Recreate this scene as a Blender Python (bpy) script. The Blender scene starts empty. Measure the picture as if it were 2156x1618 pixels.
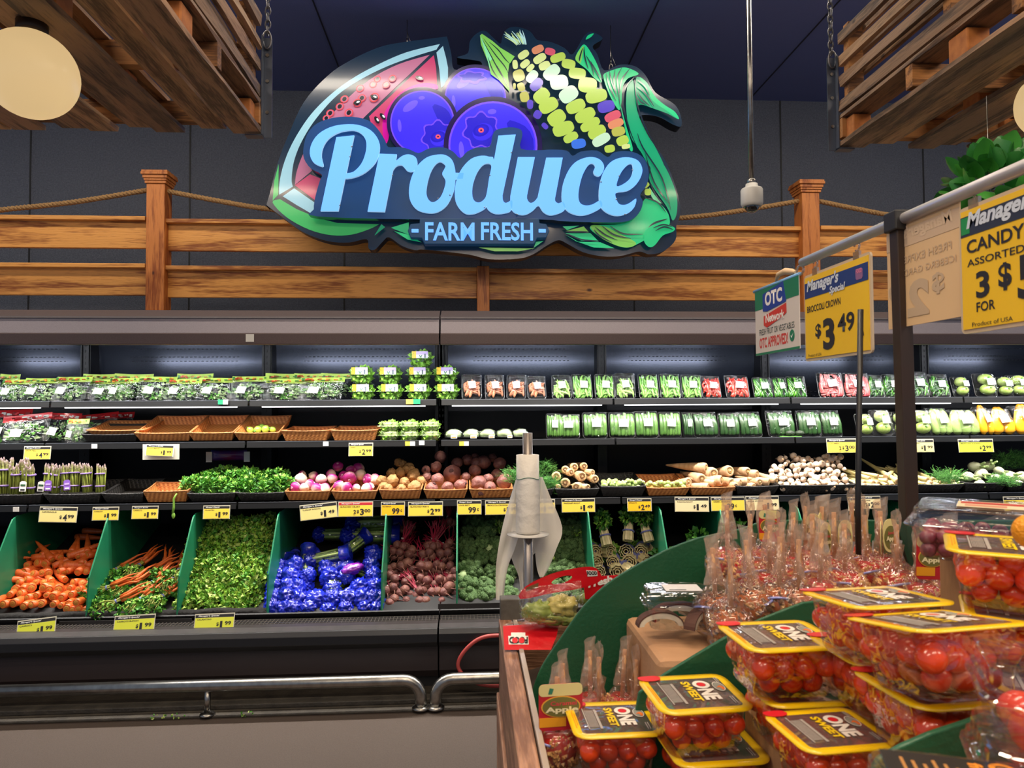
import bpy, bmesh, math, random
from mathutils import Vector, Matrix, Euler, noise
from mathutils.geometry import tessellate_polygon
SC = bpy.context.scene
COL = SC.collection
PI = math.pi
R = math.radians
# ------------------------------------------------------------------ camera
FPX = 1500.0
YAW, PITCH, ROLL = R(3.4), R(1.75), R(-0.30)
EYE = Vector((0, 0, 1.5))
cd = bpy.data.cameras.new('camera')
cam = bpy.data.objects.new('camera', cd)
COL.objects.link(cam)
cd.sensor_width = 36.0
cd.lens = 36.0 * FPX / 2156.0
cd.clip_start = 0.02
cd.dof.use_dof = True
cd.dof.focus_distance = 4.2
cd.dof.aperture_fstop = 11.0
CROT = (Matrix.Rotation(-YAW, 4, 'Z') @ Matrix.Rotation(R(90) + PITCH, 4, 'X') @ Matrix.Rotation(ROLL, 4, 'Z'))
cam.matrix_world = Matrix.Translation(EYE) @ CROT
SC.camera = cam


def at(px, py, Y):
    """The point of the plane Y=const seen at photo pixel px, py."""
    d = CROT.to_3x3() @ Vector(((px - 1078) / FPX, (809 - py) / FPX, -1))
    return EYE + d * (Y / d.y)


def atz(px, py, Z):
    d = CROT.to_3x3() @ Vector(((px - 1078) / FPX, (809 - py) / FPX, -1))
    return EYE + d * ((Z - 1.5) / d.z)


def atx(px, py, X):
    d = CROT.to_3x3() @ Vector(((px - 1078) / FPX, (809 - py) / FPX, -1))
    return EYE + d * (X / d.x)


# ------------------------------------------------------------------ world, lights, exposure
SC.view_settings.view_transform = 'Standard'
SC.view_settings.look = 'None'
SC.view_settings.exposure = 0.0
SC.view_settings.gamma = 1.0
SC.view_settings.use_curve_mapping = False
w = bpy.data.worlds.new('store')
SC.world = w
w.use_nodes = True
w.node_tree.nodes['Background'].inputs[0].default_value = (0.66, 0.78, 1.0, 1)
w.node_tree.nodes['Background'].inputs[1].default_value = 0.36


def area(name, loc, sx, sy, power, col, rot=(0, 0, 0), spread=180):
    l = bpy.data.lights.new(name, 'AREA')
    l.shape = 'RECTANGLE'
    l.size, l.size_y, l.energy, l.color = sx, sy, power, col
    l.spread = R(spread)
    o = bpy.data.objects.new(name, l)
    COL.objects.link(o)
    o.location = loc
    o.rotation_euler = rot
    return o


WARM = (1.0, 0.80, 0.58)
COOL = (0.92, 0.96, 1.0)
# rows of ceiling fixtures over the aisle and over the island
for k, yy in enumerate((-1.6, 0.2, 1.5)):
    for xx in (-2.2, 0.2, 2.6):
        area('ceiling_strip_lamp', (xx, yy, 3.55), 1.5, 0.16, 34, WARM)
# strip lamp along the wall that lights the fence and the sign
area('wall_strip_lamp', (0.0, 3.42, 3.72), 8.0, 0.11, 72, (1.0, 0.88, 0.72), (R(14), 0, 0))
# strip lamps inside the canopy of the cold case, pointing down and back onto the goods
for xx in (-2.75, -1.55, -0.35, 0.85, 2.05, 3.25):
    area('case_canopy_lamp', (xx, 4.06, 1.862), 1.12, 0.05, 17, (1.0, 0.93, 0.84), (R(6), 0, 0), 125)
# lamps under the top shelf
for xx in (-2.75, -1.55, -0.35, 0.85, 2.05, 3.25):
    area('case_shelf_lamp', (xx, 4.37, 1.515), 1.1, 0.03, 0.9, COOL, (R(6), 0, 0))
random.seed(7)


# ------------------------------------------------------------------ materials
def lin(c):
    if isinstance(c, str):
        c = tuple(int(c[i:i + 2], 16) for i in (0, 2, 4))
    out = []
    for v in c[:3]:
        v = v / 255.0
        out.append(v / 12.92 if v <= 0.04045 else ((v + 0.055) / 1.055) ** 2.4)
    return (out[0], out[1], out[2], 1.0)


MATS = {}


def M(name, col='808080', rough=0.5, metal=0.0, col2=None, nscale=20.0, bump=0.0, bscale=60.0, spec=0.5, emit=0.0, ecol=None,
      coat=0.0, rand=0.0, stretch=(1, 1, 1), detail=4.0, contrast=0.5, sss=0.0, alpha=1.0, trans=0.0):
    """A procedural Principled material: two tones mixed by noise, noise bump, per-object brightness variation."""
    if name in MATS:
        return MATS[name]
    m = bpy.data.materials.new(name)
    m.use_nodes = True
    nt = m.node_tree
    n, l = nt.nodes, nt.links
    b = n['Principled BSDF']
    b.inputs['Base Color'].default_value = lin(col)
    b.inputs['Roughness'].default_value = rough
    b.inputs['Metallic'].default_value = metal
    b.inputs['Specular IOR Level'].default_value = spec
    if coat:
        b.inputs['Coat Weight'].default_value = coat
        b.inputs['Coat Roughness'].default_value = 0.08
    if sss:
        b.inputs['Subsurface Weight'].default_value = sss
        b.inputs['Subsurface Radius'].default_value = (0.02, 0.008, 0.004)
        b.inputs['Subsurface Scale'].default_value = 0.5
    if trans:
        b.inputs['Transmission Weight'].default_value = trans
    if alpha < 1:
        b.inputs['Alpha'].default_value = alpha
    tc = None
    if col2 or bump:
        tc = n.new('ShaderNodeTexCoord')
        mp = n.new('ShaderNodeMapping')
        mp.inputs['Scale'].default_value = stretch
        l.new(tc.outputs['Object'], mp.inputs['Vector'])
    out = None
    if col2:
        t = n.new('ShaderNodeTexNoise')
        t.inputs['Scale'].default_value = nscale
        t.inputs['Detail'].default_value = detail
        l.new(mp.outputs['Vector'], t.inputs['Vector'])
        r = n.new('ShaderNodeValToRGB')
        r.color_ramp.elements[0].position = 0.5 - contrast * 0.4
        r.color_ramp.elements[1].position = 0.5 + contrast * 0.4
        r.color_ramp.elements[0].color = lin(col)
        r.color_ramp.elements[1].color = lin(col2)
        l.new(t.outputs['Fac'], r.inputs['Fac'])
        out = r.outputs['Color']
    if rand:
        oi = n.new('ShaderNodeObjectInfo')
        hs = n.new('ShaderNodeHueSaturation')
        mr = n.new('ShaderNodeMapRange')
        mr.inputs['To Min'].default_value = 1 - rand
        mr.inputs['To Max'].default_value = 1 + rand
        l.new(oi.outputs['Random'], mr.inputs['Value'])
        l.new(mr.outputs['Result'], hs.inputs['Value'])
        if out is not None:
            l.new(out, hs.inputs['Color'])
        else:
            hs.inputs['Color'].default_value = lin(col)
        out = hs.outputs['Color']
    if out is not None:
        l.new(out, b.inputs['Base Color'])
    if emit:
        b.inputs['Emission Color'].default_value = lin(ecol or col)
        b.inputs['Emission Strength'].default_value = emit
        if out is not None and ecol is None:
            l.new(out, b.inputs['Emission Color'])
    if bump:
        t = n.new('ShaderNodeTexNoise')
        t.inputs['Scale'].default_value = bscale
        t.inputs['Detail'].default_value = 3
        l.new(mp.outputs['Vector'], t.inputs['Vector'])
        bp = n.new('ShaderNodeBump')
        bp.inputs['Strength'].default_value = min(1.0, bump)
        bp.inputs['Distance'].default_value = 0.01 if bump <= 1 else 0.01 * bump
        l.new(t.outputs['Fac'], bp.inputs['Height'])
        l.new(bp.outputs['Normal'], b.inputs['Normal'])
    MATS[name] = m
    return m


def wood(name, dark, light, axis='X', scale=1.0, rough=0.55, knots=True, dist=3.0, rand=0.12):
    """Wood with grain running along an axis, knots and per-board variation."""
    if name in MATS:
        return MATS[name]
    m = bpy.data.materials.new(name)
    m.use_nodes = True
    n, l = m.node_tree.nodes, m.node_tree.links
    b = n['Principled BSDF']
    b.inputs['Roughness'].default_value = rough
    tc = n.new('ShaderNodeTexCoord')
    oi = n.new('ShaderNodeObjectInfo')
    sc = n.new('ShaderNodeVectorMath')
    sc.operation = 'MULTIPLY'
    sc.inputs[1].default_value = {'X': (1.3, 14, 14), 'Y': (14, 1.3, 14), 'Z': (14, 14, 1.3)}[axis]
    l.new(tc.outputs['Object'], sc.inputs[0])
    ad = n.new('ShaderNodeVectorMath')
    ad.operation = 'ADD'
    cmb = n.new('ShaderNodeCombineXYZ')
    mu = n.new('ShaderNodeMath')
    mu.operation = 'MULTIPLY'
    mu.inputs[1].default_value = 37.0
    l.new(oi.outputs['Random'], mu.inputs[0])
    for k in range(3):
        l.new(mu.outputs[0], cmb.inputs[k])
    l.new(sc.outputs[0], ad.inputs[0])
    l.new(cmb.outputs[0], ad.inputs[1])
    t1 = n.new('ShaderNodeTexNoise')
    t1.inputs['Scale'].default_value = 0.9 * scale
    t1.inputs['Detail'].default_value = 2
    t1.inputs['Distortion'].default_value = 0.6
    l.new(ad.outputs[0], t1.inputs['Vector'])
    ml = n.new('ShaderNodeMath')
    ml.operation = 'MULTIPLY'
    ml.inputs[1].default_value = 9.0 * dist
    l.new(t1.outputs['Fac'], ml.inputs[0])
    sn = n.new('ShaderNodeMath')
    sn.operation = 'SINE'
    l.new(ml.outputs[0], sn.inputs[0])
    t2 = n.new('ShaderNodeTexNoise')
    t2.inputs['Scale'].default_value = 9 * scale
    t2.inputs['Detail'].default_value = 5
    l.new(ad.outputs[0], t2.inputs['Vector'])
    mx = n.new('ShaderNodeMath')
    mx.operation = 'MULTIPLY_ADD'
    mx.inputs[1].default_value = 0.22
    l.new(sn.outputs[0], mx.inputs[0])
    l.new(t2.outputs['Fac'], mx.inputs[2])
    r = n.new('ShaderNodeValToRGB')
    r.color_ramp.elements[0].position = 0.25
    r.color_ramp.elements[1].position = 0.66
    r.color_ramp.elements[0].color = lin(dark)
    r.color_ramp.elements[1].color = lin(light)
    l.new(mx.outputs[0], r.inputs['Fac'])
    col = r.outputs['Color']
    if knots:
        v = n.new('ShaderNodeTexVoronoi')
        v.inputs['Scale'].default_value = 0.8 * scale
        sk = n.new('ShaderNodeVectorMath')
        sk.operation = 'MULTIPLY'
        sk.inputs[1].default_value = {'X': (3, .5, .5), 'Y': (.5, 3, .5), 'Z': (.5, .5, 3)}[axis]
        l.new(ad.outputs[0], sk.inputs[0])
        l.new(sk.outputs[0], v.inputs['Vector'])
        kr = n.new('ShaderNodeValToRGB')
        kr.color_ramp.elements[0].position = 0.03
        kr.color_ramp.elements[1].position = 0.075
        kr.color_ramp.elements[0].color = (0.12, 0.06, 0.04, 1)
        kr.color_ramp.elements[1].color = (1, 1, 1, 1)
        l.new(v.outputs['Distance'], kr.inputs['Fac'])
        mk = n.new('ShaderNodeMix')
        mk.data_type = 'RGBA'
        mk.blend_type = 'MULTIPLY'
        mk.inputs[0].default_value = 1
        l.new(col, mk.inputs[6])
        l.new(kr.outputs['Color'], mk.inputs[7])
        col = mk.outputs[2]
    hs = n.new('ShaderNodeHueSaturation')
    mr = n.new('ShaderNodeMapRange')
    mr.inputs['To Min'].default_value = 1 - rand
    mr.inputs['To Max'].default_value = 1 + rand
    l.new(oi.outputs['Random'], mr.inputs['Value'])
    l.new(mr.outputs['Result'], hs.inputs['Value'])
    l.new(col, hs.inputs['Color'])
    l.new(hs.outputs['Color'], b.inputs['Base Color'])
    bp = n.new('ShaderNodeBump')
    bp.inputs['Strength'].default_value = 0.5
    bp.inputs['Distance'].default_value = 0.004
    l.new(mx.outputs[0], bp.inputs['Height'])
    l.new(bp.outputs['Normal'], b.inputs['Normal'])
    MATS[name] = m
    return m


def clear(name, tint='ffffff', gloss=0.55, base=0.05, rough=0.06, bump=0.0, bscale=30.0, haze=0.0, hcol='ffffff'):
    """Thin clear plastic: see-through with a Fresnel-like sheen (and a little milky haze if asked)."""
    if name in MATS:
        return MATS[name]
    m = bpy.data.materials.new(name)
    m.use_nodes = True
    n, l = m.node_tree.nodes, m.node_tree.links
    n.remove(n['Principled BSDF'])
    o = n['Material Output']
    tr = n.new('ShaderNodeBsdfTransparent')
    tr.inputs[0].default_value = lin(tint)
    gl = n.new('ShaderNodeBsdfGlossy')
    gl.inputs['Color'].default_value = (1, 1, 1, 1)
    gl.inputs['Roughness'].default_value = rough
    lw = n.new('ShaderNodeLayerWeight')
    lw.inputs['Blend'].default_value = 0.35
    mr = n.new('ShaderNodeMapRange')
    mr.inputs['To Min'].default_value = base
    mr.inputs['To Max'].default_value = gloss
    l.new(lw.outputs['Facing'], mr.inputs['Value'])
    mx = n.new('ShaderNodeMixShader')
    l.new(mr.outputs['Result'], mx.inputs[0])
    first = tr
    if haze:
        df = n.new('ShaderNodeBsdfDiffuse')
        df.inputs[0].default_value = lin(hcol)
        hm = n.new('ShaderNodeMixShader')
        hm.inputs[0].default_value = haze
        l.new(tr.outputs[0], hm.inputs[1])
        l.new(df.outputs[0], hm.inputs[2])
        first = hm
    l.new(first.outputs[0], mx.inputs[1])
    l.new(gl.outputs[0], mx.inputs[2])
    l.new(mx.outputs[0], o.inputs['Surface'])
    if bump:
        tc = n.new('ShaderNodeTexCoord')
        t = n.new('ShaderNodeTexNoise')
        t.inputs['Scale'].default_value = bscale
        t.inputs['Detail'].default_value = 2
        t.inputs['Distortion'].default_value = 1.2
        l.new(tc.outputs['Object'], t.inputs['Vector'])
        bp = n.new('ShaderNodeBump')
        bp.inputs['Strength'].default_value = bump
        bp.inputs['Distance'].default_value = 0.02
        l.new(t.outputs['Fac'], bp.inputs['Height'])
        l.new(bp.outputs['Normal'], gl.inputs['Normal'])
    MATS[name] = m
    return m


SC.cycles.transparent_max_bounces = 24
SC.cycles.max_bounces = 8
SC.cycles.sample_clamp_indirect = 4.0


# ------------------------------------------------------------------ mesh building
def catmull(pts, per=6, closed=True):
    out = []
    n = len(pts)
    rng = range(n) if closed else range(n - 1)
    D = len(pts[0])
    for i in rng:
        p0 = pts[(i - 1) % n] if closed or i > 0 else pts[i]
        p1 = pts[i]
        p2 = pts[(i + 1) % n]
        p3 = pts[(i + 2) % n] if closed or i + 2 < n else pts[(i + 1) % n]
        for k in range(per):
            t = k / per
            out.append(tuple(0.5 * ((2 * p1[d]) + (-p0[d] + p2[d]) * t + (2 * p0[d] - 5 * p1[d] + 4 * p2[d] - p3[d]) * t * t
                             + (-p0[d] + 3 * p1[d] - 3 * p2[d] + p3[d]) * t ** 3) for d in range(D)))
    if not closed:
        out.append(tuple(pts[-1]))
    return out


class MB:
    def __init__(s):
        s.v, s.f, s.m, s.sm = [], [], [], []
        s.X = Matrix.Identity(4)
        s.mi = 0
        s.smooth = False

    def add(s, verts, faces):
        k = len(s.v)
        X = s.X
        s.v += [tuple(X @ Vector(p)) for p in verts]
        for f in faces:
            s.f.append([k + i for i in f])
            s.m.append(s.mi)
            s.sm.append(s.smooth)
        return s

    def box(s, a, b):
        x0, y0, z0 = a
        x1, y1, z1 = b
        v = [(x0, y0, z0), (x1, y0, z0), (x1, y1, z0), (x0, y1, z0), (x0, y0, z1), (x1, y0, z1), (x1, y1, z1), (x0, y1, z1)]
        return s.add(v, [(0, 3, 2, 1), (4, 5, 6, 7), (0, 1, 5, 4), (1, 2, 6, 5), (2, 3, 7, 6), (3, 0, 4, 7)])

    def cbox(s, c, d):
        return s.box([c[i] - d[i] / 2 for i in range(3)], [c[i] + d[i] / 2 for i in range(3)])

    def tube(s, pts, rad, seg=8, caps=True, smooth=True):
        pts = [Vector(p) for p in pts]
        n = len(pts)
        rad = rad if isinstance(rad, (list, tuple)) else [rad] * n
        vs, fs = [], []
        t0 = (pts[1] - pts[0]).normalized()
        up = Vector((0, 0, 1)) if abs(t0.z) < 0.9 else Vector((1, 0, 0))
        u = t0.cross(up).normalized()
        for i in range(n):
            t = (pts[min(i + 1, n - 1)] - pts[max(i - 1, 0)]).normalized()
            u = (u - t * u.dot(t)).normalized()
            w_ = t.cross(u)
            for k in range(seg):
                a = 2 * PI * k / seg
                vs.append(pts[i] + (u * math.cos(a) + w_ * math.sin(a)) * rad[i])
        for i in range(n - 1):
            for k in range(seg):
                a, b = i * seg + k, i * seg + (k + 1) % seg
                fs.append((a, b, b + seg, a + seg))
        o, s.smooth = s.smooth, smooth
        s.add(vs, fs)
        s.smooth = False
        if caps:
            k0 = len(s.v) - len(vs)
            s.f.append([k0 + k for k in range(seg)][::-1])
            s.f.append([k0 + (n - 1) * seg + k for k in range(seg)])
            s.m += [s.mi] * 2
            s.sm += [False] * 2
        s.smooth = o
        return s

    def lathe(s, prof, seg=16, axis='Z', smooth=True, wob=0.0, seed=0):
        vs, fs = [], []
        for i, (r, z) in enumerate(prof):
            for k in range(seg):
                a = 2 * PI * k / seg
                q = r * (1 + wob * noise.noise(Vector((math.cos(a) * 1.3 + seed, math.sin(a) * 1.3, z * 20 + seed))))
                p = (q * math.cos(a), q * math.sin(a), z)
                if axis == 'Y':
                    p = (p[0], p[2], p[1])
                elif axis == 'X':
                    p = (p[2], p[0], p[1])
                vs.append(p)
        n = len(prof)
        for i in range(n - 1):
            for k in range(seg):
                a, b = i * seg + k, i * seg + (k + 1) % seg
                fs.append((a, b, b + seg, a + seg) if axis != 'Y' else (b, a, a + seg, b + seg))
        o, s.smooth = s.smooth, smooth
        s.add(vs, fs)
        k0 = len(s.v) - len(vs)
        for ring, rev in ((0, True), (n - 1, False)):
            if prof[ring][0] > 1e-6:
                q = [k0 + ring * seg + k for k in range(seg)]
                s.f.append(q[::-1] if rev else q)
                s.m.append(s.mi)
                s.sm.append(False)
        s.smooth = o
        return s

    def ball(s, c, r, seg=12, rings=8, wob=0.0, seed=0.0, freq=1.5):
        r = r if isinstance(r, (tuple, list)) else (r, r, r)
        vs, fs = [], []
        for i in range(rings + 1):
            th = PI * i / rings
            for k in range(seg):
                a = 2 * PI * k / seg
                d = Vector((math.sin(th) * math.cos(a), math.sin(th) * math.sin(a), math.cos(th)))
                q = 1 + (wob * noise.noise(d * freq + Vector((seed, seed * 1.7, -seed))) if wob else 0)
                vs.append((c[0] + d.x * r[0] * q, c[1] + d.y * r[1] * q, c[2] + d.z * r[2] * q))
        for i in range(rings):
            for k in range(seg):
                a, b = i * seg + k, i * seg + (k + 1) % seg
                fs.append((a, a + seg, b + seg, b))
        o, s.smooth = s.smooth, True
        s.add(vs, fs)
        s.smooth = o
        return s

    def prism(s, pts, y0, y1, plane='XZ', edge=True):
        """Extrude a flat outline (a list of 2D points) between two values of the third axis."""
        pts = [tuple(p[:2]) for p in pts]
        ar = sum(pts[i][0] * pts[(i + 1) % len(pts)][1] - pts[(i + 1) % len(pts)][0] * pts[i][1] for i in range(len(pts)))
        if ar < 0:
            pts = pts[::-1]
        f3 = {'XZ': lambda p, t: (p[0], t, p[1]), 'XY': lambda p, t: (p[0], p[1], t), 'YZ': lambda p, t: (t, p[0], p[1])}[plane]
        n = len(pts)
        tri = tessellate_polygon([[Vector((p[0], p[1], 0)) for p in pts]])
        vs = [f3(p, y0) for p in pts] + [f3(p, y1) for p in pts]
        fs = []
        for t in tri:
            a, b, c = t
            cr = (pts[b][0] - pts[a][0]) * (pts[c][1] - pts[a][1]) - (pts[c][0] - pts[a][0]) * (pts[b][1] - pts[a][1])
            if cr < 0:
                b, c = c, b
            fs.append((a, b, c))
            fs.append((a + n, c + n, b + n))
        if edge:
            for i in range(n):
                j = (i + 1) % n
                fs.append((j, i, i + n, j + n))
        return s.add(vs, fs)

    def quad(s, a, b, c, d):
        return s.add([a, b, c, d], [(0, 1, 2, 3)])

    def mesh(s, name, mats, bevel=0.0):
        me = bpy.data.meshes.new(name)
        me.from_pydata(s.v, [], s.f)
        mats = mats if isinstance(mats, (list, tuple)) else [mats]
        for m in mats:
            me.materials.append(m)
        me.polygons.foreach_set('material_index', s.m)
        me.polygons.foreach_set('use_smooth', s.sm)
        me.update()
        return me

    def build(s, name, mats, parent=None, bevel=0.0, **kw):
        return link(name, s.mesh(name, mats), parent, bevel=bevel, **kw)


def link(name, me, parent=None, loc=None, rot=None, scale=None, bevel=0.0, label=None, cat=None, group=None, kind=None, mw=None):
    o = bpy.data.objects.new(name, me)
    COL.objects.link(o)
    if parent is not None:
        o.parent = parent
    if mw is not None:
        o.matrix_basis = mw
    if loc is not None:
        o.location = loc
    if rot is not None:
        o.rotation_euler = rot
    if scale is not None:
        o.scale = scale if isinstance(scale, (tuple, list)) else (scale,) * 3
    if bevel:
        b = o.modifiers.new('bevel', 'BEVEL')
        b.width = bevel
        b.segments = 2
        b.limit_method = 'ANGLE'
    tag(o, label, cat, group, kind)
    return o


def tag(o, label=None, cat=None, group=None, kind=None):
    if label:
        o['label'] = label
    if cat:
        o['category'] = cat
    if group:
        o['group'] = group
    if kind:
        o['kind'] = kind
    return o


def thing(name, label, cat, loc=(0, 0, 0), rot=(0, 0, 0), group=None, scale=None, mw=None):
    return link(name, None, None, loc, rot, scale, label=label, cat=cat, group=group, mw=mw)


def kids(o):
    return [c for c in ALLKIDS.get(o.name, [])]


def dup(root, label=None, group=None, loc=None, rot=None, scale=None, mw=None):
    """A copy of a thing with copies of its parts and sub-parts (mesh data shared)."""
    r = root.copy()
    COL.objects.link(r)
    if mw is not None:
        r.matrix_basis = mw
    if loc is not None:
        r.location = loc
    if rot is not None:
        r.rotation_euler = rot
    if scale is not None:
        r.scale = scale if isinstance(scale, (tuple, list)) else (scale,) * 3
    if label:
        r['label'] = label
    if group:
        r['group'] = group
    elif group == '' and 'group' in r:
        del r['group']
    for c in root.children:
        c2 = c.copy()
        COL.objects.link(c2)
        c2.parent = r
        for g in c.children:
            g2 = g.copy()
            COL.objects.link(g2)
            g2.parent = c2
    return r


class Proto:
    """First use moves the built thing itself, later uses copy it."""
    def __init__(s, root):
        s.root, s.used = root, False

    def put(s, label, loc, rot=(0, 0, 0), scale=1.0, group=None):
        if not s.used:
            s.used = True
            o = s.root
            o.location = loc
            o.rotation_euler = rot
            o.scale = scale if isinstance(scale, (tuple, list)) else (scale,) * 3
            tag(o, label, None, group)
            return o
        o = dup(s.root, label, group, loc, rot, scale)
        if not group and 'group' in o:
            del o['group']
        return o


_tc = {}


def text_mesh(txt, size, mat, bold=0.0, depth=0.0004, shear=0.0, xs=1.0, center=False):
    """Flat lettering in the XY plane as a mesh (left-baseline origin)."""
    key = (txt, size, mat.name, bold, depth, shear, xs, center)
    if key in _tc:
        return _tc[key]
    cu = bpy.data.curves.new('lettering', 'FONT')
    cu.body = txt
    cu.size = size
    cu.offset = bold * size
    cu.extrude = depth
    cu.shear = shear
    cu.resolution_u = 3
    if center:
        cu.align_x = 'CENTER'
        cu.align_y = 'CENTER'
    o = bpy.data.objects.new('lettering_source', cu)
    COL.objects.link(o)
    dg = bpy.context.evaluated_depsgraph_get()
    me = bpy.data.meshes.new_from_object(o.evaluated_get(dg))
    bpy.data.objects.remove(o)
    bpy.data.curves.remove(cu)
    me.transform(Matrix.Diagonal((xs, 1, 1, 1)))
    me.materials.clear()
    me.materials.append(mat)
    me.name = 'lettering'
    _tc[key] = me
    return me


UP = Matrix(((1, 0, 0, 0), (0, 0, -1, 0), (0, 1, 0, 0), (0, 0, 0, 1)))      # text XY plane -> stands up facing -Y
FACE_X = Matrix(((0, 0, -1, 0), (-1, 0, 0, 0), (0, 1, 0, 0), (0, 0, 0, 1)))  # text plane -> facing -X, reading towards -Y
# ================================================================== the setting
WALL_Y, CEIL_Z = 5.2, 3.80
floor = MB().box((-5, -3, -0.05), (6, 5.4, 0)).build('floor', M('floor_carpet', '5d4e44', 0.62, col2='3d332d', nscale=170, bump=0.5, bscale=420, contrast=0.9, detail=6), kind='structure')
wm = M('wall_panel', '636977', 0.34, col2='4c515e', nscale=90, bump=1.0, bscale=170, spec=0.6)
b = MB()
b.box((-5, WALL_Y, 0), (6, WALL_Y + 0.1, CEIL_Z))
wb = b.build('wall_back', wm, kind='structure')
b = MB()
for px in (62, 399, 725, 1012, 1334, 1647, 1947):
    x = at(px, 500, WALL_Y).x
    b.box((x - 0.005, WALL_Y - 0.004, 0), (x + 0.005, WALL_Y, CEIL_Z))
b.build('trim_1', M('seam', '101114', 0.6), kind='structure')
b = MB().box((-5, 0.0, CEIL_Z), (6, WALL_Y + 0.1, CEIL_Z + 0.1))
b.build('ceiling', M('ceiling_paint', '5f6ba0', 0.55, bump=0.2, bscale=200), kind='structure')
b = MB()
for px in (700, 1330, 1650):
    x = at(px, 150, 4.6).x
    b.box((x - 0.004, 0.2, CEIL_Z - 0.003), (x + 0.004, WALL_Y, CEIL_Z))
b.build('trim_2', M('seam2', '1a1c2c', 0.6), kind='structure')
# grimy kerb pad along the foot of the cold case
b = MB()
b.box((-4.5, 3.562, 0), (5.5, 3.9, 0.012)).box((-4.5, 3.63, 0.012), (5.5, 3.9, 0.035))
b.build('baseboard_back', M('kerb_dirt', '4c453b', 0.6, col2='27231f', nscale=14, contrast=0.9, bump=0.4, bscale=60), bevel=0.004, kind='structure')

# ================================================================== the fence on top of the cold case
CED = wood('cedar_long', '8a4a14', 'dc9a4c', 'X', 1.0, 0.45, True, 1.5, 0.08)
CEDV = wood('cedar_post', '8a4515', 'c47838', 'Z', 1.3, 0.45, True, 1.6, 0.06)
FY = 4.42
fence = []


def post(px0, px1, ytop, ybot, label, cap=True):
    x0, x1 = at(px0, 500, FY).x, at(px1, 500, FY).x
    zt, zb = at(px0, ytop, FY).z, 2.0
    cx, hw = (x0 + x1) / 2, (x1 - x0) / 2
    t = thing('fence_post', label, 'post', (cx, FY + hw, zb))
    MB().box((-hw, -hw, 0), (hw, hw, zt - zb)).build('shaft', CEDV, t, bevel=0.004)
    if cap:
        h = zt - zb
        bb = MB()
        for e, z0, z1 in ((1.14, 0, 0.016), (1.22, .016, .03), (1.32, .03, .05), (1.46, .05, .066), (1.40, .066, .078)):
            bb.box((-hw * e, -hw * e, h + z0), (hw * e, hw * e, h + z1))
        bb.build('post_cap', CEDV, t, bevel=0.002)
    return t


post(307, 346, 386, 650, 'square cedar post with moulded cap, rope tied behind it, left of the lit sign')
post(1690, 1727, 405, 650, 'square cedar post with moulded cap, right of the lit sign beyond the dome camera')
post(1004, 1030, 560, 650, 'short cedar post without a cap, directly under the lit sign', False)


def rail(pa, pb, ya, yb, yh, h, label):
    """A rail: a plank with a narrow cap board on top."""
    A, B = at(pa, ya, FY + 0.03), at(pb, yb, FY + 0.03)
    z = (A.z + B.z) / 2
    L = B.x - A.x
    t = thing('fence_rail', label, 'rail', (A.x, FY + 0.07, z))
    MB().box((0, -0.012, -h), (L, 0.018, -0.02)).build('plank', CED, t, bevel=0.003)
    MB().box((0, -0.05, -0.026), (L, 0.03, 0)).build('cap_board', CED, t, bevel=0.003)


rail(-260, 307, 450, 456, 0, 0.19, 'upper cedar rail left of the capped post on the left side')
rail(346, 1004, 458, 470, 0, 0.19, 'upper cedar rail running behind the left half of the lit sign')
rail(1030, 1690, 471, 478, 0, 0.19, 'upper cedar rail running from behind the lit sign to the right capped post')
rail(1727, 2420, 476, 482, 0, 0.19, 'upper cedar rail right of the capped post on the right side')
rail(-260, 307, 552, 555, 0, 0.19, 'lower cedar rail left of the capped post on the left side')
rail(346, 1004, 558, 565, 0, 0.19, 'lower cedar rail between the left capped post and the short post')
rail(1030, 1690, 567, 569, 0, 0.19, 'lower cedar rail between the short post and the right capped post')
rail(1727, 2420, 570, 572, 0, 0.19, 'lower cedar rail right of the capped post on the right side')


def rope(pts, label):
    P = [at(px, py, FY + 0.03) for px, py in catmull(pts, 14, False)]
    P = [Vector((p.x, FY + 0.05, p.z)) for p in P]
    # resample
    L = [0]
    for i in range(1, len(P)):
        L.append(L[-1] + (P[i] - P[i - 1]).length)
    n = int(L[-1] / 0.012)
    Q = []
    j = 0
    for i in range(n + 1):
        s_ = L[-1] * i / n
        while j < len(L) - 2 and L[j + 1] < s_:
            j += 1
        f = (s_ - L[j]) / max(1e-9, L[j + 1] - L[j])
        Q.append((P[j].lerp(P[j + 1], min(1, f)), s_))
    b = MB()
    for k in range(3):
        pp = []
        for q, s_ in Q:
            a = s_ / 0.07 * 2 * PI + k * 2 * PI / 3
            pp.append(q + Vector((0, math.cos(a) * 0.008, math.sin(a) * 0.008)))
        b.tube(pp, 0.0095, 6)
    return b.build('rope', M('hemp', '8d6b45', 0.9, col2='b7915f', nscale=120, bump=0.6, bscale=300), label=label, cat='rope')


rope([(-60, 450), (0, 440), (150, 424), (310, 398)], 'twisted hemp rope swagging off the left edge from the left capped post')
rope([(346, 400), (450, 420), (560, 438), (700, 450), (860, 455)], 'twisted hemp rope swagging from the left capped post behind the sign')
rope([(1300, 462), (1400, 460), (1500, 451), (1600, 436), (1690, 421)], 'twisted hemp rope swagging from behind the sign to the right capped post')
rope([(1727, 422), (1800, 437), (1900, 454), (2050, 462)], 'twisted hemp rope swagging right of the right capped post')

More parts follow.
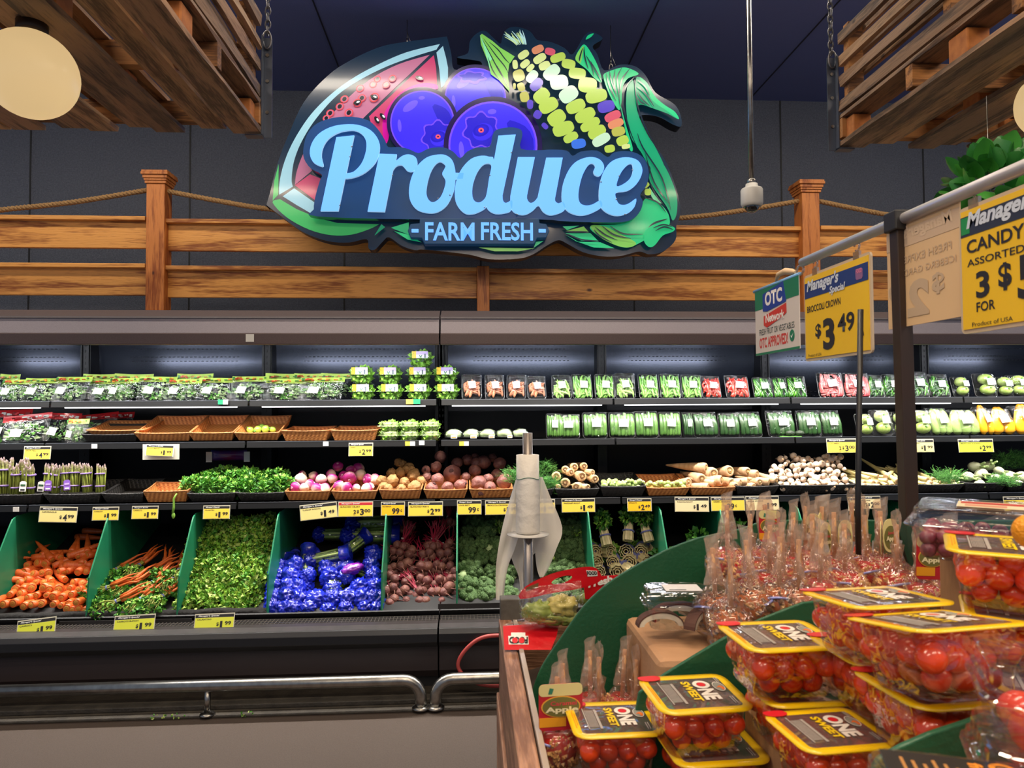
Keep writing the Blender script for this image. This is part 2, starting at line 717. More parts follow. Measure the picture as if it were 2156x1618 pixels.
# ================================================================== refrigerated cases
BLK = M('case_black', '0d0d0f', 0.45, spec=0.3)
BLK2 = M('case_black_matte', '1a191b', 0.6, col2='121214', nscale=40)
FASC = M('case_fascia', '625a5e', 0.5, col2='575053', nscale=300, bump=0.15, bscale=400)
FASCL = M('case_fascia_light', 'a89fa6', 0.5, col2='968d93', nscale=400, bump=0.15, bscale=400)
BROWN = M('case_fascia_brown', '5a4a48', 0.45, col2='503f3c', nscale=200)
PANEL = M('back_panel_gloss', '2f323a', 0.20, metal=0.9, spec=0.6)
SLOT = M('slot_black', '050506', 0.7)
STEEL = M('steel', 'a9a6a0', 0.28, metal=1.0, col2='8d8a85', nscale=30)
TUBE_ON = M('led_tube', 'ffffff', 0.5, emit=3.0)
TUBE_TOP = M('canopy_tube', 'ffffff', 0.5, emit=60.0, ecol='f2f6ff')
Y1, Y2, Y3 = 4.35, 4.30, 4.15       # front edges of the three shelves
YB = 4.86
Z1, Z2, Z3 = at(1078, 842, Y1).z, at(1078, 927, Y2).z, at(1078, 1052, Y3).z
UPR = [-150, 195, 570, 927, 1262, 1600, 1930, 2270]
UX = [at(p, 790, YB - 0.05).x for p in UPR]


def extr(b, prof, x0, x1):
    b.prism(prof, x0, x1, 'YZ')


def case(x0, x1, label, ups):
    t = thing('refrigerated_case', label, 'display case', (x0, 3.7, 0))
    o = Vector((x0, 3.7, 0))

    def bd(b, name, mat, par=t, **k):
        b.X = Matrix.Translation(-o)
        b.v = [tuple(Vector(p) - o) for p in b.v]
        return b.build(name, mat, par, **k)
    # canopy: light slanted band, brown lip, dark top
    b = MB()
    extr(b, [(3.98, 1.905), (4.0, 1.99), (4.14, 2.035), (4.9, 2.035), (4.9, 1.96), (4.2, 1.95), (4.05, 1.93), (4.03, 1.905)], x0, x1)
    b.mi = 0
    cano = bd(b, 'canopy', [FASCL], bevel=0.003)
    b = MB()
    extr(b, [(3.99, 1.99), (4.13, 2.04), (4.13, 2.052), (3.995, 2.0)], x0, x1)
    bd(b, 'canopy_trim', FASC)
    b = MB()
    extr(b, [(3.955, 1.842), (3.955, 1.902), (3.985, 1.908), (4.03, 1.908), (4.0, 1.842)], x0, x1)
    bd(b, 'canopy_lip', BROWN, bevel=0.003)
    b = MB()
    extr(b, [(4.0, 1.86), (4.0, 1.90), (4.9, 1.93), (4.9, 1.92), (4.3, 1.885), (4.12, 1.895), (4.09, 1.88)], x0, x1)
    bd(b, 'canopy_underside', BLK)
    # lower body
    b = MB()
    extr(b, [(3.90, 0.372), (3.74, 0.372), (3.70, 0.362), (3.68, 0.34), (3.675, 0.30), (3.69, 0.272), (3.9, 0.272)], x0, x1)
    bd(b, 'bumper', M('bumper_black', '19181a', 0.35, spec=0.4), bevel=0.002)
    b = MB()
    extr(b, [(3.702, 0.3635), (3.748, 0.3740), (3.80, 0.3740), (3.80, 0.36), (3.71, 0.355)], x0, x1)
    bd(b, 'front_ledge', M('ledge_mauve', '2e2728', 0.5, col2='211c1b', nscale=25))
    b = MB()
    extr(b, [(3.73, 0.272), (3.73, 0.14), (3.76, 0.10), (3.9, 0.10), (3.9, 0.272)], x0, x1)
    bd(b, 'kick_panel', M('kick_brown', '2a2122', 0.5))
    b = MB()
    extr(b, [(3.80, 0.10), (3.80, 0.035), (4.9, 0.035), (4.9, 0.10)], x0, x1)
    bd(b, 'base', BLK2)
    # air grille: wires
    b = MB()
    n = int((x1 - x0) / 0.019)
    for i in range(n):
        x = x0 + (i + .5) * (x1 - x0) / n
        b.box((x - .0011, 3.80, .371), (x + .0011, 3.885, .375))
    for y in (3.81, 3.845, 3.88):
        b.box((x0, y - .0015, .370), (x1, y + .0015, .375))
    bd(b, 'air_grille', M('grille_wire', '77716a', 0.4, metal=0.6))
    b = MB().box((x0, 3.80, .30), (x1, 3.9, .345))
    bd(b, 'grille_well', SLOT)
    b = MB()
    extr(b, [(3.90, 0.372), (3.888, .40), (3.895, .405), (3.91, 0.372)], x0, x1)
    bd(b, 'bin_lip', BLK)
    # sloped deck of the bins and back wall
    b = MB()
    extr(b, [(3.90, 0.372), (4.80, 0.74), (4.80, 0.70), (3.90, 0.33)], x0, x1)
    bd(b, 'bin_deck', BLK2)
    b = MB()
    extr(b, [(YB + .02, 0.5), (YB + .02, 1.70), (YB + .04, 1.70), (YB + .04, 0.5)], x0, x1)
    bd(b, 'back_wall', M('case_back_dark', '121114', 0.6, spec=.3))
    # curved glossy back panels with slots
    for i in range(len(ups) - 1):
        a, c = ups[i], ups[i + 1]
        b = MB()
        b.smooth = True
        nu, nv = 14, 10
        vs, fs = [], []
        for j in range(nv + 1):
            v = j / nv
            z = 1.52 + 0.40 * v
            for k in range(nu + 1):
                u = k / nu
                x = a + .03 + (c - a - .06) * u
                yy = YB - 0.0015 * math.sin(v * 3.1) - 0.035 * (abs(2 * u - 1) ** 5) * (0.4 + .6 * v) - .05 * max(0, v - .8)
                vs.append((x, yy, z))
        for j in range(nv):
            for k in range(nu):
                q = j * (nu + 1) + k
                fs.append((q, q + 1, q + nu + 2, q + nu + 1))
        b.add(vs, fs)
        b.smooth = False
        b.mi = 1
        nn = int((c - a - .16) / .028)
        for row, v in enumerate((.10, .17, .24, .31, .72, .79, .92)):
            z = 1.52 + .4 * v
            y = YB - 0.0015 * math.sin(v * 3.1) - .05 * max(0, v - .8)
            for k in range(nn):
                x = a + .09 + k * .028 + (row % 2) * .009
                if 0.22 < v < .35 and 5 < k < nn - 5:
                    continue
                b.box((x, y - .004, z - .0018), (x + .014, y + .003, z + .0018))
        bd(b, 'back_panel', [PANEL, SLOT])
        b = MB()
        b.tube([(a + .12, 4.13, 1.872), (c - .12, 4.13, 1.872)], .013, 10)
        bd(b, 'canopy_tube', TUBE_TOP)
    for u in ups:
        if x0 - .05 < u < x1 + .05:
            b = MB()
            b.box((u - .032, YB - .14, .9), (u + .032, YB + .03, 1.93))
            b.mi = 1
            for k in range(26):
                z = .92 + k * .039
                b.box((u - .004, YB - .1415, z), (u + .004, YB - .138, z + .018))
            b.mi = 0
            b.box((u - .026, YB - .15, 1.50), (u - .017, YB - .13, 1.92)).box((u + .017, YB - .15, 1.50), (u + .026, YB - .13, 1.92))
            bd(b, 'upright', [BLK, SLOT], bevel=0.003)
    # shelves
    for i in range(len(ups) - 1):
        a, c = ups[i] + .006, ups[i + 1] - .006
        for (yf, z, dp, nm) in ((Y1, Z1, 0.0, 1), (Y2, Z2, 0.0, 2), (Y3, Z3, 0.0, 3)):
            b = MB()
            extr(b, [(yf, z), (yf, z - .014), (yf + .02, z - .022), (YB - .1, z - .022), (YB - .1, z - .006), (yf + .012, z - .006), (yf + .008, z)], a, c)
            sh = bd(b, 'shelf', BLK, bevel=0.0015)
            so = Vector((0, 0, 0))
            b = MB()
            extr(b, [(yf - .006, z + .002), (yf - .012, z - .032), (yf - .008, z - .033), (yf - .002, z + .002)], a, c)
            b.v = [tuple(Vector(p) - o) for p in b.v]
            b.build('price_rail', M('rail_gloss', '0e0f11', 0.45, spec=0.3), sh)
            b = MB()
            b.box((a, yf - .0075, z + .001), (c, yf - .001, z + .004))
            b.v = [tuple(Vector(p) - o) for p in b.v]
            b.build('edge_strip', M('edge_strip', '8c8f94', 0.3, metal=0.8), sh)
            if nm == 1:
                b = MB()
                q0, q1 = (.06, .94)
                b.tube([(a + (c - a) * q0, yf + .012, z - .034), (a + (c - a) * q1, yf + .012, z - .034)], .0055, 8)
                b.v = [tuple(Vector(p) - o) for p in b.v]
                b.build('light_tube', TUBE_ON, sh)
    return t


case(-4.3, at(926, 700, 3.98).x - .004, 'black multi-deck cold case with mauve canopy, the left of the two', [u for u in UX[:4]])
case(at(926, 700, 3.98).x + .004, 4.9, 'black multi-deck cold case with mauve canopy, the right one behind the sign rail', [UX[3] + .02] + UX[4:])
# white paper sticker on the canopy lip (its printed code is left out)
p = at(526, 712, 3.953)
MB().box((-.022, -.001, -.021), (.022, 0, .021)).build('sticker', M('paper_white', 'd8d4cc', .6), loc=(p.x, 3.954, p.z), rot=(0, 0, 0),
    label='small blank white square sticker on the brown canopy lip', cat='sticker')

# ================================================================== bumper rails
def railtube(px0, px1, z, right_bend, left_bend, label, posts=()):
    RY = 3.575
    x0, x1 = at(px0, 1420, RY).x, at(px1, 1420, RY).x
    t = thing('bumper_rail', label, 'rail', (x0, RY, 0))
    L = x1 - x0
    r = .029
    pts = []
    cr = .085
    if left_bend:
        pts += [(0, 0, 0.012), (0, 0, z - cr)] + [(cr - cr * math.cos(a), 0, z - cr + cr * math.sin(a)) for a in [PI / 2 * k / 6 for k in range(1, 7)]]
    else:
        pts += [(0, 0, z)]
    if right_bend:
        pts += [(L - cr + cr * math.sin(a), 0, z - cr + cr * math.cos(a)) for a in [PI / 2 * k / 6 for k in range(0, 7)]] + [(L, 0, 0.012)]
    else:
        pts += [(L, 0, z)]
    MB().tube(pts, r, 20).build('tube', STEEL, t)
    for end, fl in ((0, left_bend), (L, right_bend)):
        if fl:
            MB().lathe([(.044, 0), (.044, .008), (.036, .014), (.031, .016)], 24).build('flange', STEEL, t, loc=(end, 0, 0.012))
    for pp in posts:
        x = at(pp, 1450, RY).x - x0
        MB().tube([(x, 0, 0.02), (x, 0, z - .02)], .015, 14).build('support', STEEL, t)
        MB().lathe([(.036, 0), (.036, .006), (.028, .012), (.018, .014)], 24).build('flange', STEEL, t, loc=(x, 0, 0.012))
    return t


railtube(-200, 886, .152, True, False, 'long brushed steel floor rail in front of the left cold case', (437, -120))
railtube(917, 1700, .152, False, True, 'brushed steel floor rail that runs behind the wooden island', (1400,))
# red hose coiled at the foot of the case
b = MB()
P = catmull([(1150, 1345), (1060, 1338), (1010, 1345), (975, 1375), (965, 1405), (990, 1432), (1040, 1444), (1150, 1440)], 8, False)
q = [at(x, y, 3.66) for x, y in P]
b.tube([(v.x, 3.655, max(.04, v.z)) for v in q], .010, 10)
b.build('water_hose', M('hose_red', 'a8403c', .4), label='red rubber hose loop at the foot of the case beside the island', cat='hose')
# ================================================================== the lit sign
SY = 4.16
A_ = lambda p: (540 + p[0] / 2.3435, 40 + p[1] / 2.3435)
B_ = lambda p: (960 + p[0] / 4.312, 60 + p[1] / 4.312)
C_ = lambda p: (560 + p[0] / 4.9, 260 + p[1] / 4.9)
D_ = lambda p: (960 + p[0] / 4.312, 260 + p[1] / 4.312)
I_ = lambda p: p
so = at(1000, 320, SY)
sign = thing('produce_sign', 'large lit Produce sign with watermelon, blueberries and corn, hung in front of the fence', 'sign', (so.x, SY, so.z))


def sp(pts, f, Y=SY):
    out = []
    for p in pts:
        q = at(*f(p), Y)
        out.append((q.x - so.x, q.z - so.z))
    return out


_lay = [0.0004]


def art(name, mats, shapes, parent=None, base=0.0):
    """shapes: (mat index, f, points, smooth?) each a coloured field of the printed face, laid one over the other."""
    b = MB()
    for mi, f, pts, sm in shapes:
        _lay[0] += 0.00035
        q = catmull(pts, 5) if sm else pts
        b.mi = mi
        y = -0.0005 - _lay[0] - base
        b.prism(sp(q, f), y, y + 0.0003, edge=False)
    return b.build(name, mats, parent or sign)


def line(pts, w, f=I_, per=5):
    """A tapering brush line as an outline."""
    P = [f(p) for p in pts]
    P = catmull(P, per, False)
    L, Rr = [], []
    n = len(P)
    for i, p in enumerate(P):
        a, c = P[max(0, i - 1)], P[min(n - 1, i + 1)]
        dx, dy = c[0] - a[0], c[1] - a[1]
        d = math.hypot(dx, dy) or 1
        ww = w * min(1.0, 0.25 + 2.5 * min(i, n - 1 - i) / n)
        L.append((p[0] - dy / d * ww / 2, p[1] + dx / d * ww / 2))
        Rr.append((p[0] + dy / d * ww / 2, p[1] - dx / d * ww / 2))
    return L + Rr[::-1]


def ell(cx, cy, rx, ry, ang=0, n=20, pw=2.0):
    out = []
    for k in range(n):
        t = 2 * PI * k / n
        c, s = math.cos(t), math.sin(t)
        x = rx * math.copysign(abs(c) ** (2 / pw), c)
        y = ry * math.copysign(abs(s) ** (2 / pw), s)
        a = R(ang)
        out.append((cx + x * math.cos(a) + y * math.sin(a), cy - x * math.sin(a) + y * math.cos(a)))
    return out


def lit(name, col, e=0.75, col2=None, ns=3.0):
    return M('sign_' + name, col, 0.24, emit=e * .42, coat=0.3, spec=.35, col2=col2, nscale=ns, contrast=0.9)


NAVY = M('sign_navy', '142c44', 0.2, coat=.35, emit=0.25, spec=0.4)
NAVYD = M('sign_edge', '0c1220', 0.35)
outline = [(561, 432), (570, 400), (584, 345), (605, 290), (640, 215), (692, 158), (740, 126), (800, 99), (856, 88), (941, 77)]
outl2 = [(941, 77), (950, 112), (956, 146), (985, 141), (1000, 144), (1014, 140), (1012, 130), (992, 126), (962, 121), (985, 112), (989, 88), (1003, 71), (1021, 65),
         (1041, 82), (1054, 92), (1058, 76), (1069, 60), (1090, 57), (1116, 66), (1131, 84), (1158, 88), (1188, 101), (1203, 115), (1216, 100), (1228, 78), (1245, 67),
         (1269, 81), (1248, 97), (1258, 115), (1272, 148), (1306, 136), (1338, 140), (1360, 160), (1380, 195), (1419, 219), (1433, 243), (1434, 266), (1416, 262), (1386, 246),
         (1350, 243), (1347, 262), (1362, 290), (1396, 330), (1418, 380), (1432, 432), (1430, 460), (1424, 475), (1422, 506), (1397, 529), (1368, 536), (1345, 530),
         (1308, 539), (1268, 540), (1227, 531), (1195, 514), (1176, 506), (1152, 517), (1122, 536), (1090, 545), (1030, 546), (985, 536), (895, 526), (874, 527), (846, 518),
         (819, 500), (805, 510), (789, 526), (776, 523), (772, 504), (735, 511), (690, 508), (640, 490), (600, 462)]
full = catmull([outline[0]] + outline, 5, False) + catmull(outl2, 4, False)
b = MB()
b.prism(sp(full, I_), 0, 0.085)
b.build('backing', [NAVYD], sign, bevel=0.0)
b = MB()
b.prism(sp(full, I_), -0.0004, 0.0, edge=False)
b.build('face', [NAVY], sign)
# --- watermelon
WM = [lit('rind_white', '86bcd6', .8, '9accdf'), lit('rind_green', '3ab265', .75), lit('flesh_light', 'b06590', .6, 'b87397'), lit('flesh_deep', 'b5305e', .65, 'c23f7a'),
      lit('flesh_magenta', 'c4009c', .9), lit('seed_red', 'dd4048', .7), M('seed_dark', '0e1624', .2, coat=.5), lit('seed_white', 'd8e6f0', .8), NAVY]
arcO = [(905, 124), (740, 165), (600, 225), (480, 290), (370, 370), (270, 470), (190, 590), (140, 700), (115, 800), (112, 868)]
arcI = [(180, 828), (174, 790), (186, 700), (226, 600), (296, 490), (400, 376), (520, 296), (650, 232), (780, 185), (888, 152)]
sh = [(0, A_, catmull(arcO, 5, False) + catmull(arcI, 5, False), False),
      (0, A_, [(920, 134), (935, 190), (945, 240), (945, 310), (911, 341), (902, 250), (888, 166)], False),
      (0, A_, [(186, 836), (285, 905), (283, 968), (200, 920), (130, 876)], False),
      (1, A_, [(110, 716), (108, 868), (80, 898), (88, 800)], False),
      (1, A_, catmull([(116, 890), (80, 907), (150, 980), (260, 1040), (370, 1068), (470, 1065), (560, 1037), (605, 1014)], 4, False) + [(400, 1008), (310, 985), (200, 940)], False),
      (2, A_, catmull([(855, 178), (700, 225), (560, 300), (430, 412), (320, 532), (240, 650), (200, 750), (190, 820)], 4, False) + [(265, 758), (400, 620), (540, 478), (762, 268)], False),
      (3, A_, [(875, 180), (886, 240), (893, 345), (830, 345), (740, 370), (670, 430), (640, 500), (640, 640), (600, 640), (556, 482), (770, 278)], False),
      (4, A_, [(893, 348), (888, 325), (820, 318), (735, 348), (655, 425), (624, 500), (628, 600), (650, 600), (680, 440), (760, 370), (850, 348)], True),
      (3, A_, [(190, 822), (265, 768), (325, 792), (290, 896)], False)]
for (x, y, r) in ((597, 298, 12), (576, 325, 13), (512, 345, 14), (435, 398, 14), (412, 435, 14), (365, 468, 14), (521, 394, 14), (500, 418, 15), (583, 392, 17), (672, 298, 13),
                  (641, 330, 13), (458, 468, 15), (347, 495, 12)):
    sh.append((5, A_, ell(x, y, r * 1.5, r * 1.25, 30), False))
    sh.append((2, A_, ell(x, y, r * 1.18, r * .95, 30), False))
    sh.append((6, A_, ell(x, y, r * .85, r * .68, 50), False))
for (x, y, a) in ((805, 298, -15), (596, 505, -60), (625, 488, -50), (583, 392, -20), (500, 418, 20)):
    sh.append((6, A_, ell(x, y, 20, 10, a), False))
    sh.append((7, A_, ell(x + 4, y - 1, 9, 4.5, a), False))
art('watermelon_slice', WM, sh)
# --- blueberries
BB = [lit('berry_blue', '3a2cf0', 1.0, '2c1fe0', 2), lit('berry_rim', '6a45e8', .9), lit('berry_dark', '1a12c0', .9), lit('berry_shine', '5f4cf0', .9), M('berry_line', '1c0d55', .2, coat=.5), lit('berry_dot', 'd8506a', .9),
      lit('berry_calyx', '2219c8', .9)]


def wavy(cx, cy, r, n=7, amp=.12, sq=1.0, ph=0):
    return [(cx + r * (1 + amp * math.sin(n * t + ph)) * math.cos(t), cy + sq * r * (1 + amp * math.sin(n * t + ph)) * math.sin(t)) for t in [2 * PI * k / 42 for k in range(42)]]


def berry(cx, cy, r, cal=None):
    s_ = [(4, A_, ell(cx, cy, r * 1.13, r * 1.13, 0, 48), False), (1, A_, ell(cx, cy, r * 1.02, r * 1.02, 0, 48), False), (0, A_, ell(cx, cy, r * .975, r * .975, 0, 48), False)]
    s_.append((2, A_, line([(cx + r * .35, cy - r * .55), (cx + r * .72, cy - r * .1), (cx + r * .62, cy + r * .6)], r * .42, I_), False))
    s_.append((3, A_, ell(cx - r * .38, cy - r * .52, r * .28, r * .12, 35), False))
    s_.append((3, A_, ell(cx - r * .02, cy - r * .78, r * .10, r * .06, 5), False))
    s_.append((3, A_, ell(cx - r * .72, cy + r * .1, r * .06, r * .2, 5), False))
    if cal:
        x, y, q = cal
        s_ += [(1, A_, wavy(x, y, q * 1.06), False), (6, A_, wavy(x, y, q * .96), False), (0, A_, ell(x + q * .1, y + q * .1, q * .62, q * .5, 20), False), (2, A_, ell(x, y, q * .5, q * .36, 20), False), (6, A_, ell(x, y, q * .36, q * .25, 20), False),
               (5, A_, ell(x, y, q * .17, q * .15, 0), False), (4, A_, ell(x, y, q * .06, q * .05, 0), False)]
    return s_


t_ = berry(1080, 400, 148)
t_ += [(1, A_, wavy(1063, 297, 68, 6, .16, .45), False), (2, A_, wavy(1063, 294, 56, 6, .16, .36), False)]
art('blueberry', BB, t_)
art('blueberry', BB, berry(820, 520, 155, (897, 590, 74)))
art('blueberry', BB, berry(1166, 635, 214, (1108, 560, 82)))
# --- corn husks
HK = [lit('husk_mint', '18b878', .75, '22c98a'), lit('husk_lime', '62b84c', .75, '8fcf62'), lit('husk_deep', '0f9a70', .7), M('husk_line', '0e2a40', .2, coat=.6), lit('husk_light', '7fd9a4', .8)]
hs_ = [(1, B_, [(235, 75), (330, 140), (400, 200), (530, 280), (482, 345), (468, 440), (485, 600), (390, 495), (315, 440), (290, 330), (225, 170), (218, 90)], False),
       (4, B_, [(218, 88), (290, 330), (318, 440), (300, 330), (330, 300), (270, 190)], False),
       (1, B_, [(380, 195), (530, 280), (490, 340), (430, 300)], False)]
for l_ in ([(240, 130), (330, 300), (400, 430), (470, 520)], [(250, 120), (360, 270), (440, 370), (475, 440)], [(300, 150), (380, 220), (440, 300), (480, 340)], [(290, 290), (330, 400), (390, 490)], [(330, 310), (400, 420), (470, 560)]):
    hs_.append((3, B_, line(l_, 9), False))
hs_ += [(0, B_, [(1160, 175), (1230, 270), (1290, 400), (1312, 515), (1240, 470), (1180, 400), (1110, 345), (1075, 300), (1110, 220)], True),
        (1, B_, [(1075, 300), (1110, 230), (1150, 190), (1140, 260), (1120, 345)], True),
        (0, B_, [(1170, 130), (1190, 92), (1240, 75), (1215, 108)], True),
        (0, B_, [(1330, 480), (1345, 432), (1480, 385), (1560, 390), (1645, 440), (1550, 480), (1502, 560), (1490, 700), (1470, 765), (1420, 700), (1370, 600)], True),
        (2, B_, [(1620, 495), (1652, 470), (1720, 520), (1790, 640), (1880, 720), (1970, 780), (2005, 848), (1900, 795), (1780, 752), (1690, 720), (1622, 700)], True),
        (0, B_, [(1652, 470), (1720, 520), (1790, 640), (1880, 720), (1970, 780), (2005, 848), (1880, 760), (1770, 680), (1710, 570)], True),
        (2, B_, [(1545, 540), (1595, 500), (1615, 650), (1640, 800), (1720, 980), (1800, 1110), (1880, 1300), (1760, 1290), (1640, 1100), (1572, 1000), (1532, 750)], True),
        (0, B_, [(1480, 715), (1530, 900), (1592, 1110), (1560, 1110), (1505, 850)], True),
        (2, D_, [(1640, 60), (1700, 200), (1860, 380), (1950, 560), (1990, 700), (1985, 840), (1948, 895), (1900, 780), (1745, 545), (1745, 400), (1600, 180)], True),
        (4, D_, [(1740, 600), (1790, 670), (1850, 745), (1770, 700)], True),
        (0, D_, [(1700, 705), (1800, 725), (1880, 790), (1922, 880), (1900, 960), (1720, 1060), (1680, 1085), (1560, 1140), (1450, 1125), (1300, 1050), (1210, 950), (1480, 930), (1620, 860)], True),
        (1, D_, [(1210, 950), (1330, 950), (1500, 1030), (1620, 1100), (1560, 1140), (1450, 1125), (1300, 1050)], True),
        (0, D_, [(985, 1012), (1210, 1012), (1285, 1088), (1130, 1080)], False), (1, D_, [(985, 995), (1150, 952), (1195, 1004)], False), (0, D_, [(960, 952), (1110, 945), (1000, 985)], False),
        (0, D_, [(985, 1025), (1100, 1090), (1300, 1095), (1425, 1148), (1240, 1142), (1080, 1085)], False),
        (1, D_, [(205, 1142), (710, 1150), (560, 1176), (350, 1176)], False), (0, D_, [(720, 1090), (790, 1082), (700, 1145)], False),
        (0, C_, [(1300, 1095), (1480, 1040), (1480, 1168), (1330, 1110)], False), (0, C_, [(1330, 1130), (1480, 1168), (1610, 1245), (1470, 1218)], False), (2, C_, [(1200, 1060), (1238, 1090), (1130, 1176)], False),
        (3, D_, line([(1715, 990), (1780, 925), (1900, 885)], 16), False),
        (0, D_, [(1700, 1000), (1760, 945), (1850, 925), (1962, 962), (1950, 1000), (1860, 1035), (1790, 1120), (1742, 1140), (1700, 1105), (1690, 1060)], True)]
for l_ in ([(1110, 330), (1115, 290), (1140, 210)], [(1150, 200), (1160, 300), (1190, 400)], [(1170, 280), (1220, 370), (1240, 460)], [(1210, 330), (1260, 420), (1310, 510)],
           [(1350, 440), (1380, 560), (1440, 690)], [(1380, 420), (1400, 520), (1450, 650)], [(1430, 405), (1420, 520), (1440, 620)], [(1490, 390), (1450, 480), (1460, 600), (1475, 740)], [(1560, 400), (1490, 500), (1470, 620)],
           [(1630, 500), (1700, 560), (1740, 640)], [(1628, 560), (1700, 620), (1780, 740)], [(1630, 610), (1680, 680), (1740, 735)], [(1625, 650), (1660, 700), (1700, 720)],
           [(1600, 480), (1530, 560), (1500, 700), (1560, 950), (1630, 1110)], [(1605, 500), (1625, 700), (1690, 900), (1800, 1110)]):
    hs_.append((3, B_, line(l_, 12), False))
for l_ in ([(1630, 120), (1680, 250), (1850, 520), (1930, 810)], [(1700, 300), (1780, 560), (1920, 760)], [(1740, 560), (1800, 680), (1880, 780)], [(1700, 700), (1810, 740), (1885, 830)], [(1250, 960), (1340, 1030), (1450, 1080)],
           [(1310, 950), (1420, 1030), (1570, 1065)], [(1380, 950), (1500, 1020), (1680, 1025)], [(1240, 985), (1290, 1040), (1400, 1100)], [(1770, 970), (1860, 940), (1940, 960)], [(1790, 995), (1870, 960), (1950, 985)], [(1000, 1022), (1130, 1075), (1280, 1085)],
           [(985, 1000), (1080, 1005), (1190, 1003)]):
    hs_.append((3, D_, line(l_, 13), False))
art('corn_husk', HK, hs_)
KC = [lit('kernel_green', 'a3c04e', .75, '9bbd55'), lit('kernel_pale', 'aed3bd', .75), lit('kernel_purple', '4b3bb8', .8), lit('kernel_orange', 'c48263', .7), lit('kernel_red', 'be5068', .7), lit('kernel_olive', 'a3a850', .7),
      lit('kernel_blue', '3268d6', .8), lit('kernel_light', 'bdd08a', .75)]
ker = [(607, 280, 62, 38, 35, 7), (735, 232, 65, 40, 25, 3), (845, 252, 55, 38, -15, 4), (532, 368, 28, 48, 5, 7), (620, 362, 55, 35, 40, 7), (752, 315, 72, 42, 33, 7), (915, 307, 82, 44, 20, 0), (565, 468, 60, 62, 20, 5),
       (668, 400, 48, 28, 45, 7), (795, 380, 62, 42, 25, 7), (1010, 365, 72, 50, -12, 0), (683, 478, 72, 48, 50, 1), (858, 440, 96, 62, 42, 1), (1088, 450, 90, 58, -5, 0), (925, 530, 95, 76, 10, 1), (585, 572, 38, 46, 20, 5),
       (722, 550, 76, 50, 45, 2), (1180, 555, 98, 80, -5, 0), (525, 565, 15, 32, 0, 5), (615, 662, 48, 54, 10, 5), (768, 652, 88, 68, 40, 0), (1010, 640, 102, 76, 35, 1), (1258, 655, 114, 68, 15, 0), (665, 730, 32, 48, 0, 2),
       (830, 740, 104, 70, 30, 0), (1073, 748, 104, 64, 25, 0), (1345, 750, 90, 60, 15, 2), (732, 822, 42, 44, -30, 2), (902, 852, 98, 74, 35, 0), (1157, 828, 110, 64, 28, 0), (1403, 838, 88, 48, 25, 4), (797, 925, 38, 26, -45, 2),
       (962, 950, 114, 68, 22, 0), (1202, 912, 110, 52, 30, 0), (1430, 905, 84, 44, 22, 3), (1028, 1028, 80, 46, 28, 0), (1262, 980, 98, 58, 30, 0), (1453, 975, 70, 48, 15, 5), (1098, 1085, 76, 50, 10, 6), (1300, 1050, 100, 52, 30, 1),
       (1490, 1058, 64, 50, 25, 0), (1375, 1130, 55, 40, 10, 0), (1520, 1110, 45, 25, 10, 7)]
art('corn_kernels', KC, [(k[5], B_, ell(k[0], k[1], k[2] * .86, k[3] * .86, k[4], 22, 2.9), False) for k in ker])
art('corn_kernels', KC, [(0, D_, ell(1700, 592, 30, 24, 40, 16, 3), False), (0, D_, ell(1716, 655, 30, 30, 0, 16, 3), False)])
SK = []
for k in range(26):
    a = random.uniform(-.9, .9)
    L_ = random.uniform(70, 130)
    x0, y0 = 590 + a * 60, 200 + abs(a) * 10
    SK.append((k % 2, B_, line([(x0, y0), (x0 - 25 + a * 20, y0 - L_ * .5), (x0 - 60 + a * 45 + random.uniform(-20, 20), y0 - L_)], 9), False))
art('corn_silk', [lit('silk_white', 'a8d4dc', .8), lit('silk_yellow', 'b5d49a', .8)], SK)

# --- word panel and its raised letters
PLY = -0.085
plate = [(232, 640), (250, 570), (300, 515), (380, 488), (470, 483), (550, 500), (600, 545), (635, 600), (650, 632), (700, 632), (750, 642), (800, 662), (850, 640), (920, 634), (970, 655), (1005, 687), (1040, 655), (1090, 634),
         (1150, 630), (1165, 575), (1185, 547), (1250, 535), (1302, 545), (1312, 575), (1304, 640), (1400, 648), (1450, 645), (1530, 650), (1560, 676), (1600, 655), (1680, 650), (1732, 682), (1762, 660), (1820, 652), (1880, 665),
         (1920, 700), (1936, 760), (1925, 820), (1893, 868), (1906, 900), (1895, 945), (1860, 985), (1800, 1003), (1650, 1003), (1500, 998), (1396, 990), (820, 990), (300, 975), (283, 940), (290, 880), (312, 800), (322, 768), (268, 738), (235, 690)]
PANB = lit('word_panel', '0a3a72', .35)
b = MB()
b.prism(sp(catmull(plate, 3), A_, SY + PLY), PLY, -0.022)
b.build('word_panel', [M('word_side', '10241f', .25, coat=.6)], sign)
b = MB()
b.prism(sp(catmull(plate, 3), A_, SY + PLY), PLY - .001, PLY, edge=False)
b.build('word_face', [M('word_face', '063a78', 0.35, spec=.3, emit=.6, col2='0c3050', nscale=1.2)], sign)
tab = [(805, 984), (1395, 984), (1397, 1008), (1430, 1012), (1446, 1045), (1430, 1080), (1385, 1082), (1370, 1112), (830, 1112), (815, 1082), (760, 1080), (746, 1045), (760, 1012), (805, 1008)]
b = MB()
b.prism(sp(tab, A_, SY + PLY - .004), PLY - .0035, -0.03)
b.build('tagline_panel', [M('word_face2', '123a5e', 0.4, spec=.3, emit=.35)], sign, bevel=.004)
LET = M('letter_lit', '4f8fe6', 0.6, emit=0.86, ecol='74b4ff', spec=.15)
LEDG = M('letter_edge', 'b8e4ff', 0.25, metal=.3, emit=.5)


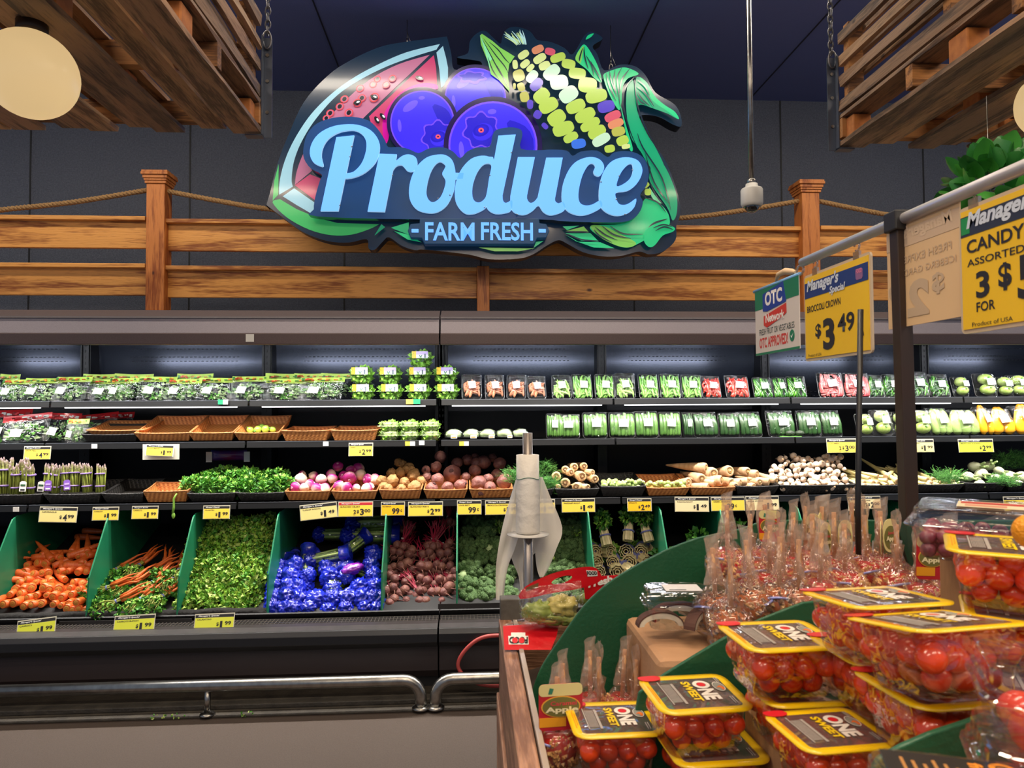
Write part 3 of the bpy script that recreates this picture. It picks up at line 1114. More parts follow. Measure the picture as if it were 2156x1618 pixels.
def loops_prism(b, loops, y0, y1):
    tri = tessellate_polygon([[Vector((p[0], p[1], 0)) for p in l] for l in loops])
    flat = [p for l in loops for p in l]
    b.mi = 0
    b.add([(p[0], y0, p[1]) for p in flat], [tuple(t) if ((flat[t[1]][0] - flat[t[0]][0]) * (flat[t[2]][1] - flat[t[0]][1]) - (flat[t[2]][0] - flat[t[0]][0]) * (flat[t[1]][1] - flat[t[0]][1])) > 0 else (t[0], t[2], t[1]) for t in tri])
    b.mi = 1
    for l in loops:
        n = len(l)
        b.add([(p[0], y0, p[1]) for p in l] + [(p[0], y1, p[1]) for p in l], [(i, (i + 1) % n, (i + 1) % n + n, i + n) for i in range(n)])


P1 = [(725, 142), (910, 122), (745, 905), (562, 905)]
P2 = [(592, 437), (540, 432), (480, 390), (452, 310), (470, 210), (540, 110), (660, 40), (800, 10), (950, 15), (1080, 70), (1160, 170), (1172, 280), (1130, 400), (1030, 500), (920, 553), (810, 568), (822, 518), (900, 500), (980, 420), (1025, 310),
      (1035, 200), (1000, 120), (930, 75), (850, 70), (740, 95), (640, 160), (585, 250), (572, 340)]
r1 = [(1170, 312), (1350, 318), (1340, 388)] + catmull([(1340, 388), (1400, 338), (1470, 318), (1540, 345), (1562, 400), (1550, 460), (1510, 495), (1460, 490), (1425, 450), (1395, 428), (1345, 440), (1310, 482)], 3, False) + [(1225, 912), (1047, 908)]
o1 = catmull([(1780, 320), (1860, 330), (1925, 385), (1955, 500), (1950, 620), (1930, 720), (1870, 840), (1780, 910), (1680, 925), (1560, 890), (1490, 800), (1475, 690), (1500, 560), (1560, 440), (1660, 350)], 4)
o2 = catmull([(1800, 395), (1850, 430), (1843, 465), (1818, 520), (1850, 580), (1845, 650), (1800, 760), (1730, 812), (1680, 790), (1655, 720), (1665, 620), (1700, 500), (1750, 420)], 4)
oc = [(1930, 508), (2040, 512), (2030, 572), (1930, 572)]
d1 = [(385, 110), (543, 100), (424, 650)] + catmull([(424, 650), (428, 700), (455, 722), (510, 700), (500, 790), (440, 815), (360, 820), (300, 790), (275, 740), (280, 640)], 3, False) + [(345, 330)]
d2 = catmull([(345, 330), (300, 302), (230, 293), (140, 320), (60, 400), (10, 500), (-10, 600), (-5, 700), (30, 770), (80, 815), (130, 825), (200, 808), (285, 745), (330, 560)], 3)
d3 = catmull([(322, 385), (290, 362), (240, 380), (190, 450), (155, 550), (148, 640), (165, 700), (210, 718), (255, 690), (278, 640), (300, 500)], 3)
u1 = [(562, 305), (717, 305)] + catmull([(655, 610), (645, 680), (675, 722), (715, 705), (742, 670)], 3, False) + [(820, 310), (970, 310)] + catmull([(908, 640), (900, 700), (930, 725), (975, 715), (990, 780), (930, 818), (850, 832), (790, 800), (750, 745), (700, 790), (640, 825), (580, 828), (520, 800), (495, 740), (495, 650)], 3, False)
c1 = catmull([(1020, 430), (1080, 355), (1160, 315), (1240, 305), (1310, 330), (1345, 385), (1335, 440), (1300, 478), (1260, 465), (1250, 430), (1265, 390), (1240, 362), (1200, 380), (1150, 470), (1120, 580), (1112, 670), (1130, 725), (1180, 745), (1240, 735), (1310, 700), (1325, 755), (1260, 800), (1180, 830), (1100, 832), (1020, 800), (975, 740), (960, 660), (975, 540)], 3)
e1 = catmull([(1340, 440), (1400, 355), (1480, 315), (1570, 308), (1650, 335), (1690, 400), (1685, 470), (1640, 550), (1560, 610), (1455, 628), (1455, 680), (1480, 730), (1530, 740), (1580, 720), (1637, 683), (1620, 760), (1560, 815), (1470, 838), (1390, 820), (1325, 770), (1300, 690), (1305, 560)], 3)
e2 = catmull([(1600, 368), (1560, 375), (1510, 430), (1475, 500), (1460, 570), (1520, 550), (1580, 500), (1608, 430)], 3)
LY = SY + PLY - .018
for parts, f in (([[P1], [catmull(P2, 3)]], C_), ([[r1]], C_), ([[o1, o2], [oc]], C_), ([[d1], [d2, d3]], D_), ([[u1]], D_), ([[c1]], D_), ([[e1, e2]], D_)):
    b = MB()
    for k, lp in enumerate(parts):
        loops_prism(b, [sp(l, f, LY) for l in lp], PLY - .018 - k * .0004, PLY)
    b.build('letter', [LET, LEDG], sign)


def fit_text(name, txt, mat, x0, x1, z0, z1, y, parent, bold=0.02, depth=.001, shear=0.0, mirror=False):
    me = text_mesh(txt, 1.0, mat, bold, 0.0, shear).copy()
    xs = [v.co.x for v in me.vertices]
    ys = [v.co.y for v in me.vertices]
    a, c, d, e = min(xs), max(xs), min(ys), max(ys)
    sx, sy = (x1 - x0) / (c - a), (z1 - z0) / (e - d)
    me.transform(UP @ Matrix.Translation((x0, z0, -y)) @ Matrix.Diagonal((sx, sy, 1, 1)) @ Matrix.Translation((-a, -d, 0)))
    return link(name, me, parent)


q = sp([(832, 1093), (1076, 1005), (1108, 1093), (1364, 1005)], A_, SY + PLY - .006)
fit_text('tagline_lettering', 'FARM', LET, q[0][0], q[1][0], q[0][1], q[1][1], PLY - .0075, sign, .022)
fit_text('tagline_lettering', 'FRESH', LET, q[2][0], q[3][0], q[2][1], q[3][1], PLY - .0075, sign, .022)
for xa in ((765, 800), (1392, 1428)):
    q = sp([(xa[0], 1055), (xa[1], 1037)], A_, SY + PLY - .006)
    MB().box((q[0][0], PLY - .0085, q[0][1]), (q[1][0], PLY - .0036, q[1][1])).build('tagline_dash', LET, sign, bevel=.003)
for p_ in ((470, 630), (462, 680), (412, 920), (672, 772), (896, 886), (955, 870), (1152, 772), (1125, 930), (1285, 965), (1258, 660), (1855, 745), (1790, 775), (1700, 805), (1775, 890), (1818, 965)):
    x, z = sp([p_], A_, LY)[0]
    MB().ball((x, PLY - .0185, z), .0045, 8, 5).build('screw', STEEL, sign)
# hanging cables of the sign
for px, ytop, yb_, lab in ((856, 52, 95, 'left one'), (1289, 62, 138, 'right one')):
    a, c = at(px, yb_, SY), at(px - 1, ytop, SY)
    b = MB()
    b.tube([(a.x, SY + .04, a.z - .03), (a.x, SY + .04, CEIL_Z)], .0022, 6)
    # twisted tail and quick link
    b.tube([(a.x, SY + .04, a.z + .10), (a.x + .012, SY + .037, a.z + .06), (a.x + .035, SY + .035, a.z + .0)], .002, 5)
    pts = [(a.x + .012 * math.sin(t), SY + .036, a.z - .0 + .028 * math.cos(t)) for t in [2 * PI * k / 14 for k in range(15)]]
    b.tube(pts, .0032, 6)
    b.tube([(a.x, SY + .037, a.z + .03), (a.x, SY + .037, a.z + .06)], .005, 6)
    b.build('hanging_cable', STEEL, label='thin steel cable from the ceiling to the top of the lit sign, ' + lab, cat='cable')
# ================================================================== hanging pallet clusters, lamps, dome camera
PW = [wood('pallet_wood_%d' % i, d, l, 'Y', 1.2, 0.7, True, 1.4, .2) for i, (d, l) in enumerate((('54402f', '9a775a'), ('5f4732', 'ac8560'), ('4a3a30', '86684f')))]
PWX = wood('pallet_block', '5d3a1e', 'a8733f', 'X', 1.0, 0.7, False, 1.4, .2)
PEDGE = M('split_edge', '8d7b68', .8, col2='5f4c3b', nscale=30)
SBAR = M('flat_bar', '5d6472', .45, metal=.7)


def board(b, x0, x1, y0, y1, z0, z1, seed):
    """One plank with slightly ragged edges running along Y."""
    n = 9
    vs, fs = [], []
    rr = random.Random(seed)
    for i in range(n + 1):
        y = y0 + (y1 - y0) * i / n
        j = [rr.uniform(-.005, .005) for _ in range(4)]
        vs += [(x0 + j[0], y, z0), (x1 + j[1], y, z0), (x1 + j[2], y, z1), (x0 + j[3], y, z1)]
    for i in range(n):
        for k in range(4):
            a, c = i * 4 + k, i * 4 + (k + 1) % 4
            fs.append((a, c, c + 4, a + 4))
    fs += [(3, 2, 1, 0), (n * 4, n * 4 + 1, n * 4 + 2, n * 4 + 3)]
    b.add(vs, fs)


def cluster(side, xe, label):
    """A box of reclaimed pallets hung on chains: a bottom pallet and one standing on edge along the aisle side."""
    s = side
    Yf, zb = 3.2, at(553 if s < 0 else 1765, 284 if s < 0 else 312, 3.2).z
    t = thing('hanging_pallet', label, 'pallet', (xe, Yf, zb))
    k = 0
    L = 2.25
    # bottom boards
    x = 0.0
    for wdt, gap, y_end, dz in ((.125, .03, 0, 0), (.11, .07, 0, .02), (.125, .005, 0, 0), (.10, .055, -.02, .012), (.12, .02, 0, 0), (.10, .07, .01, .015), (.13, .01, 0, 0), (.11, .04, 0, 0), (.12, .02, 0, .01), (.12, .02, 0, 0)):
        x0, x1 = s * x, s * (x + wdt)
        b = MB()
        board(b, min(x0, x1) , max(x0, x1), -L, -.01 + y_end, dz, dz + .02, k)
        b.build('bottom_board', PW[k % 3], t)
        k += 1
        x += wdt + gap
    W = x
    # stringers and blocks
    for y in (-.03, -.55, -1.1, -1.7):
        a, c = sorted((0.0, s * W))
        MB().box((a, y - .022, .034), (c, y + .022, .125)).build('stringer', PWX, t, bevel=.002)
    for q, (xx, y) in enumerate(((.02, -.8), (.02, -.06), (.42, -.32), (.66, -.5), (.36, -.9), (.75, -.04))):
        a, c = sorted((s * xx, s * (xx + .085)))
        MB().box((a, y - .05, .02), (c, y + .05, .12)).build('block', M('block_orange', '9a5a2a', .7, col2='b97438', nscale=30), t, bevel=.006)
    x = 0.0
    for wdt, gap in ((.12, .09), (.11, .07), (.12, .11), (.11, .06), (.12, .08)):
        x0, x1 = sorted((s * x, s * (x + wdt)))
        b = MB()
        board(b, x0, x1, -L, -.02, .127, .145, k)
        b.build('top_board', PW[(k + 1) % 3], t)
        k += 1
        x += wdt + gap
    # pallet on edge: boards stacked up the aisle side
    for j, (z0, h) in enumerate(((.16, .085), (.275, .075), (.375, .07), (.475, .08))):
        b = MB()
        board(b, min(0, s * .02), max(0, s * .02), -L, -.02 - .012 * (j % 2), z0, z0 + h * .62, k)
        b.build('side_board', PW[(k + 2) % 3], t)
        b = MB()
        board(b, min(s * .09, s * .108), max(s * .09, s * .108), -L, -.03, z0 + .045, z0 + h * .7 + .045, k + 50)
        b.build('side_board', PW[k % 3], t)
        k += 1
    for y in (-.06, -.75, -1.5):
        a, c = sorted((s * .02, s * .09))
        MB().box((a, y - .022, .15), (c, y + .022, .56)).build('upright_block', PWX, t, bevel=.002)
    # steel flat bar at the corner with bolts and the chain
    top = at(551 if s < 0 else 1748, 80 if s < 0 else 122, 3.2).z - zb
    a, c = sorted((-s * .001, -s * .006))
    b = MB().box((a, -.03, -.012), (c, .015, top))
    a2, c2 = sorted((-s * .006, s * .07))
    b.box((a2, -.03, -.014), (c2, .015, -.008))
    b.box((min(-s * .04, -s * .001), .0, -.012), (max(-s * .04, -s * .001), .004, top))
    br = b.build('corner_bracket', SBAR, t)
    for z in (.1, top * .55, top - .08):
        MB().lathe([(.008, 0), (.008, .004), (.004, .006)], 10, 'Y').build('bolt', STEEL, br, loc=(-s * .02, -.006, z))
    return t, xe, Yf, zb, zb + top


def chain(x, y, z0, z1, label, r=.0045, ln=.042):
    b = MB()
    n = int((z1 - z0) / (ln * .72))
    for i in range(n + 1):
        c = Vector((x, y, z0 + i * (z1 - z0) / n))
        u = Vector((1, 0, 0)) if i % 2 else Vector((0, 1, 0))
        pts = [c + u * (.011 * math.cos(a)) + Vector((0, 0, ln * .5 * math.sin(a))) for a in [2 * PI * k / 10 for k in range(11)]]
        b.tube(pts, r, 5, caps=False)
    # carabiner at the foot
    pts = [Vector((x + .018 * math.cos(a), y - .012, z0 - .045 + .04 * math.sin(a))) for a in [2 * PI * k / 14 for k in range(15)]]
    b.tube(pts, .0045, 6, caps=False)
    return b.build('chain', M('chain_steel', '6b6a6d', .4, metal=.9), label=label, cat='chain')


xe = at(553, 284, 3.2).x
_, cx_, cy_, zb_, zt_ = cluster(-1, xe, 'weathered wooden pallet cluster hanging at the top left with a steel corner bar')
chain(cx_ + .02, 3.2, zt_ + .03, CEIL_Z, 'steel chain holding the left pallet cluster')
xr = at(1762, 312, 3.2).x
_, cx_, cy_, zb_, zt_ = cluster(1, xr, 'weathered wooden pallet cluster hanging at the top right with a steel corner bar')
chain(cx_ - .02, 3.2, zt_ + .03, CEIL_Z, 'dark steel chain holding the right pallet cluster')

GLOBE = M('globe_glass', '8a7a60', .3, emit=.72, ecol='f0cc92', spec=.3)
for px, py, Y, r, lab in ((66, 157, 2.3, .135, 'glowing cream globe lamp under the left pallet cluster'), (2226, 214, 2.5, .135, 'glowing cream globe lamp under the right pallet cluster')):
    c = at(px, py, Y)
    t = thing('globe_lamp', lab, 'lamp', (c.x, c.y, c.z + r))
    MB().ball((0, 0, -r), r, 40, 24).build('globe', GLOBE, t)
    MB().lathe([(.045, -.01), (.045, .03), (.02, .05), (.006, .055), (.006, .5)], 20).build('fitter', M('fitter', '3a2f28', .4, metal=.8), t)

# security camera on its long ceiling pole
c = at(1583, 420, 3.35)
t = thing('security_camera', 'white dome security camera at the end of a long galvanised ceiling pole', 'camera', (c.x, c.y, c.z))
MB().tube([(0, 0, .07), (0, 0, CEIL_Z - c.z)], .0125, 14).build('pole', STEEL, t)
MB().lathe([(.028, .075), (.030, .060), (.048, .052), (.052, .045), (.052, -.022), (.046, -.034), (.04, -.036)], 30).build('housing', M('cam_white', 'c9c6bf', .45), t)
MB().lathe([(.020, .075), (.020, .095), (.014, .1)], 16).build('collar', STEEL, t)
MB().ball((0, 0, -.032), (.036, .036, .034), 24, 14).build('dome', M('dome_smoke', '0c0d10', .06, spec=.9, coat=1), t)

# ================================================================== generic leafy clump
def leafy(name, n, R3, leaf, mats, seed=0, stem=True, curl=.4, flat=.0, long=1.0):
    """A clump of little leaves on stems filling an ellipsoid."""
    rr = random.Random(seed)
    b = MB()
    for i in range(n):
        d = Vector((rr.gauss(0, 1), rr.gauss(0, 1), rr.gauss(0, 1))).normalized()
        q = rr.uniform(.45, 1.0) ** .5
        c = Vector((d.x * R3[0] * q, d.y * R3[1] * q, d.z * R3[2] * q))
        u = (d + Vector((rr.uniform(-.9, .9), rr.uniform(-.9, .9), rr.uniform(-.5, .9)))).normalized()
        v = u.cross(Vector((rr.uniform(-1, 1), rr.uniform(-1, 1), rr.uniform(-1, 1)))).normalized()
        w_ = u.cross(v)
        L = leaf * rr.uniform(.6, 1.3) * long
        W = leaf * rr.uniform(.35, .6)
        b.mi = rr.randrange(len(mats))
        up = w_ * L * curl * rr.uniform(-.5, 1)
        b.add([c, c + u * L * .45 + v * W, c + u * L + up, c + u * L * .45 - v * W, c + u * L * .5 + w_ * W * .45],
              [(0, 1, 4), (1, 2, 4), (2, 3, 4), (3, 0, 4)])
    return b.mesh(name, mats)


LEAFD = M('leaf_dark', '2f6a22', .5, rand=.15)
LEAFM = M('leaf_mid', '4f8f30', .5, rand=.15)
LEAFL = M('leaf_light', '83b545', .5, rand=.12)
LEAFY = M('leaf_yellow', 'b0c66a', .5, rand=.1)
FOL = M('leaf_basil', '4aa03e', .4, coat=.2, rand=.1)
FOL2 = M('leaf_basil_dark', '2f7a33', .4, coat=.2)

# hanging leafy plant behind the sign rail
c = at(2100, 385, 2.3)
t = thing('hanging_plant', 'bright green leafy hanging plant behind the silver sign tube at the right edge', 'plant', (c.x, c.y, c.z))
b = MB()
rr = random.Random(5)
for i in range(150):
    d = Vector((rr.gauss(0, 1), rr.gauss(0, .8), rr.gauss(0, .9) + .2)).normalized()
    q = rr.uniform(.5, 1)
    cc = Vector((d.x * .13 * q, d.y * .12 * q, d.z * .10 * q - .02))
    u = (d + Vector((rr.uniform(-.5, .5), rr.uniform(-.5, .5), rr.uniform(-.2, .6)))).normalized()
    v = u.cross(Vector((rr.uniform(-1, 1), rr.uniform(-1, 1), rr.uniform(-1, 1)))).normalized()
    w_ = u.cross(v)
    L, W = rr.uniform(.06, .10), rr.uniform(.028, .042)
    b.mi = rr.randrange(2)
    rows = []
    for k in range(6):
        tt = k / 5
        ww = W * math.sin(PI * (0.08 + .9 * tt)) ** .7
        mid = cc + u * L * tt + w_ * (.25 * L * tt * tt)
        rows += [mid - v * ww + w_ * ww * .35, mid, mid + v * ww + w_ * ww * .35]
    o_ = b.smooth
    b.smooth = True
    b.add(rows, [(k * 3 + j, k * 3 + j + 1, k * 3 + j + 4, k * 3 + j + 3) for k in range(5) for j in range(2)])
    b.smooth = o_
b.build('foliage', [FOL, FOL2], t)
MB().lathe([(.05, -.19), (.075, -.17), (.09, -.09), (.092, -.085)], 20).build('pot', M('pot_dark', '2c2722', .6), t)
MB().tube([(-.03, 0, -.05), (-.03, 0, .30)], .0015, 5).build('hanging_wire', STEEL, t)

# ================================================================== price cards
YEL = M('card_yellow', 'efd24a', .45, emit=.0)
YELP = M('card_pale', 'e9d98a', .45)
YELG = M('card_lime', 'd3d83c', .45)
YELO = M('card_amber', 'f0bd18', .45)
CREAM = M('card_cream', 'ead9a8', .45)
INK = M('ink', '1c1a1c', .6)
INKR = M('ink_red', 'c22a30', .6)
WHT = M('white_paper', 'e8e6e0', .6)
GRY = M('grey_print', '8d8f92', .6)
HOLDER = clear('holder_clear', gloss=.5, base=.04)
_pn = [0]


def price_card(px0, px1, py0, py1, Y, txt, label, mat=YEL, head=INK, tilt=0.0, lean=-.12, name=None, back=None, dy=0.0):
    """A price card clipped under a shelf edge. txt like '$1.99', '99c', '2$3.00'."""
    a, c = at(px0, py0, Y), at(px1, py1, Y)
    w_, h = c.x - a.x, a.z - c.z
    t = thing('price_card', label, 'price sign', ((a.x + c.x) / 2, Y + dy, a.z), (lean, tilt, 0))
    MB().box((-w_ / 2 - .002, 0, -h - .002), (w_ / 2 + .002, .0012, 0)).build('holder', back or M('holder_back', 'c9c4ae', .4), t)
    MB().box((-w_ / 2 + .002, -.0012, -h + .001), (w_ / 2 - .002, 0, -h * .26)).build('card', mat, t)
    MB().box((-w_ / 2 + .002, -.0014, -h * .24), (w_ / 2 - .002, 0, -h * .07)).build('header', head, t)
    fit_text('header_lettering', "Manager's Special", M('header_white', 'd9d9d6', .5), -w_ * .42, w_ * .12, -h * .21, -h * .09, -.0018, t, .03, shear=.3)
    fit_text('product_lettering', name or 'FRESH PRODUCE', INK, -w_ * .44, -w_ * .44 + w_ * (.035 * len(name or 'FRESH PRODUCE') + .08), -h * .40, -h * .31, -.0016, t, .02)
    H = h * .42
    z0 = -h * .90

    def dig(s_, x, z, hh, ww):
        fit_text('price_lettering', s_, INK, x, x + ww, z, z + hh, -.0018, t, .03)
    if txt.endswith('c'):
        dig(txt[:-1], w_ * -.04, z0, H, h * .55)
        dig('c', w_ * -.04 + h * .62, z0 + H * .35, H * .42, h * .12)
    else:
        pre, rest = ('', txt[1:]) if txt[0] == '$' else (txt[0], txt[2:])
        d_, ce = rest.split('.')
        x = w_ * .43 - h * .38 - h * .05 - h * .26 * len(d_)
        dig('$', x - h * .22, z0 + H * .22, H * .58, h * .15)
        if pre:
            dig(pre, x - h * .44, z0 + H * .2, H * .6, h * .17)
            dig('FOR', x - h * .44, z0 - H * .05, H * .14, h * .13)
        dig(d_, x, z0 - .001, H, h * (.26 if d_ != '1' else .15))
        dig(ce, x + h * .30, z0 + H * .38, H * .54, h * .40)
    _pn[0] += 1
    return t


S3, S2 = Y3 - .02, Y2 - .02
P_ = price_card
P_(52, 107, 940, 967, S2, '$4.99', 'yellow 4.99 price card below the red-topped salad bags', YEL, name='SNOW PEAS')
P_(309, 366, 937, 960, S2 - .004, '$1.99', 'yellow card on a larger white holder under the wicker baskets', YEL, tilt=.05, name='LONG BEANS', back=WHT)
a, c = at(300, 936, S2), at(377, 968, S2)
MB().box((a.x, -.001, c.z), (c.x, .0, a.z)).build('card_holder', M('holder_white', 'c9c6b8', .4), loc=(0, S2 + .004, 0), label='white plastic card holder behind the yellow card under the wicker baskets', cat='card holder')
P_(735, 785, 933, 960, S2, '$2.99', 'yellow 2.99 price card below the rightmost empty wicker baskets', YEL, name='OKRA')
P_(1740, 1802, 924, 953, S2, '2$3.00', 'yellow 2 for 3.00 price card below the dark cucumber trays', YEL, name='CUCUMBER')
P_(1919, 1965, 925, 952, S2, '$1.99', 'pale yellow 1.99 price card below the round squash, right of the dark post', YELP, name='SQUASH')
P_(2017, 2090, 925, 952, S2, '$2.99', 'lime yellow 2.99 price card below the light green squash trays', YELG, name='MEXICAN SQUASH')
P_(85, 163, 1068, 1099, S3, '$4.99', 'wide yellow 4.99 price card below the asparagus', YELP, tilt=.03, name='ASPARAGUS')
P_(196, 250, 1068, 1095, S3, '$1.99', 'yellow 1.99 price card, first to the right of the asparagus card', YEL, name='CARROTS')
P_(279, 333, 1066, 1092, S3, '$1.99', 'yellow 1.99 price card directly below the small wicker basket', YEL, name='CARROTS')
P_(429, 484, 1065, 1092, S3, '$1.99', 'yellow 1.99 price card above the heap of cilantro', YEL, name='CILANTRO')
P_(631, 708, 1061, 1092, S3, '$1.49', 'tilted pale yellow 1.49 price card above the celery', YELP, tilt=-.10, name='TURNIP ROOTS')
P_(713, 785, 1057, 1087, S3, '2$3.00', 'yellow 2 for 3.00 price card with a red header', YEL, INKR, name='BUNCHED CELERY')
P_(803, 852, 1057, 1085, S3, '99c', 'yellow 99 cent price card below the tan root vegetables', YELO, name='RUTABAGA')
P_(860, 932, 1057, 1086, S3, '$2.99', 'wide yellow 2.99 price card above the bunched beets', YEL, name='BUNCHED BEETS')
P_(963, 1013, 1054, 1083, S3, '99c', 'yellow 99 cent price card below the large loose beets', YEL, name='LOOSE BEETS')
P_(1022, 1092, 1054, 1083, S3, '$1.99', 'yellow price card half hidden behind the bag roll', YEL, name='BROCCOLI CROWNS')
P_(1120, 1168, 1052, 1081, S3, '$1.99', 'yellow price card just right of the bag roll, mostly hidden', YEL, name='DILL')
P_(1183, 1252, 1050, 1078, S3, '$1.49', 'yellow 1.49 price card below the parsnips', YEL, name='PARSNIP ROOT')
P_(1321, 1371, 1050, 1076, S3, '$2.49', 'amber 2.49 price card below the brussels sprouts', YELO, name='SPROUTS')
P_(1421, 1492, 1047, 1077, S3, '$1.49', 'cream 1.49 price card below the white daikon roots', CREAM, name='DAIKON ROOT', tilt=.02)
P_(1497, 1567, 1047, 1075, S3, '99c', 'yellow 99 cent price card between two pale cards below the daikon', YEL, name='GREEN ONIONS')
P_(1570, 1639, 1045, 1074, S3, '$1.99', 'cream 1.99 price card below the heap of white onion bulbs', CREAM, name='KNOB ONIONS')
P_(1785, 1803, 1047, 1075, S3, '99c', 'narrow cream price card just left of the thin black rod', CREAM, name='LEEK')
P_(1808, 1853, 1045, 1071, S3, '2$2.00', 'cream 2 for 2.00 price card just right of the thin black rod', CREAM, name='LEMON GRASS')
P_(2112, 2190, 1046, 1075, S3, '$2.99', 'yellow price card at the right edge behind the grape box', YEL, name='FENNEL')
SB = 3.79
P_(38, 118, 1304, 1337, SB, '$1.99', 'lime 1.99 price card tilted down at the left, below the loose carrots', YELG, tilt=-.11, lean=-.35, name='CARROTS')
P_(243, 327, 1296, 1329, SB, '$1.99', 'lime 1.99 price card below the bunched carrots', YELG, tilt=-.04, lean=-.35, name='CARROTS BUNCH')
P_(412, 494, 1293, 1324, SB, '$1.99', 'lime 1.99 price card below the cilantro heap', YELG, tilt=-.02, lean=-.35, name='CILANTRO')
# small shelf chips
CHIPG = M('chip_green', '1f8a5e', .5)
for (px0, px1, y0, y1, Y, m1, m2, lab) in ((459, 480, 842, 852, Y1 - .02, CHIPG, WHT, 'small green and white shelf tag under the left herb bags'), (855, 885, 841, 851, Y1 - .02, YEL, CHIPG, 'small yellow and green shelf tag under the lettuce boxes'),
                                      (853, 874, 930, 939, Y2 - .02, YEL, WHT, 'small yellow and white shelf tag under the pale clamshells'), (967, 987, 930, 939, Y2 - .02, YEL, WHT, 'small yellow and white shelf tag under the wrapped oval trays')):
    a, c = at(px0, y0, Y), at(px1, y1, Y)
    h, w_ = a.z - c.z, c.x - a.x
    t = thing('shelf_tag', lab, 'shelf tag', (a.x, Y - .001, c.z))
    MB().box((0, 0, 0), (w_ * .5, .001, h)).build('tag_left', m1, t)
    MB().box((w_ * .5, 0, 0), (w_, .001, h)).build('tag_right', m2, t)
for (px, y, Y, lab) in ((199, 940, Y2, 'small white shelf clip under the wicker baskets at the left'), (686, 935, Y2, 'small white shelf clip left of the 2.99 card'), (888, 933, Y2, 'small white shelf clip under the pale clamshells'), (34, 1073, Y3, 'small white shelf clip under the leftmost asparagus')):
    p = at(px, y, Y - .02)
    MB().box((-.016, 0, -.013), (.016, .002, .013)).build('shelf_clip', WHT, loc=(p.x, Y - .022, p.z), label=lab, cat='clip')
# plastic channels hanging at the front of the bins
for px0, px1, y0, y1, lab in ((120, 400, 1312, 1322, 'long black card channel between the two lime cards at the left'), (922, 1055, 1275, 1283, 'grey card channel in front of the broccoli')):
    a, c = at(px0, y0, 3.85), at(px1, y1, 3.85)
    MB().box((0, -.002, 0), (c.x - a.x, .003, a.z - c.z)).build('card_channel', M('channel', '2e2c2c' if px0 < 500 else '8a8784', .35), loc=(a.x, 3.872, c.z), label=lab, cat='card channel')

# ================================================================== bag roll stand
BG = M('bag_film', 'f0eadf', .5, col2='e0d8cb', nscale=8, sss=.0, bump=.5, bscale=30)
c = at(1112, 1125, 2.55)
RX = c.x
zroll0, zroll1 = at(1112, 1122, 2.55).z, at(1112, 957, 2.55).z
t = thing('bag_stand', 'steel pole stand for produce bags, next to the corner of the wooden island', 'stand', (RX, 2.55, 0))
MB().tube([(0, 0, 0), (0, 0, at(1112, 912, 2.55).z)], .0175, 20).build('pole', M('pole_brushed', 'a89e96', .3, metal=.9), t)
MB().lathe([(.15, 0), (.15, .008), (.03, .02), (.02, .03)], 28).build('base_plate', BLK, t)
MB().lathe([(.02, 0), (.074, .0), (.076, .003), (.02, .006)], 30).build('roll_disc', M('disc_white', 'd0ccc5', .4), t, loc=(0, 0, zroll0 - .008))
MB().tube([Vector((.012 * math.cos(a), -.02, -.02 + .014 * math.sin(a))) for a in [2 * PI * k / 12 for k in range(13)]], .0022, 6).build('ring', STEEL, t, loc=(0, 0, zroll0))
t2 = thing('bag_roll', 'roll of white plastic produce bags on the steel stand, with loose bags hanging down', 'bag roll', (RX, 2.55, zroll0))
H = zroll1 - zroll0
MB().lathe([(.020, 0), (.042, 0), (.043, .01), (.043, H * .5), (.041, H * .62), (.041, H - .002), (.020, H)], 30, wob=.03).build('roll', BG, t2)
b = MB()
b.tube([Vector((.0425 * math.cos(a), .0425 * math.sin(a), H * .70 + .004 * math.sin(3 * a))) for a in [2 * PI * k / 30 for k in range(31)]], .0012, 4)
b.build('green_print', M('green_print', '5c8a70', .6), t2)


def sheet(name, rows, mat, parent, nseg=6, th=.0):
    """A hanging film: each row is (px left, px right, py, Y left, Y right)."""
    vs, fs = [], []
    rows = catmull(rows, 4, False)
    for (a, c_, py, ya, yb) in rows:
        for k in range(nseg + 1):
            u = k / nseg
            Y = ya + (yb - ya) * u + .010 * math.sin(u * 7 + py * .02)
            p = at(a + (c_ - a) * u, py, Y)
            vs.append(p - Vector((RX, 2.55, zroll0)))
    m = nseg + 1
    for i in range(len(rows) - 1):
        for k in range(nseg):
            fs.append((i * m + k, i * m + k + 1, i * m + m + k + 1, i * m + m + k))
    b = MB()
    b.smooth = True
    b.add(vs, fs)
    return b.build(name, mat, parent)


BF = clear('bag_sheet', 'f1ece2', gloss=.12, base=.02, rough=.4, haze=.8, hcol='f6f0e6')
sheet('loose_bag', [(1086, 1092, 1010, 2.61, 2.60), (1074, 1096, 1050, 2.61, 2.60), (1060, 1098, 1100, 2.61, 2.60), (1050, 1086, 1150, 2.61, 2.60), (1044, 1068, 1200, 2.60, 2.60), (1044, 1060, 1264, 2.60, 2.60)], BF, t2)
sheet('loose_bag', [(1136, 1142, 1005, 2.60, 2.61), (1130, 1158, 1045, 2.60, 2.61), (1124, 1184, 1112, 2.60, 2.61), (1126, 1172, 1155, 2.60, 2.61), (1130, 1156, 1195, 2.60, 2.61), (1136, 1144, 1216, 2.60, 2.60)], BF, t2)
sheet('loose_bag', [(1072, 1150, 1112, 2.64, 2.64), (1070, 1140, 1150, 2.64, 2.64), (1080, 1108, 1185, 2.63, 2.64), (1092, 1104, 1215, 2.63, 2.64), (1098, 1105, 1262, 2.62, 2.63)], BF, t2)
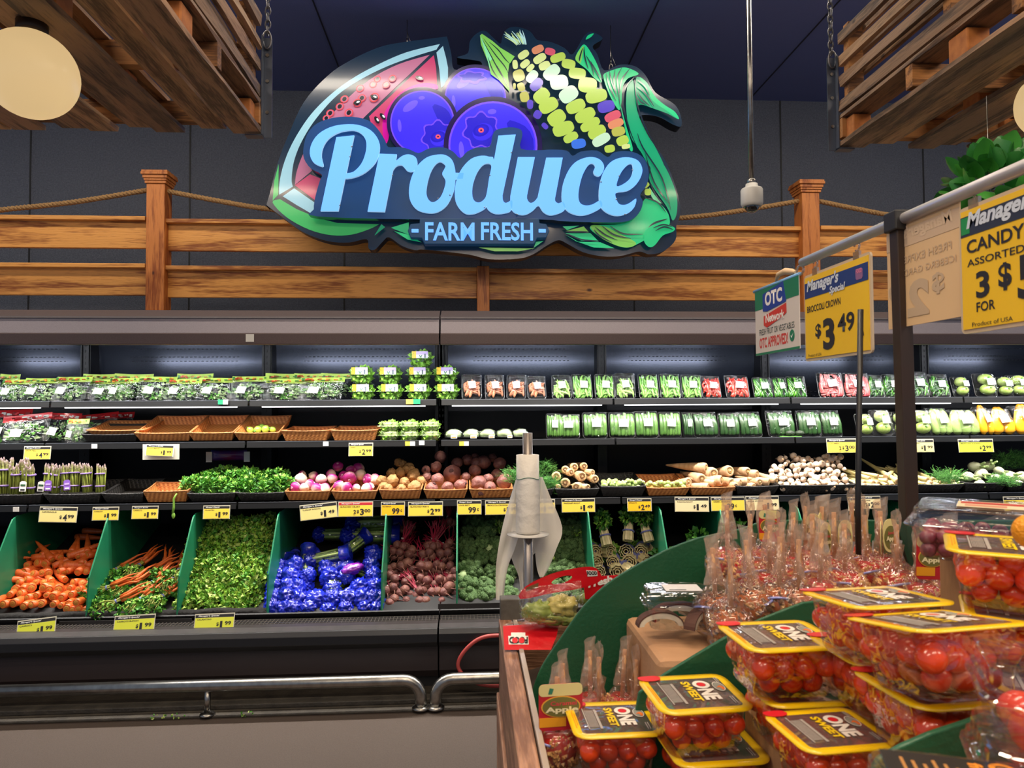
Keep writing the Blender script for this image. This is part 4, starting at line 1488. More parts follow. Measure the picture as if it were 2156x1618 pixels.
# ================================================================== packaged goods
FILM = clear('film_wrap', gloss=.5, base=.012, rough=.05, bump=1.0, bscale=44)
CLAM = clear('clamshell_plastic', 'f2f6f4', gloss=.5, base=.02, rough=.06, bump=.2, bscale=20)
TRAYB = M('tray_black', '17181a', .35, spec=.6)
LBL = M('label_white', 'dcdadb', .5, col2='c9c7ca', nscale=260, contrast=.9)
ORD = ['first', 'second', 'third', 'fourth', 'fifth', 'sixth', 'seventh', 'eighth', 'ninth', 'tenth']


def filmsheet(b, w, h, d, seed, n=12, m=12, z0=0.0):
    """A puffed crumpled sheet in the XZ plane bulging to -Y."""
    vs, fs = [], []
    for j in range(m + 1):
        for i in range(n + 1):
            u, v = i / n, j / m
            e = (math.sin(PI * u) * math.sin(PI * v)) ** .4
            k = noise.noise(Vector((u * 5 + seed, v * 5, seed * 3.1))) + .6 * noise.noise(Vector((u * 13 + seed, v * 13, 7)))
            vs.append(((u - .5) * w, -d * e - .008 * k * e, z0 + v * h))
    for j in range(m):
        for i in range(n):
            q = j * (n + 1) + i
            fs.append((q, q + 1, q + n + 2, q + n + 1))
    b.smooth = True
    b.add(vs, fs)
    b.smooth = False


def rrect(w, h, r, n=5, cx=0, cy=0):
    out = []
    for sx, sy, a0 in ((1, 1, 0), (-1, 1, 90), (-1, -1, 180), (1, -1, 270)):
        for k in range(n + 1):
            a = R(a0 + 90 * k / n)
            out.append((cx + sx * (w / 2 - r) + r * math.cos(a), cy + sy * (h / 2 - r) + r * math.sin(a)))
    return out


def tray_body(w, h, d=.022):
    """A black tray standing on edge, open towards -Y."""
    b = MB()
    rings = [(1.0, 0, .016), (.99, -.002, .016), (.93, 0, .014), (.86, d, .012)]
    loops = []
    for s_, y, r in rings:
        loops.append([(p[0], y, p[1] + h / 2) for p in rrect(w * s_, h - w * (1 - s_), r)])
    n = len(loops[0])
    vs = [p for l in loops for p in l]
    fs = []
    for i in range(len(loops) - 1):
        for k in range(n):
            fs.append((i * n + k, i * n + (k + 1) % n, (i + 1) * n + (k + 1) % n, (i + 1) * n + k))
    fs.append([3 * n + k for k in range(n)])
    b.smooth = True
    b.add(vs, fs)
    return b


def pods(b, n, w, h, L, r, seed, ang=.35, bend=.25, d=.02, seg=6):
    rr = random.Random(seed)
    for i in range(n):
        a = rr.gauss(0, ang)
        l = L * rr.uniform(.75, 1.15)
        cx, cz = rr.uniform(-w / 2, w / 2), h * rr.uniform(.25, .75)
        y = -rr.uniform(0, d) + .008
        pts = []
        bd_ = rr.uniform(-bend, bend)
        for k in range(6):
            t = k / 5 - .5
            x = cx + math.sin(a) * l * t + bd_ * l * (t * t - .1)
            z = cz + math.cos(a) * l * t
            pts.append((max(-w / 2, min(w / 2, x)), y - .004 * math.cos(t * 3), max(.006, min(h - .006, z))))
        q = r * rr.uniform(.8, 1.2)
        b.mi = rr.randrange(2)
        b.tube(pts, [q * .4, q, q, q, q * .85, q * .3], seg)


def make_tray(kind, seed, w=.108, h=.152):
    t = thing('produce_tray', '', 'produce pack')
    tray_body(w, h).build('tray', TRAYB, t)
    kk = 'stuff'
    b = MB()
    if kind == 'fingers':
        pods(b, 44, w * .72, h * .86, .045, .0068, seed, 1.2, .2)
        b.build('stubby_roots', [M('root_orange', 'b06a45', .5, col2='c98a66', nscale=90), M('root_brown', '9a5238', .5, col2='b8805e', nscale=60)], t, kind=kk)
    elif kind == 'snowpeas':
        pods(b, 46, w * .75, h * .84, .075, .0048, seed, .8, .5)
        b.build('pea_pods', [M('pea_pale', '9cc26a', .45), M('pea_pale2', '7cad4e', .45)], t, kind=kk)
    elif kind == 'beans':
        pods(b, 34, w * .78, h * .95, .115, .0046, seed, .22, .3)
        pods(b, 14, w * .78, h * .45, .05, .0048, seed + 1, 1.1, .5)
        b.build('green_beans', [M('bean_green', '67a53f', .45), M('bean_green2', '83ba55', .45)], t, kind=kk)
    elif kind == 'redchili':
        pods(b, 40, w * .78, h * .95, .085, .0056, seed, .45, .4)
        b.build('red_chilies', [M('chili_red', 'c2281c', .25, coat=.5), M('chili_red2', 'd2422c', .25, coat=.5)], t, kind=kk)
    elif kind == 'greenchili':
        pods(b, 22, w * .78, h * .95, .125, .0068, seed, .3, .5)
        b.build('green_chilies', [M('chili_green', '55962a', .2, coat=.6), M('chili_green2', '2f6a1d', .2, coat=.6)], t, kind=kk)
    elif kind == 'pinkbeans':
        pods(b, 34, w * .8, h * .95, .12, .0058, seed, .18, .3)
        pods(b, 10, w * .8, h * .5, .05, .006, seed + 3, .9, .4)
        b.build('pink_beans', [M('bean_pink', 'b84552', .4, col2='d99a92', nscale=50), M('bean_pink2', 'c8655c', .4, col2='a8323e', nscale=50)], t, kind=kk)
    elif kind == 'thinchili':
        pods(b, 60, w * .82, h * .95, .08, .0036, seed, .9, .9)
        b.build('thin_chilies', [M('chili_thin', '4c8a2c', .2, coat=.6), M('chili_thin2', '1f4a1a', .2, coat=.6)], t, kind=kk)
    elif kind in ('okra', 'cucumber'):
        n_, r_, col, c2 = (7, .0105, '355a22', '527a34') if kind == 'okra' else (5, .0125, '1d3a18', '2e5226')
        mt = M(kind + '_skin', col, .35, col2=c2, nscale=30, stretch=(1, 1, .15), coat=.2)
        rr = random.Random(seed)
        for i in range(n_):
            b = MB()
            x = (i - (n_ - 1) / 2) * w * .78 / (n_ - .6)
            l = h * rr.uniform(.74, .9)
            z0 = h * .06 + rr.uniform(0, .006)
            sl = rr.uniform(-.006, .006)
            y = -.006 - .005 * (i % 2)
            b.tube([(x, y, z0), (x + sl * .3, y - .003, z0 + l * .06), (x + sl, y - .006, z0 + l * .5), (x, y - .003, z0 + l * .93), (x - sl, y, z0 + l)], [r_ * .4, r_ * .85, r_, r_ * .85, r_ * .35], 10)
            b.build('okra_pod' if kind == 'okra' else 'cucumber', mt, t)
    elif kind == 'roundsquash':
        for z in (h * .27, h * .70):
            b = MB()
            b.ball((0, -.022, z), (.036, .034, .033), 22, 14)
            b.v = [(p[0] * (1 + .03 * math.cos(8 * math.atan2(p[0], p[1] + .022))), p[1], p[2]) for p in b.v]
            o = b.build('round_squash', M('round_squash', '86a244', .35, col2='a8bf6c', nscale=26, coat=.3, stretch=(3, 3, .6)), t)
            MB().tube([(0, -.052, z), (.002, -.060, z + .002)], [.005, .006], 8).build('stalk', LEAFM, o)
    elif kind == 'longsquash':
        rr = random.Random(seed)
        for i in range(3):
            x = (i - 1) * w * .29
            b = MB()
            b.tube([(x * .8, -.01, h * .05), (x, -.018, h * .12), (x, -.02, h * .4), (x * .9, -.018, h * .75), (x * .8, -.014, h * .94)], [.010, .019, .021, .016, .007], 14)
            b.build('squash', M('long_squash', '7d9c4e', .35, col2='9ab56c', nscale=40, coat=.3), t)
    elif kind == 'yellowsquash':
        for i in range(2):
            x = (i - .5) * w * .4
            b = MB()
            b.tube([(x * 1.2, -.014, h * .03), (x * 1.1, -.022, h * .12), (x, -.024, h * .35), (x * .7, -.02, h * .7), (x * .3, -.016, h * .96), (x * .3, -.014, h * 1.02)], [.011, .023, .027, .018, .012, .007], 14)
            b.build('yellow_squash', M('yellow_squash', 'ea9c12', .3, col2='f2b425', nscale=14, coat=.4), t)
    b = MB()
    filmsheet(b, w * 1.0, h * 1.0, {'okra': .028, 'cucumber': .028, 'roundsquash': .058, 'longsquash': .044, 'yellowsquash': .052}.get(kind, .024), seed)
    fw = b.build('film', FILM, t)
    y = {'okra': -.037, 'cucumber': -.037, 'roundsquash': -.066, 'longsquash': -.052, 'yellowsquash': -.06}.get(kind, -.033)
    lb = MB().box((-.019, y, 0), (.019, y + .0006, .042)).build('label', LBL, t, loc=(.004, 0, h * .38), rot=(0, random.Random(seed).uniform(-.2, .2), 0))
    MB().box((-.015, y - .0006, .004), (.006, y, .009)).build('barcode', GRY, lb)
    MB().box((-.015, y - .0006, .030), (.015, y, .033)).build('print', GRY, lb)
    return t


TP = {k: Proto(make_tray(k, i + 3)) for i, k in enumerate(('fingers', 'snowpeas', 'beans', 'redchili', 'greenchili', 'pinkbeans', 'thinchili', 'okra', 'cucumber', 'roundsquash', 'longsquash', 'yellowsquash'))}


def put_trays(kind, spans, yb, Y, Zs, label, group, lean=-.32, gtop=None):
    rr = random.Random(len(spans) + ord(kind[0]))
    for i, sp_ in enumerate(spans):
        a, c_ = sp_[:2]
        top = sp_[2] if len(sp_) > 2 else gtop
        p, q = at(a, yb, Y), at(c_, yb, Y)
        wdt = (q.x - p.x)
        h = (yb - top) * Y / FPX / math.cos(lean)
        TP[kind].put(label % ORD[i], ((p.x + q.x) / 2, Y + .045, Zs + .003), (lean, 0, rr.uniform(-.1, .1)), (wdt / .108, 1.0, h / .152), group)


put_trays('fingers', ((972, 1015, 784), (1022, 1064, 785), (1067, 1109, 785), (1112, 1153, 788)), 838, Y1, Z1, 'black tray of stubby orange-brown roots, %s from the left on the top shelf', 'trays of stubby roots')
put_trays('snowpeas', ((1164, 1206, 786), (1299, 1342, 782)), 838, Y1, Z1, 'wrapped black tray of pale snow peas on the top shelf, %s from the left', 'trays of snow peas')
put_trays('beans', ((1208, 1252, 784), (1256, 1298, 784), (1350, 1393, 784), (1395, 1440, 784), (1441, 1484, 786)), 838, Y1, Z1, 'wrapped black tray of green beans on the top shelf, %s from the left', 'trays of green beans')
put_trays('redchili', ((1484, 1526, 788), (1535, 1586, 787)), 837, Y1, Z1, 'wrapped black tray of red chili peppers, %s from the left', 'trays of red chilies')
put_trays('greenchili', ((1594, 1636, 790), (1637, 1668, 790), (1666, 1706, 788)), 836, Y1, Z1, 'wrapped tray of long green chili peppers, %s from the left on the top shelf', 'trays of green chilies')
put_trays('pinkbeans', ((1733, 1786, 780), (1787, 1842, 781)), 836, Y1, Z1, 'wrapped tray of pink mottled bean pods, %s from the left', 'trays of pink beans')
put_trays('thinchili', ((1838, 1874, 786), (1872, 1910, 784), (1922, 1972, 778), (1970, 2014, 784)), 836, Y1, Z1, 'wrapped tray of thin dark green chilies by the dark post, %s from the left', 'trays of thin chilies')
put_trays('roundsquash', ((2018, 2052, 790), (2066, 2112, 782), (2108, 2146, 790), (2136, 2180, 786)), 835, Y1, Z1, 'tray of small round green squash on the top shelf, %s from the left', 'top shelf round squash trays')
put_trays('okra', ((1152, 1186, 870), (1170, 1224, 872), (1230, 1283, 868), (1286, 1342, 868), (1341, 1392, 866), (1392, 1440, 868)), 924, Y2, Z2, 'wrapped tray of long ridged green vegetables on the middle shelf, %s from the left', 'trays of ridged green vegetables')
put_trays('cucumber', ((1444, 1468, 868), (1466, 1520, 868), (1520, 1564, 870), (1562, 1614, 868), (1624, 1684, 866), (1688, 1738, 866), (1738, 1784, 866)), 923, Y2, Z2, 'wrapped tray of slim dark cucumbers on the middle shelf, %s from the left', 'trays of cucumbers')
put_trays('roundsquash', ((1814, 1850, 872), (1846, 1890, 863), (1888, 1922, 868), (1928, 1976, 864)), 921, Y2, Z2, 'tray of round pale squash on the middle shelf, %s from the left', 'middle shelf round squash trays')
put_trays('longsquash', ((1968, 2016, 860), (2010, 2074, 864)), 921, Y2, Z2, 'wrapped tray of long pale green squash beside yellow squash, %s from the left', 'trays of long squash')
put_trays('yellowsquash', ((2068, 2104, 858), (2092, 2150, 862), (2144, 2200, 856)), 921, Y2, Z2, 'wrapped tray of bright yellow squash at the right edge, %s from the left', 'trays of yellow squash')
# empty black trays stacked between the green chilies and the pink beans
for i, (px, py) in enumerate(((1718, 0), (1722, 1), (1720, 2), (1719, 3))):
    p = at(px, 836, Y1)
    tag(tray_body(.07, .09, .03).build('empty_tray', TRAYB, loc=(p.x, Y1 + .14, Z1 + .008 + i * .022), rot=(-1.45, 0, .05 * i)), 'empty black tray stacked between the green chilies and the pink beans', 'tray', 'empty black trays in the stack')

# --- bags of herbs with printed green header
def make_bag(seed, hdr, hdr2, greens=True, w=.155, h=.125, hh=.034):
    t = thing('herb_bag', '', 'produce bag')
    b = MB()
    filmsheet(b, w * .95, h, .045, seed, 14, 12)
    b.X = Matrix.Scale(-1, 4, (0, 1, 0))
    filmsheet(b, w * .95, h, .01, seed + 5, 14, 12)
    b.X = Matrix.Identity(4)
    b.build('film', FILM, t)
    me = leafy('herbs', 90, (w * .36, .02, h * .33), .018, [M('herb_grey', '7a9662', .6), LEAFM, M('herb_pale', 'a3bd86', .6)], seed)
    link('herbs', me, t, loc=(0, -.012, h * .42), kind='stuff')
    b = MB()
    n = 10
    vs, fs = [], []
    for i in range(n + 1):
        u = i / n - .5
        yy = .006 * math.sin(u * 7 + seed)
        for z in (0, hh):
            vs.append((u * w, yy - .004 + z * .1, h - .008 + z + .004 * math.sin(u * 5 + seed)))
    fs = [(i * 2, i * 2 + 2, i * 2 + 3, i * 2 + 1) for i in range(n)]
    b.add(vs, fs)
    he = b.build('header', hdr, t)
    rr = random.Random(seed)
    b = MB()
    for i in range(18):
        u = rr.uniform(-.45, .40) * w
        z = h - .006 + rr.uniform(0.002, .012)
        b.mi = rr.randrange(3)
        b.box((u, -.018, z), (u + rr.uniform(.006, .016), -.012, z + rr.uniform(.003, .009)))
    b.build('header_print', hdr2, he)
    lb = MB().box((-.018, -.0515, 0), (.018, -.051, .040)).build('label', LBL, t, loc=(-.02, 0, h * .18), rot=(0, .15, 0))
    MB().box((-.014, -.0522, .006), (.014, -.0516, .012)).build('barcode', GRY, lb)
    return t


GH = M('header_green', 'bcd663', .35, col2='a3c44c', nscale=20, coat=.4)
RH = M('header_red', 'cc1f26', .35, coat=.5)
GP = [M('print_red', 'c23a22', .4), M('print_orange', 'd98a2a', .4), M('print_green', '3f7d33', .4)]
RP = [WHT, M('print_darkred', '8c1016', .4), M('print_red2', 'd83038', .4)]
HB = [Proto(make_bag(s_, GH, GP)) for s_ in (11, 23)]
for i, (px, w_) in enumerate(((10, 70), (62, 76), (128, 76), (208, 88), (238, 60), (312, 76), (368, 76), (438, 78), (512, 78), (592, 84), (668, 96))):
    p = at(px, 842, Y1)
    HB[i % 2].put('clear herb bag with a green header lying along the front of the top shelf', (p.x, Y1 + .065 + .012 * (i % 2), Z1 + .004), (-.45, 0, random.uniform(-.12, .12)), (w_ * Y1 / FPX / .155, 1, .98 + .06 * (i % 3)), 'front row of herb bags')
for i, (px, w_, lab) in enumerate(((10, 40, 'herb bag in the back row at the left edge of the top shelf'), (205, 74, 'herb bag with green header in the back row, second from the left'), (275, 76, 'herb bag with green header in the back row, third from the left'),
                         (405, 72, 'lone herb bag with green header in the back row against the shiny panel'), (596, 78, 'herb bag in the back row, leftmost of three next to the lettuce'), (650, 70, 'herb bag in the back row, middle of three next to the lettuce'), (706, 66, 'herb bag in the back row, nearest to the lettuce boxes'))):
    p = at(px, 800, Y1 + .25)
    HB[(i + 1) % 2].put(lab, (p.x, Y1 + .27, Z1 + .022), (-.2, 0, random.uniform(-.1, .1)), (w_ * 4.6 / FPX / .155, 1, 1.05), 'back row of herb bags')
RBp = [Proto(make_bag(31, RH, RP)), Proto(make_bag(37, RH, RP))]
for i, (px, py, w_, yy, lab, hs_c) in enumerate(((45, 934, 96, .07, 'salad bag with a wide red header at the left edge of the middle shelf', 1.15), (-10, 930, 90, .16, 'salad bag with red header behind the front one at the left edge', 1.35),
                                     (105, 934, 70, .16, 'salad bag with red header tucked behind the small green-topped bag', 1.2), (170, 934, 100, .27, 'red-headed salad bag lying furthest back beside the wicker baskets', 1.15), (215, 934, 60, .36, 'red header of a bag sticking up behind the first wicker basket', 1.2))):
    p = at(px, py, Y2)
    RBp[i % 2].put(lab, (p.x * (1 + yy / Y2 * .5), Y2 + yy, Z2 + .004), (-.30, .08 * (i % 3 - 1), .05), (w_ * Y2 / FPX / .155, 1, hs_c), 'red-topped salad bags')
p = at(146, 934, Y2)
HB[0].put('small leafy bag with green and red header in front of the red-topped bags', (p.x, Y2 + .06, Z2 + .004), (-.25, 0, -.05), (.82, 1, .95))

# --- lettuce clamshells
def make_clam(w=.125, d=.11, h=.088, label=True, cm=None, green=LEAFL):
    t = thing('lettuce_box', '', 'produce box')
    b = MB()
    def ring(s_, z, c_=.03):
        return [(p[0], p[1], z) for p in rrect(w * s_, d * s_, c_ * s_, 2)]
    L = [ring(.68, 0), ring(.86, h * .22), ring(.97, h * .46), ring(1.06, h * .48), ring(1.06, h * .52), ring(.97, h * .54), ring(.92, h * .85), ring(.80, h)]
    n = len(L[0])
    fs = []
    for i in range(len(L) - 1):
        for k in range(n):
            fs.append((i * n + k, i * n + (k + 1) % n, (i + 1) * n + (k + 1) % n, (i + 1) * n + k))
    fs += [[k for k in range(n)][::-1], [(len(L) - 1) * n + k for k in range(n)]]
    b.add([p for l in L for p in l], fs)
    b.build('shell', cm or CLAM, t, bevel=.002)
    me = leafy('leaves', 170, (w * .42, d * .40, h * .40), .026, [green, M('lettuce_bright', '93c94a', .45), M('lettuce_bright', '')], 3, curl=.8)
    link('leaves', me, t, loc=(0, 0, h * .5), kind='stuff')
    if label:
        lb = MB().box((-w * .37, -d * .50, h * .50), (w * .30, -d * .497, h * .93)).build('label', M('label_lilac', 'b7a3cf', .45), t)
        MB().box((-w * .37, -d * .503, h * .50), (-w * .20, -d * .5, h * .93)).build('label_band', M('label_amber', 'ecb52e', .45), lb)
        MB().box((w * -.20, -d * .503, h * .50), (w * .30, -d * .5, h * .72)).build('label_white', M('label_pale', 'd8d6dc', .45), lb)
        b = MB()
        b.prism([(-w * .08, h * .70), (-w * .045, h * .70), (-w * .01, h * .6), (w * .025, h * .70), (w * .06, h * .70), (w * .005, h * .54), (-w * .025, h * .54)], -d * .506, -d * .503)
        b.build('label_mark', M('mark_teal', '2c6a58', .5), lb)
        MB().box((w * .14, -d * .506, h * .53), (w * .2, -d * .503, h * .78)).build('label_print', M('mark_grey', '5a6a6c', .5), lb)
    return t


LC = Proto(make_clam())
for px, py, lab in ((760, 840, 'lettuce box at the bottom of the leftmost stack'), (820, 840, 'lettuce box at the bottom of the second stack'), (880, 840, 'lettuce box at the bottom of the tallest stack'), (941, 840, 'lettuce box at the bottom of the rightmost stack'),
                (759, 803, 'lettuce box on top of the leftmost stack'), (818, 806, 'lettuce box on top of the second stack'), (881, 802, 'lettuce box in the middle of the tallest stack'), (938, 803, 'lettuce box on top of the rightmost stack'),
                (884, 766, 'topmost lettuce box of the tallest stack')):
    p = at(px, 841, Y1)
    lev = 0 if py == 840 else (1 if py > 780 else 2)
    LC.put(lab + ' with lilac and yellow labels', (p.x, Y1 + .075 + .012 * (px % 3) + (.05 if lev == 2 else 0), Z1 + .004 + lev * .103), (0, 0, random.uniform(-.08, .08)), (1.18, 1.1, 1.15), 'lettuce boxes')
CM2 = clear('clam_misty', 'e3edc8', gloss=.4, base=.05, rough=.2, haze=.4, hcol='b9c592')
MC = Proto(make_clam(.10, .11, .052, False, CM2, M('herb_pale2', '9bb57a', .6)))
MC.root.name = 'herb_box'
for px, lev, lab in ((818, 0, 'lower left'), (861, 0, 'lower middle'), (905, 0, 'lower right'), (818, 1, 'upper left'), (861, 1, 'upper middle'), (905, 1, 'upper right')):
    p = at(px, 928, Y2)
    MC.put('misty pale green clamshell on the middle shelf, %s of the six' % lab, (p.x, Y2 + .075, Z2 + .004 + lev * .056), (0, 0, 0), (1.12, 1, 1.0), 'misty herb boxes')

# --- wrapped oval trays with pale green tops
def make_oval():
    t = thing('wrapped_tray', '', 'produce pack')
    MB().lathe([(.042, 0), (.056, .012), (.060, .014), (.058, .016), (.04, .012)], 24).build('tray', TRAYB, t, scale=(1, .8, 1))
    b = MB()
    b.ball((0, 0, .030), (.050, .042, .030), 18, 10, wob=.15)
    b.build('vegetable', M('oval_green', '93a972', .5, col2='aebf90', nscale=30), t)
    b = MB()
    b.ball((0, 0, .030), (.057, .048, .034), 20, 12, wob=.25, seed=4, freq=4)
    b.build('film', FILM, t)
    lb = MB().box((-.018, -.050, .008), (.022, -.049, .026)).build('label', WHT, t)
    MB().box((-.014, -.0506, .012), (.016, -.050, .018)).build('label_print', M('print_orange', 'd98a2a', .4), lb)
    return t


OV = Proto(make_oval())
for i, px in enumerate((955, 993, 1028, 1064, 1098)):
    p = at(px, 928, Y2)
    OV.put('small film-wrapped black oval tray with a pale green top, %s from the left' % ORD[i], (p.x, Y2 + .07, Z2 + .003), (0, 0, .2 * i), (.95, 1, 1.0), 'wrapped oval trays')
# carton of dark avocado pods lying in front of the cucumbers
p = at(1680, 920, Y2)
t = thing('avocado_pack', 'flat tray with two dark avocados and a green strip lying before the cucumbers', 'produce pack', (p.x, Y2 + .03, Z2 + .003))
MB().box((-.10, -.02, 0), (.03, .03, .006)).build('flat_tray', M('tray_green', '5f9a45', .5), t, bevel=.002)
for x in (-.035, .025):
    MB().ball((x, .0, .024), (.030, .022, .018), 16, 10).build('avocado', M('avocado_dark', '22301c', .4, bump=.5, bscale=200), t)
# sagging bag with blue and red print high on the back wall above the herbs
c = at(482, 970, 4.55)
t = thing('printed_bag', 'dark bag with blue and red print and two white tabs hanging above the herbs', 'bag', (c.x, 4.55, c.z))
b = MB()
filmsheet(b, .22, .065, .03, 3)
b.build('film', [M('bag_printed', '2f3f8f', .35, col2='8d1f3c', nscale=5, contrast=.3, coat=.4)], t)
for s_ in (-1, 1):
    MB().box((s_ * .115 - .018, -.02, -.008), (s_ * .115 + .018, -.018, .055)).build('tab', WHT, t)
# ================================================================== baskets
def weave(name, a, c_, sc=1.0):
    if name in MATS:
        return MATS[name]
    m = bpy.data.materials.new(name)
    m.use_nodes = True
    n, l = m.node_tree.nodes, m.node_tree.links
    b = n['Principled BSDF']
    b.inputs['Roughness'].default_value = .5
    tc = n.new('ShaderNodeTexCoord')
    sx = n.new('ShaderNodeSeparateXYZ')
    l.new(tc.outputs['Object'], sx.inputs[0])

    def mth(op, *ins):
        q = n.new('ShaderNodeMath')
        q.operation = op
        for i, v in enumerate(ins):
            if hasattr(v, 'links') or not isinstance(v, (int, float)):
                l.new(v, q.inputs[i])
            else:
                q.inputs[i].default_value = v
        return q.outputs[0]
    u = mth('ADD', sx.outputs[0], sx.outputs[1])
    s1 = mth('SINE', mth('MULTIPLY', u, 260.0 * sc))
    s2 = mth('SINE', mth('MULTIPLY', sx.outputs[2], 700.0 * sc))
    w_ = mth('MULTIPLY', s1, s2)
    f = mth('ADD', mth('MULTIPLY', w_, .3), mth('ADD', mth('MULTIPLY', s1, .3), .5))
    r = n.new('ShaderNodeValToRGB')
    r.color_ramp.elements[0].color = lin(a)
    r.color_ramp.elements[1].color = lin(c_)
    l.new(f, r.inputs['Fac'])
    l.new(r.outputs['Color'], b.inputs['Base Color'])
    bp = n.new('ShaderNodeBump')
    bp.inputs['Strength'].default_value = .7
    bp.inputs['Distance'].default_value = .004
    l.new(f, bp.inputs['Height'])
    l.new(bp.outputs['Normal'], b.inputs['Normal'])
    MATS[name] = m
    return m


WICK = weave('wicker', '9a521e', 'e09b56')
WBLK = weave('wicker_black', '0d0c0c', '2c2926')
WRIM = M('wicker_rim', 'b57440', .5, col2='955c30', nscale=120, bump=.5, bscale=200)
WRIMB = M('wicker_rim_black', '1b1918', .4, bump=.5, bscale=200)


def basket(px0, px1, yt, yb, Y, depth, tilt, label, black=False, rz=0.0, zs=None, taper=.86, sag=.004, back=1.0):
    """A shallow rectangular woven basket; its front rim spans the photo columns px0..px1."""
    a, c_ = at(px0, yt, Y), at(px1, yt, Y)
    w_, h = c_.x - a.x, (yb - yt) * Y / FPX
    z = (at(px0, yb, Y).z + at(px1, yb, Y).z) / 2 if zs is None else zs
    t = thing('basket', label, 'basket', ((a.x + c_.x) / 2, Y + .005, z), (tilt, 0, rz))
    th = .005
    wb = w_ * taper
    n = 8
    b = MB()

    def ring(f_, inset, zc, sg=0.0):
        out = []
        wt = wb + (w_ - wb) * f_ - 2 * inset
        y0 = .02 * (1 - f_) + inset
        y1 = depth - .02 * (1 - f_) - inset
        for i in range(n):
            u = i / n
            out.append((-wt / 2 + wt * u, y0, zc - sg * math.sin(PI * u)))
        for i in range(n):
            u = i / n
            out.append((wt / 2, y0 + (y1 - y0) * u, zc - sg * math.sin(PI * u) + (back - 1) * h * u))
        for i in range(n):
            u = i / n
            out.append((wt / 2 - wt * u, y1, zc - sg * math.sin(PI * u) + (back - 1) * h))
        for i in range(n):
            u = i / n
            out.append((-wt / 2, y1 - (y1 - y0) * u, zc - sg * math.sin(PI * u) + (back - 1) * h * (1 - u)))
        return out
    L = [ring(0, 0, 0), ring(.5, 0, h * .5, sag / 2), ring(1, 0, h, sag), ring(1, th, h, sag), ring(0, th, th)]
    m = 4 * n
    fs = []
    for i in range(4):
        for k in range(m):
            fs.append((i * m + k, i * m + (k + 1) % m, (i + 1) * m + (k + 1) % m, (i + 1) * m + k))
    fs.append([k for k in range(m)][::-1])
    fs.append([4 * m + k for k in range(m)])
    b.add([p for l in L for p in l], fs)
    b.build('woven_body', WBLK if black else WICK, t)
    b = MB()
    rim = ring(1, th / 2, h + .001, sag)
    b.tube(rim + rim[:2], .0048, 6, caps=False)
    b.build('rim', WRIMB if black else WRIM, t)
    return t


B2 = lambda x0, x1, yt, yb, lab, **k: basket(x0, x1, yt, yb, Y2 + .01, k.pop('depth', .33), k.pop('tilt', .30), lab, zs=Z2 + .004, **k)
basket(172, 290, 910, 926, Y2 + .03, .26, .22, 'black woven basket with its bare front at the far left of the wicker row', True, zs=Z2 + .004)
basket(182, 305, 903, 913, Y2 + .05, .27, .20, 'wicker basket nested inside the black one at the left', zs=Z2 + .045)
B2(284, 402, 914, 933, 'empty wicker basket in front of the white card holder, left of two wide ones')
B2(398, 492, 913, 932, 'empty wicker basket, right of two wide ones, left of the tomatillos')
B2(494, 588, 912, 930, 'wicker basket holding five tomatillos')
B2(592, 692, 909, 930, 'empty wicker basket right of the tomatillos', tilt=.06, depth=.28)
B2(696, 794, 909, 930, 'empty wicker basket directly above the 2.99 card', tilt=.06, depth=.28)
B3 = lambda x0, x1, yt, yb, lab, **k: basket(x0, x1, yt, yb, Y3 + .01, k.pop('depth', .32), k.pop('tilt', .16), lab, zs=Z3 + .004, **k)
B3(-40, 88, 1042, 1062, 'black woven basket under the leftmost asparagus', black=True)
B3(92, 212, 1042, 1062, 'black woven basket under the purple-banded asparagus', black=True)
B3(214, 302, 1042, 1062, 'nearly empty black woven basket beside the asparagus', black=True)
B3(303, 394, 1036, 1060, 'small empty wicker basket in the middle of black ones', depth=.2, rz=.06)
B3(394, 496, 1042, 1060, 'black woven basket under the left half of the leafy herbs', black=True)
B3(498, 600, 1041, 1059, 'black woven basket under the right half of the leafy herbs', black=True)
B3(600, 694, 1036, 1056, 'wicker basket under the left heap of pink turnips')
B3(698, 794, 1036, 1055, 'wicker basket under the right heap of pink turnips')
B3(798, 888, 1033, 1054, 'wicker basket full of tan knobbly roots')
B3(892, 984, 1032, 1052, 'wicker basket under the left heap of dark beets')
B3(988, 1080, 1031, 1051, 'wicker basket under the right heap of dark beets')
B3(1082, 1166, 1032, 1050, 'black woven basket of dill behind the bag roll', black=True)
B3(1169, 1262, 1029, 1047, 'black basket full of parsnips', black=True)
B3(1265, 1360, 1024, 1046, 'black basket full of brussels sprouts', black=True)
B3(1362, 1452, 1026, 1044, 'wicker basket with loose brussels sprouts')
B3(1454, 1548, 1026, 1044, 'wicker basket under the left heap of daikon')
B3(1550, 1640, 1025, 1044, 'black basket under the right heap of daikon', black=True)
B3(1642, 1802, 1022, 1042, 'wide black basket full of white onion bulbs', black=True)
B3(1806, 1920, 1024, 1042, 'black basket of lemongrass left of the dark post', black=True)
B3(1924, 2030, 1024, 1042, 'black basket of lemongrass right of the dark post', black=True)
B3(2032, 2120, 1020, 1040, 'black basket under the fennel bulbs', black=True)
B3(2122, 2220, 1020, 1040, 'black basket under the fennel at the right edge', black=True)


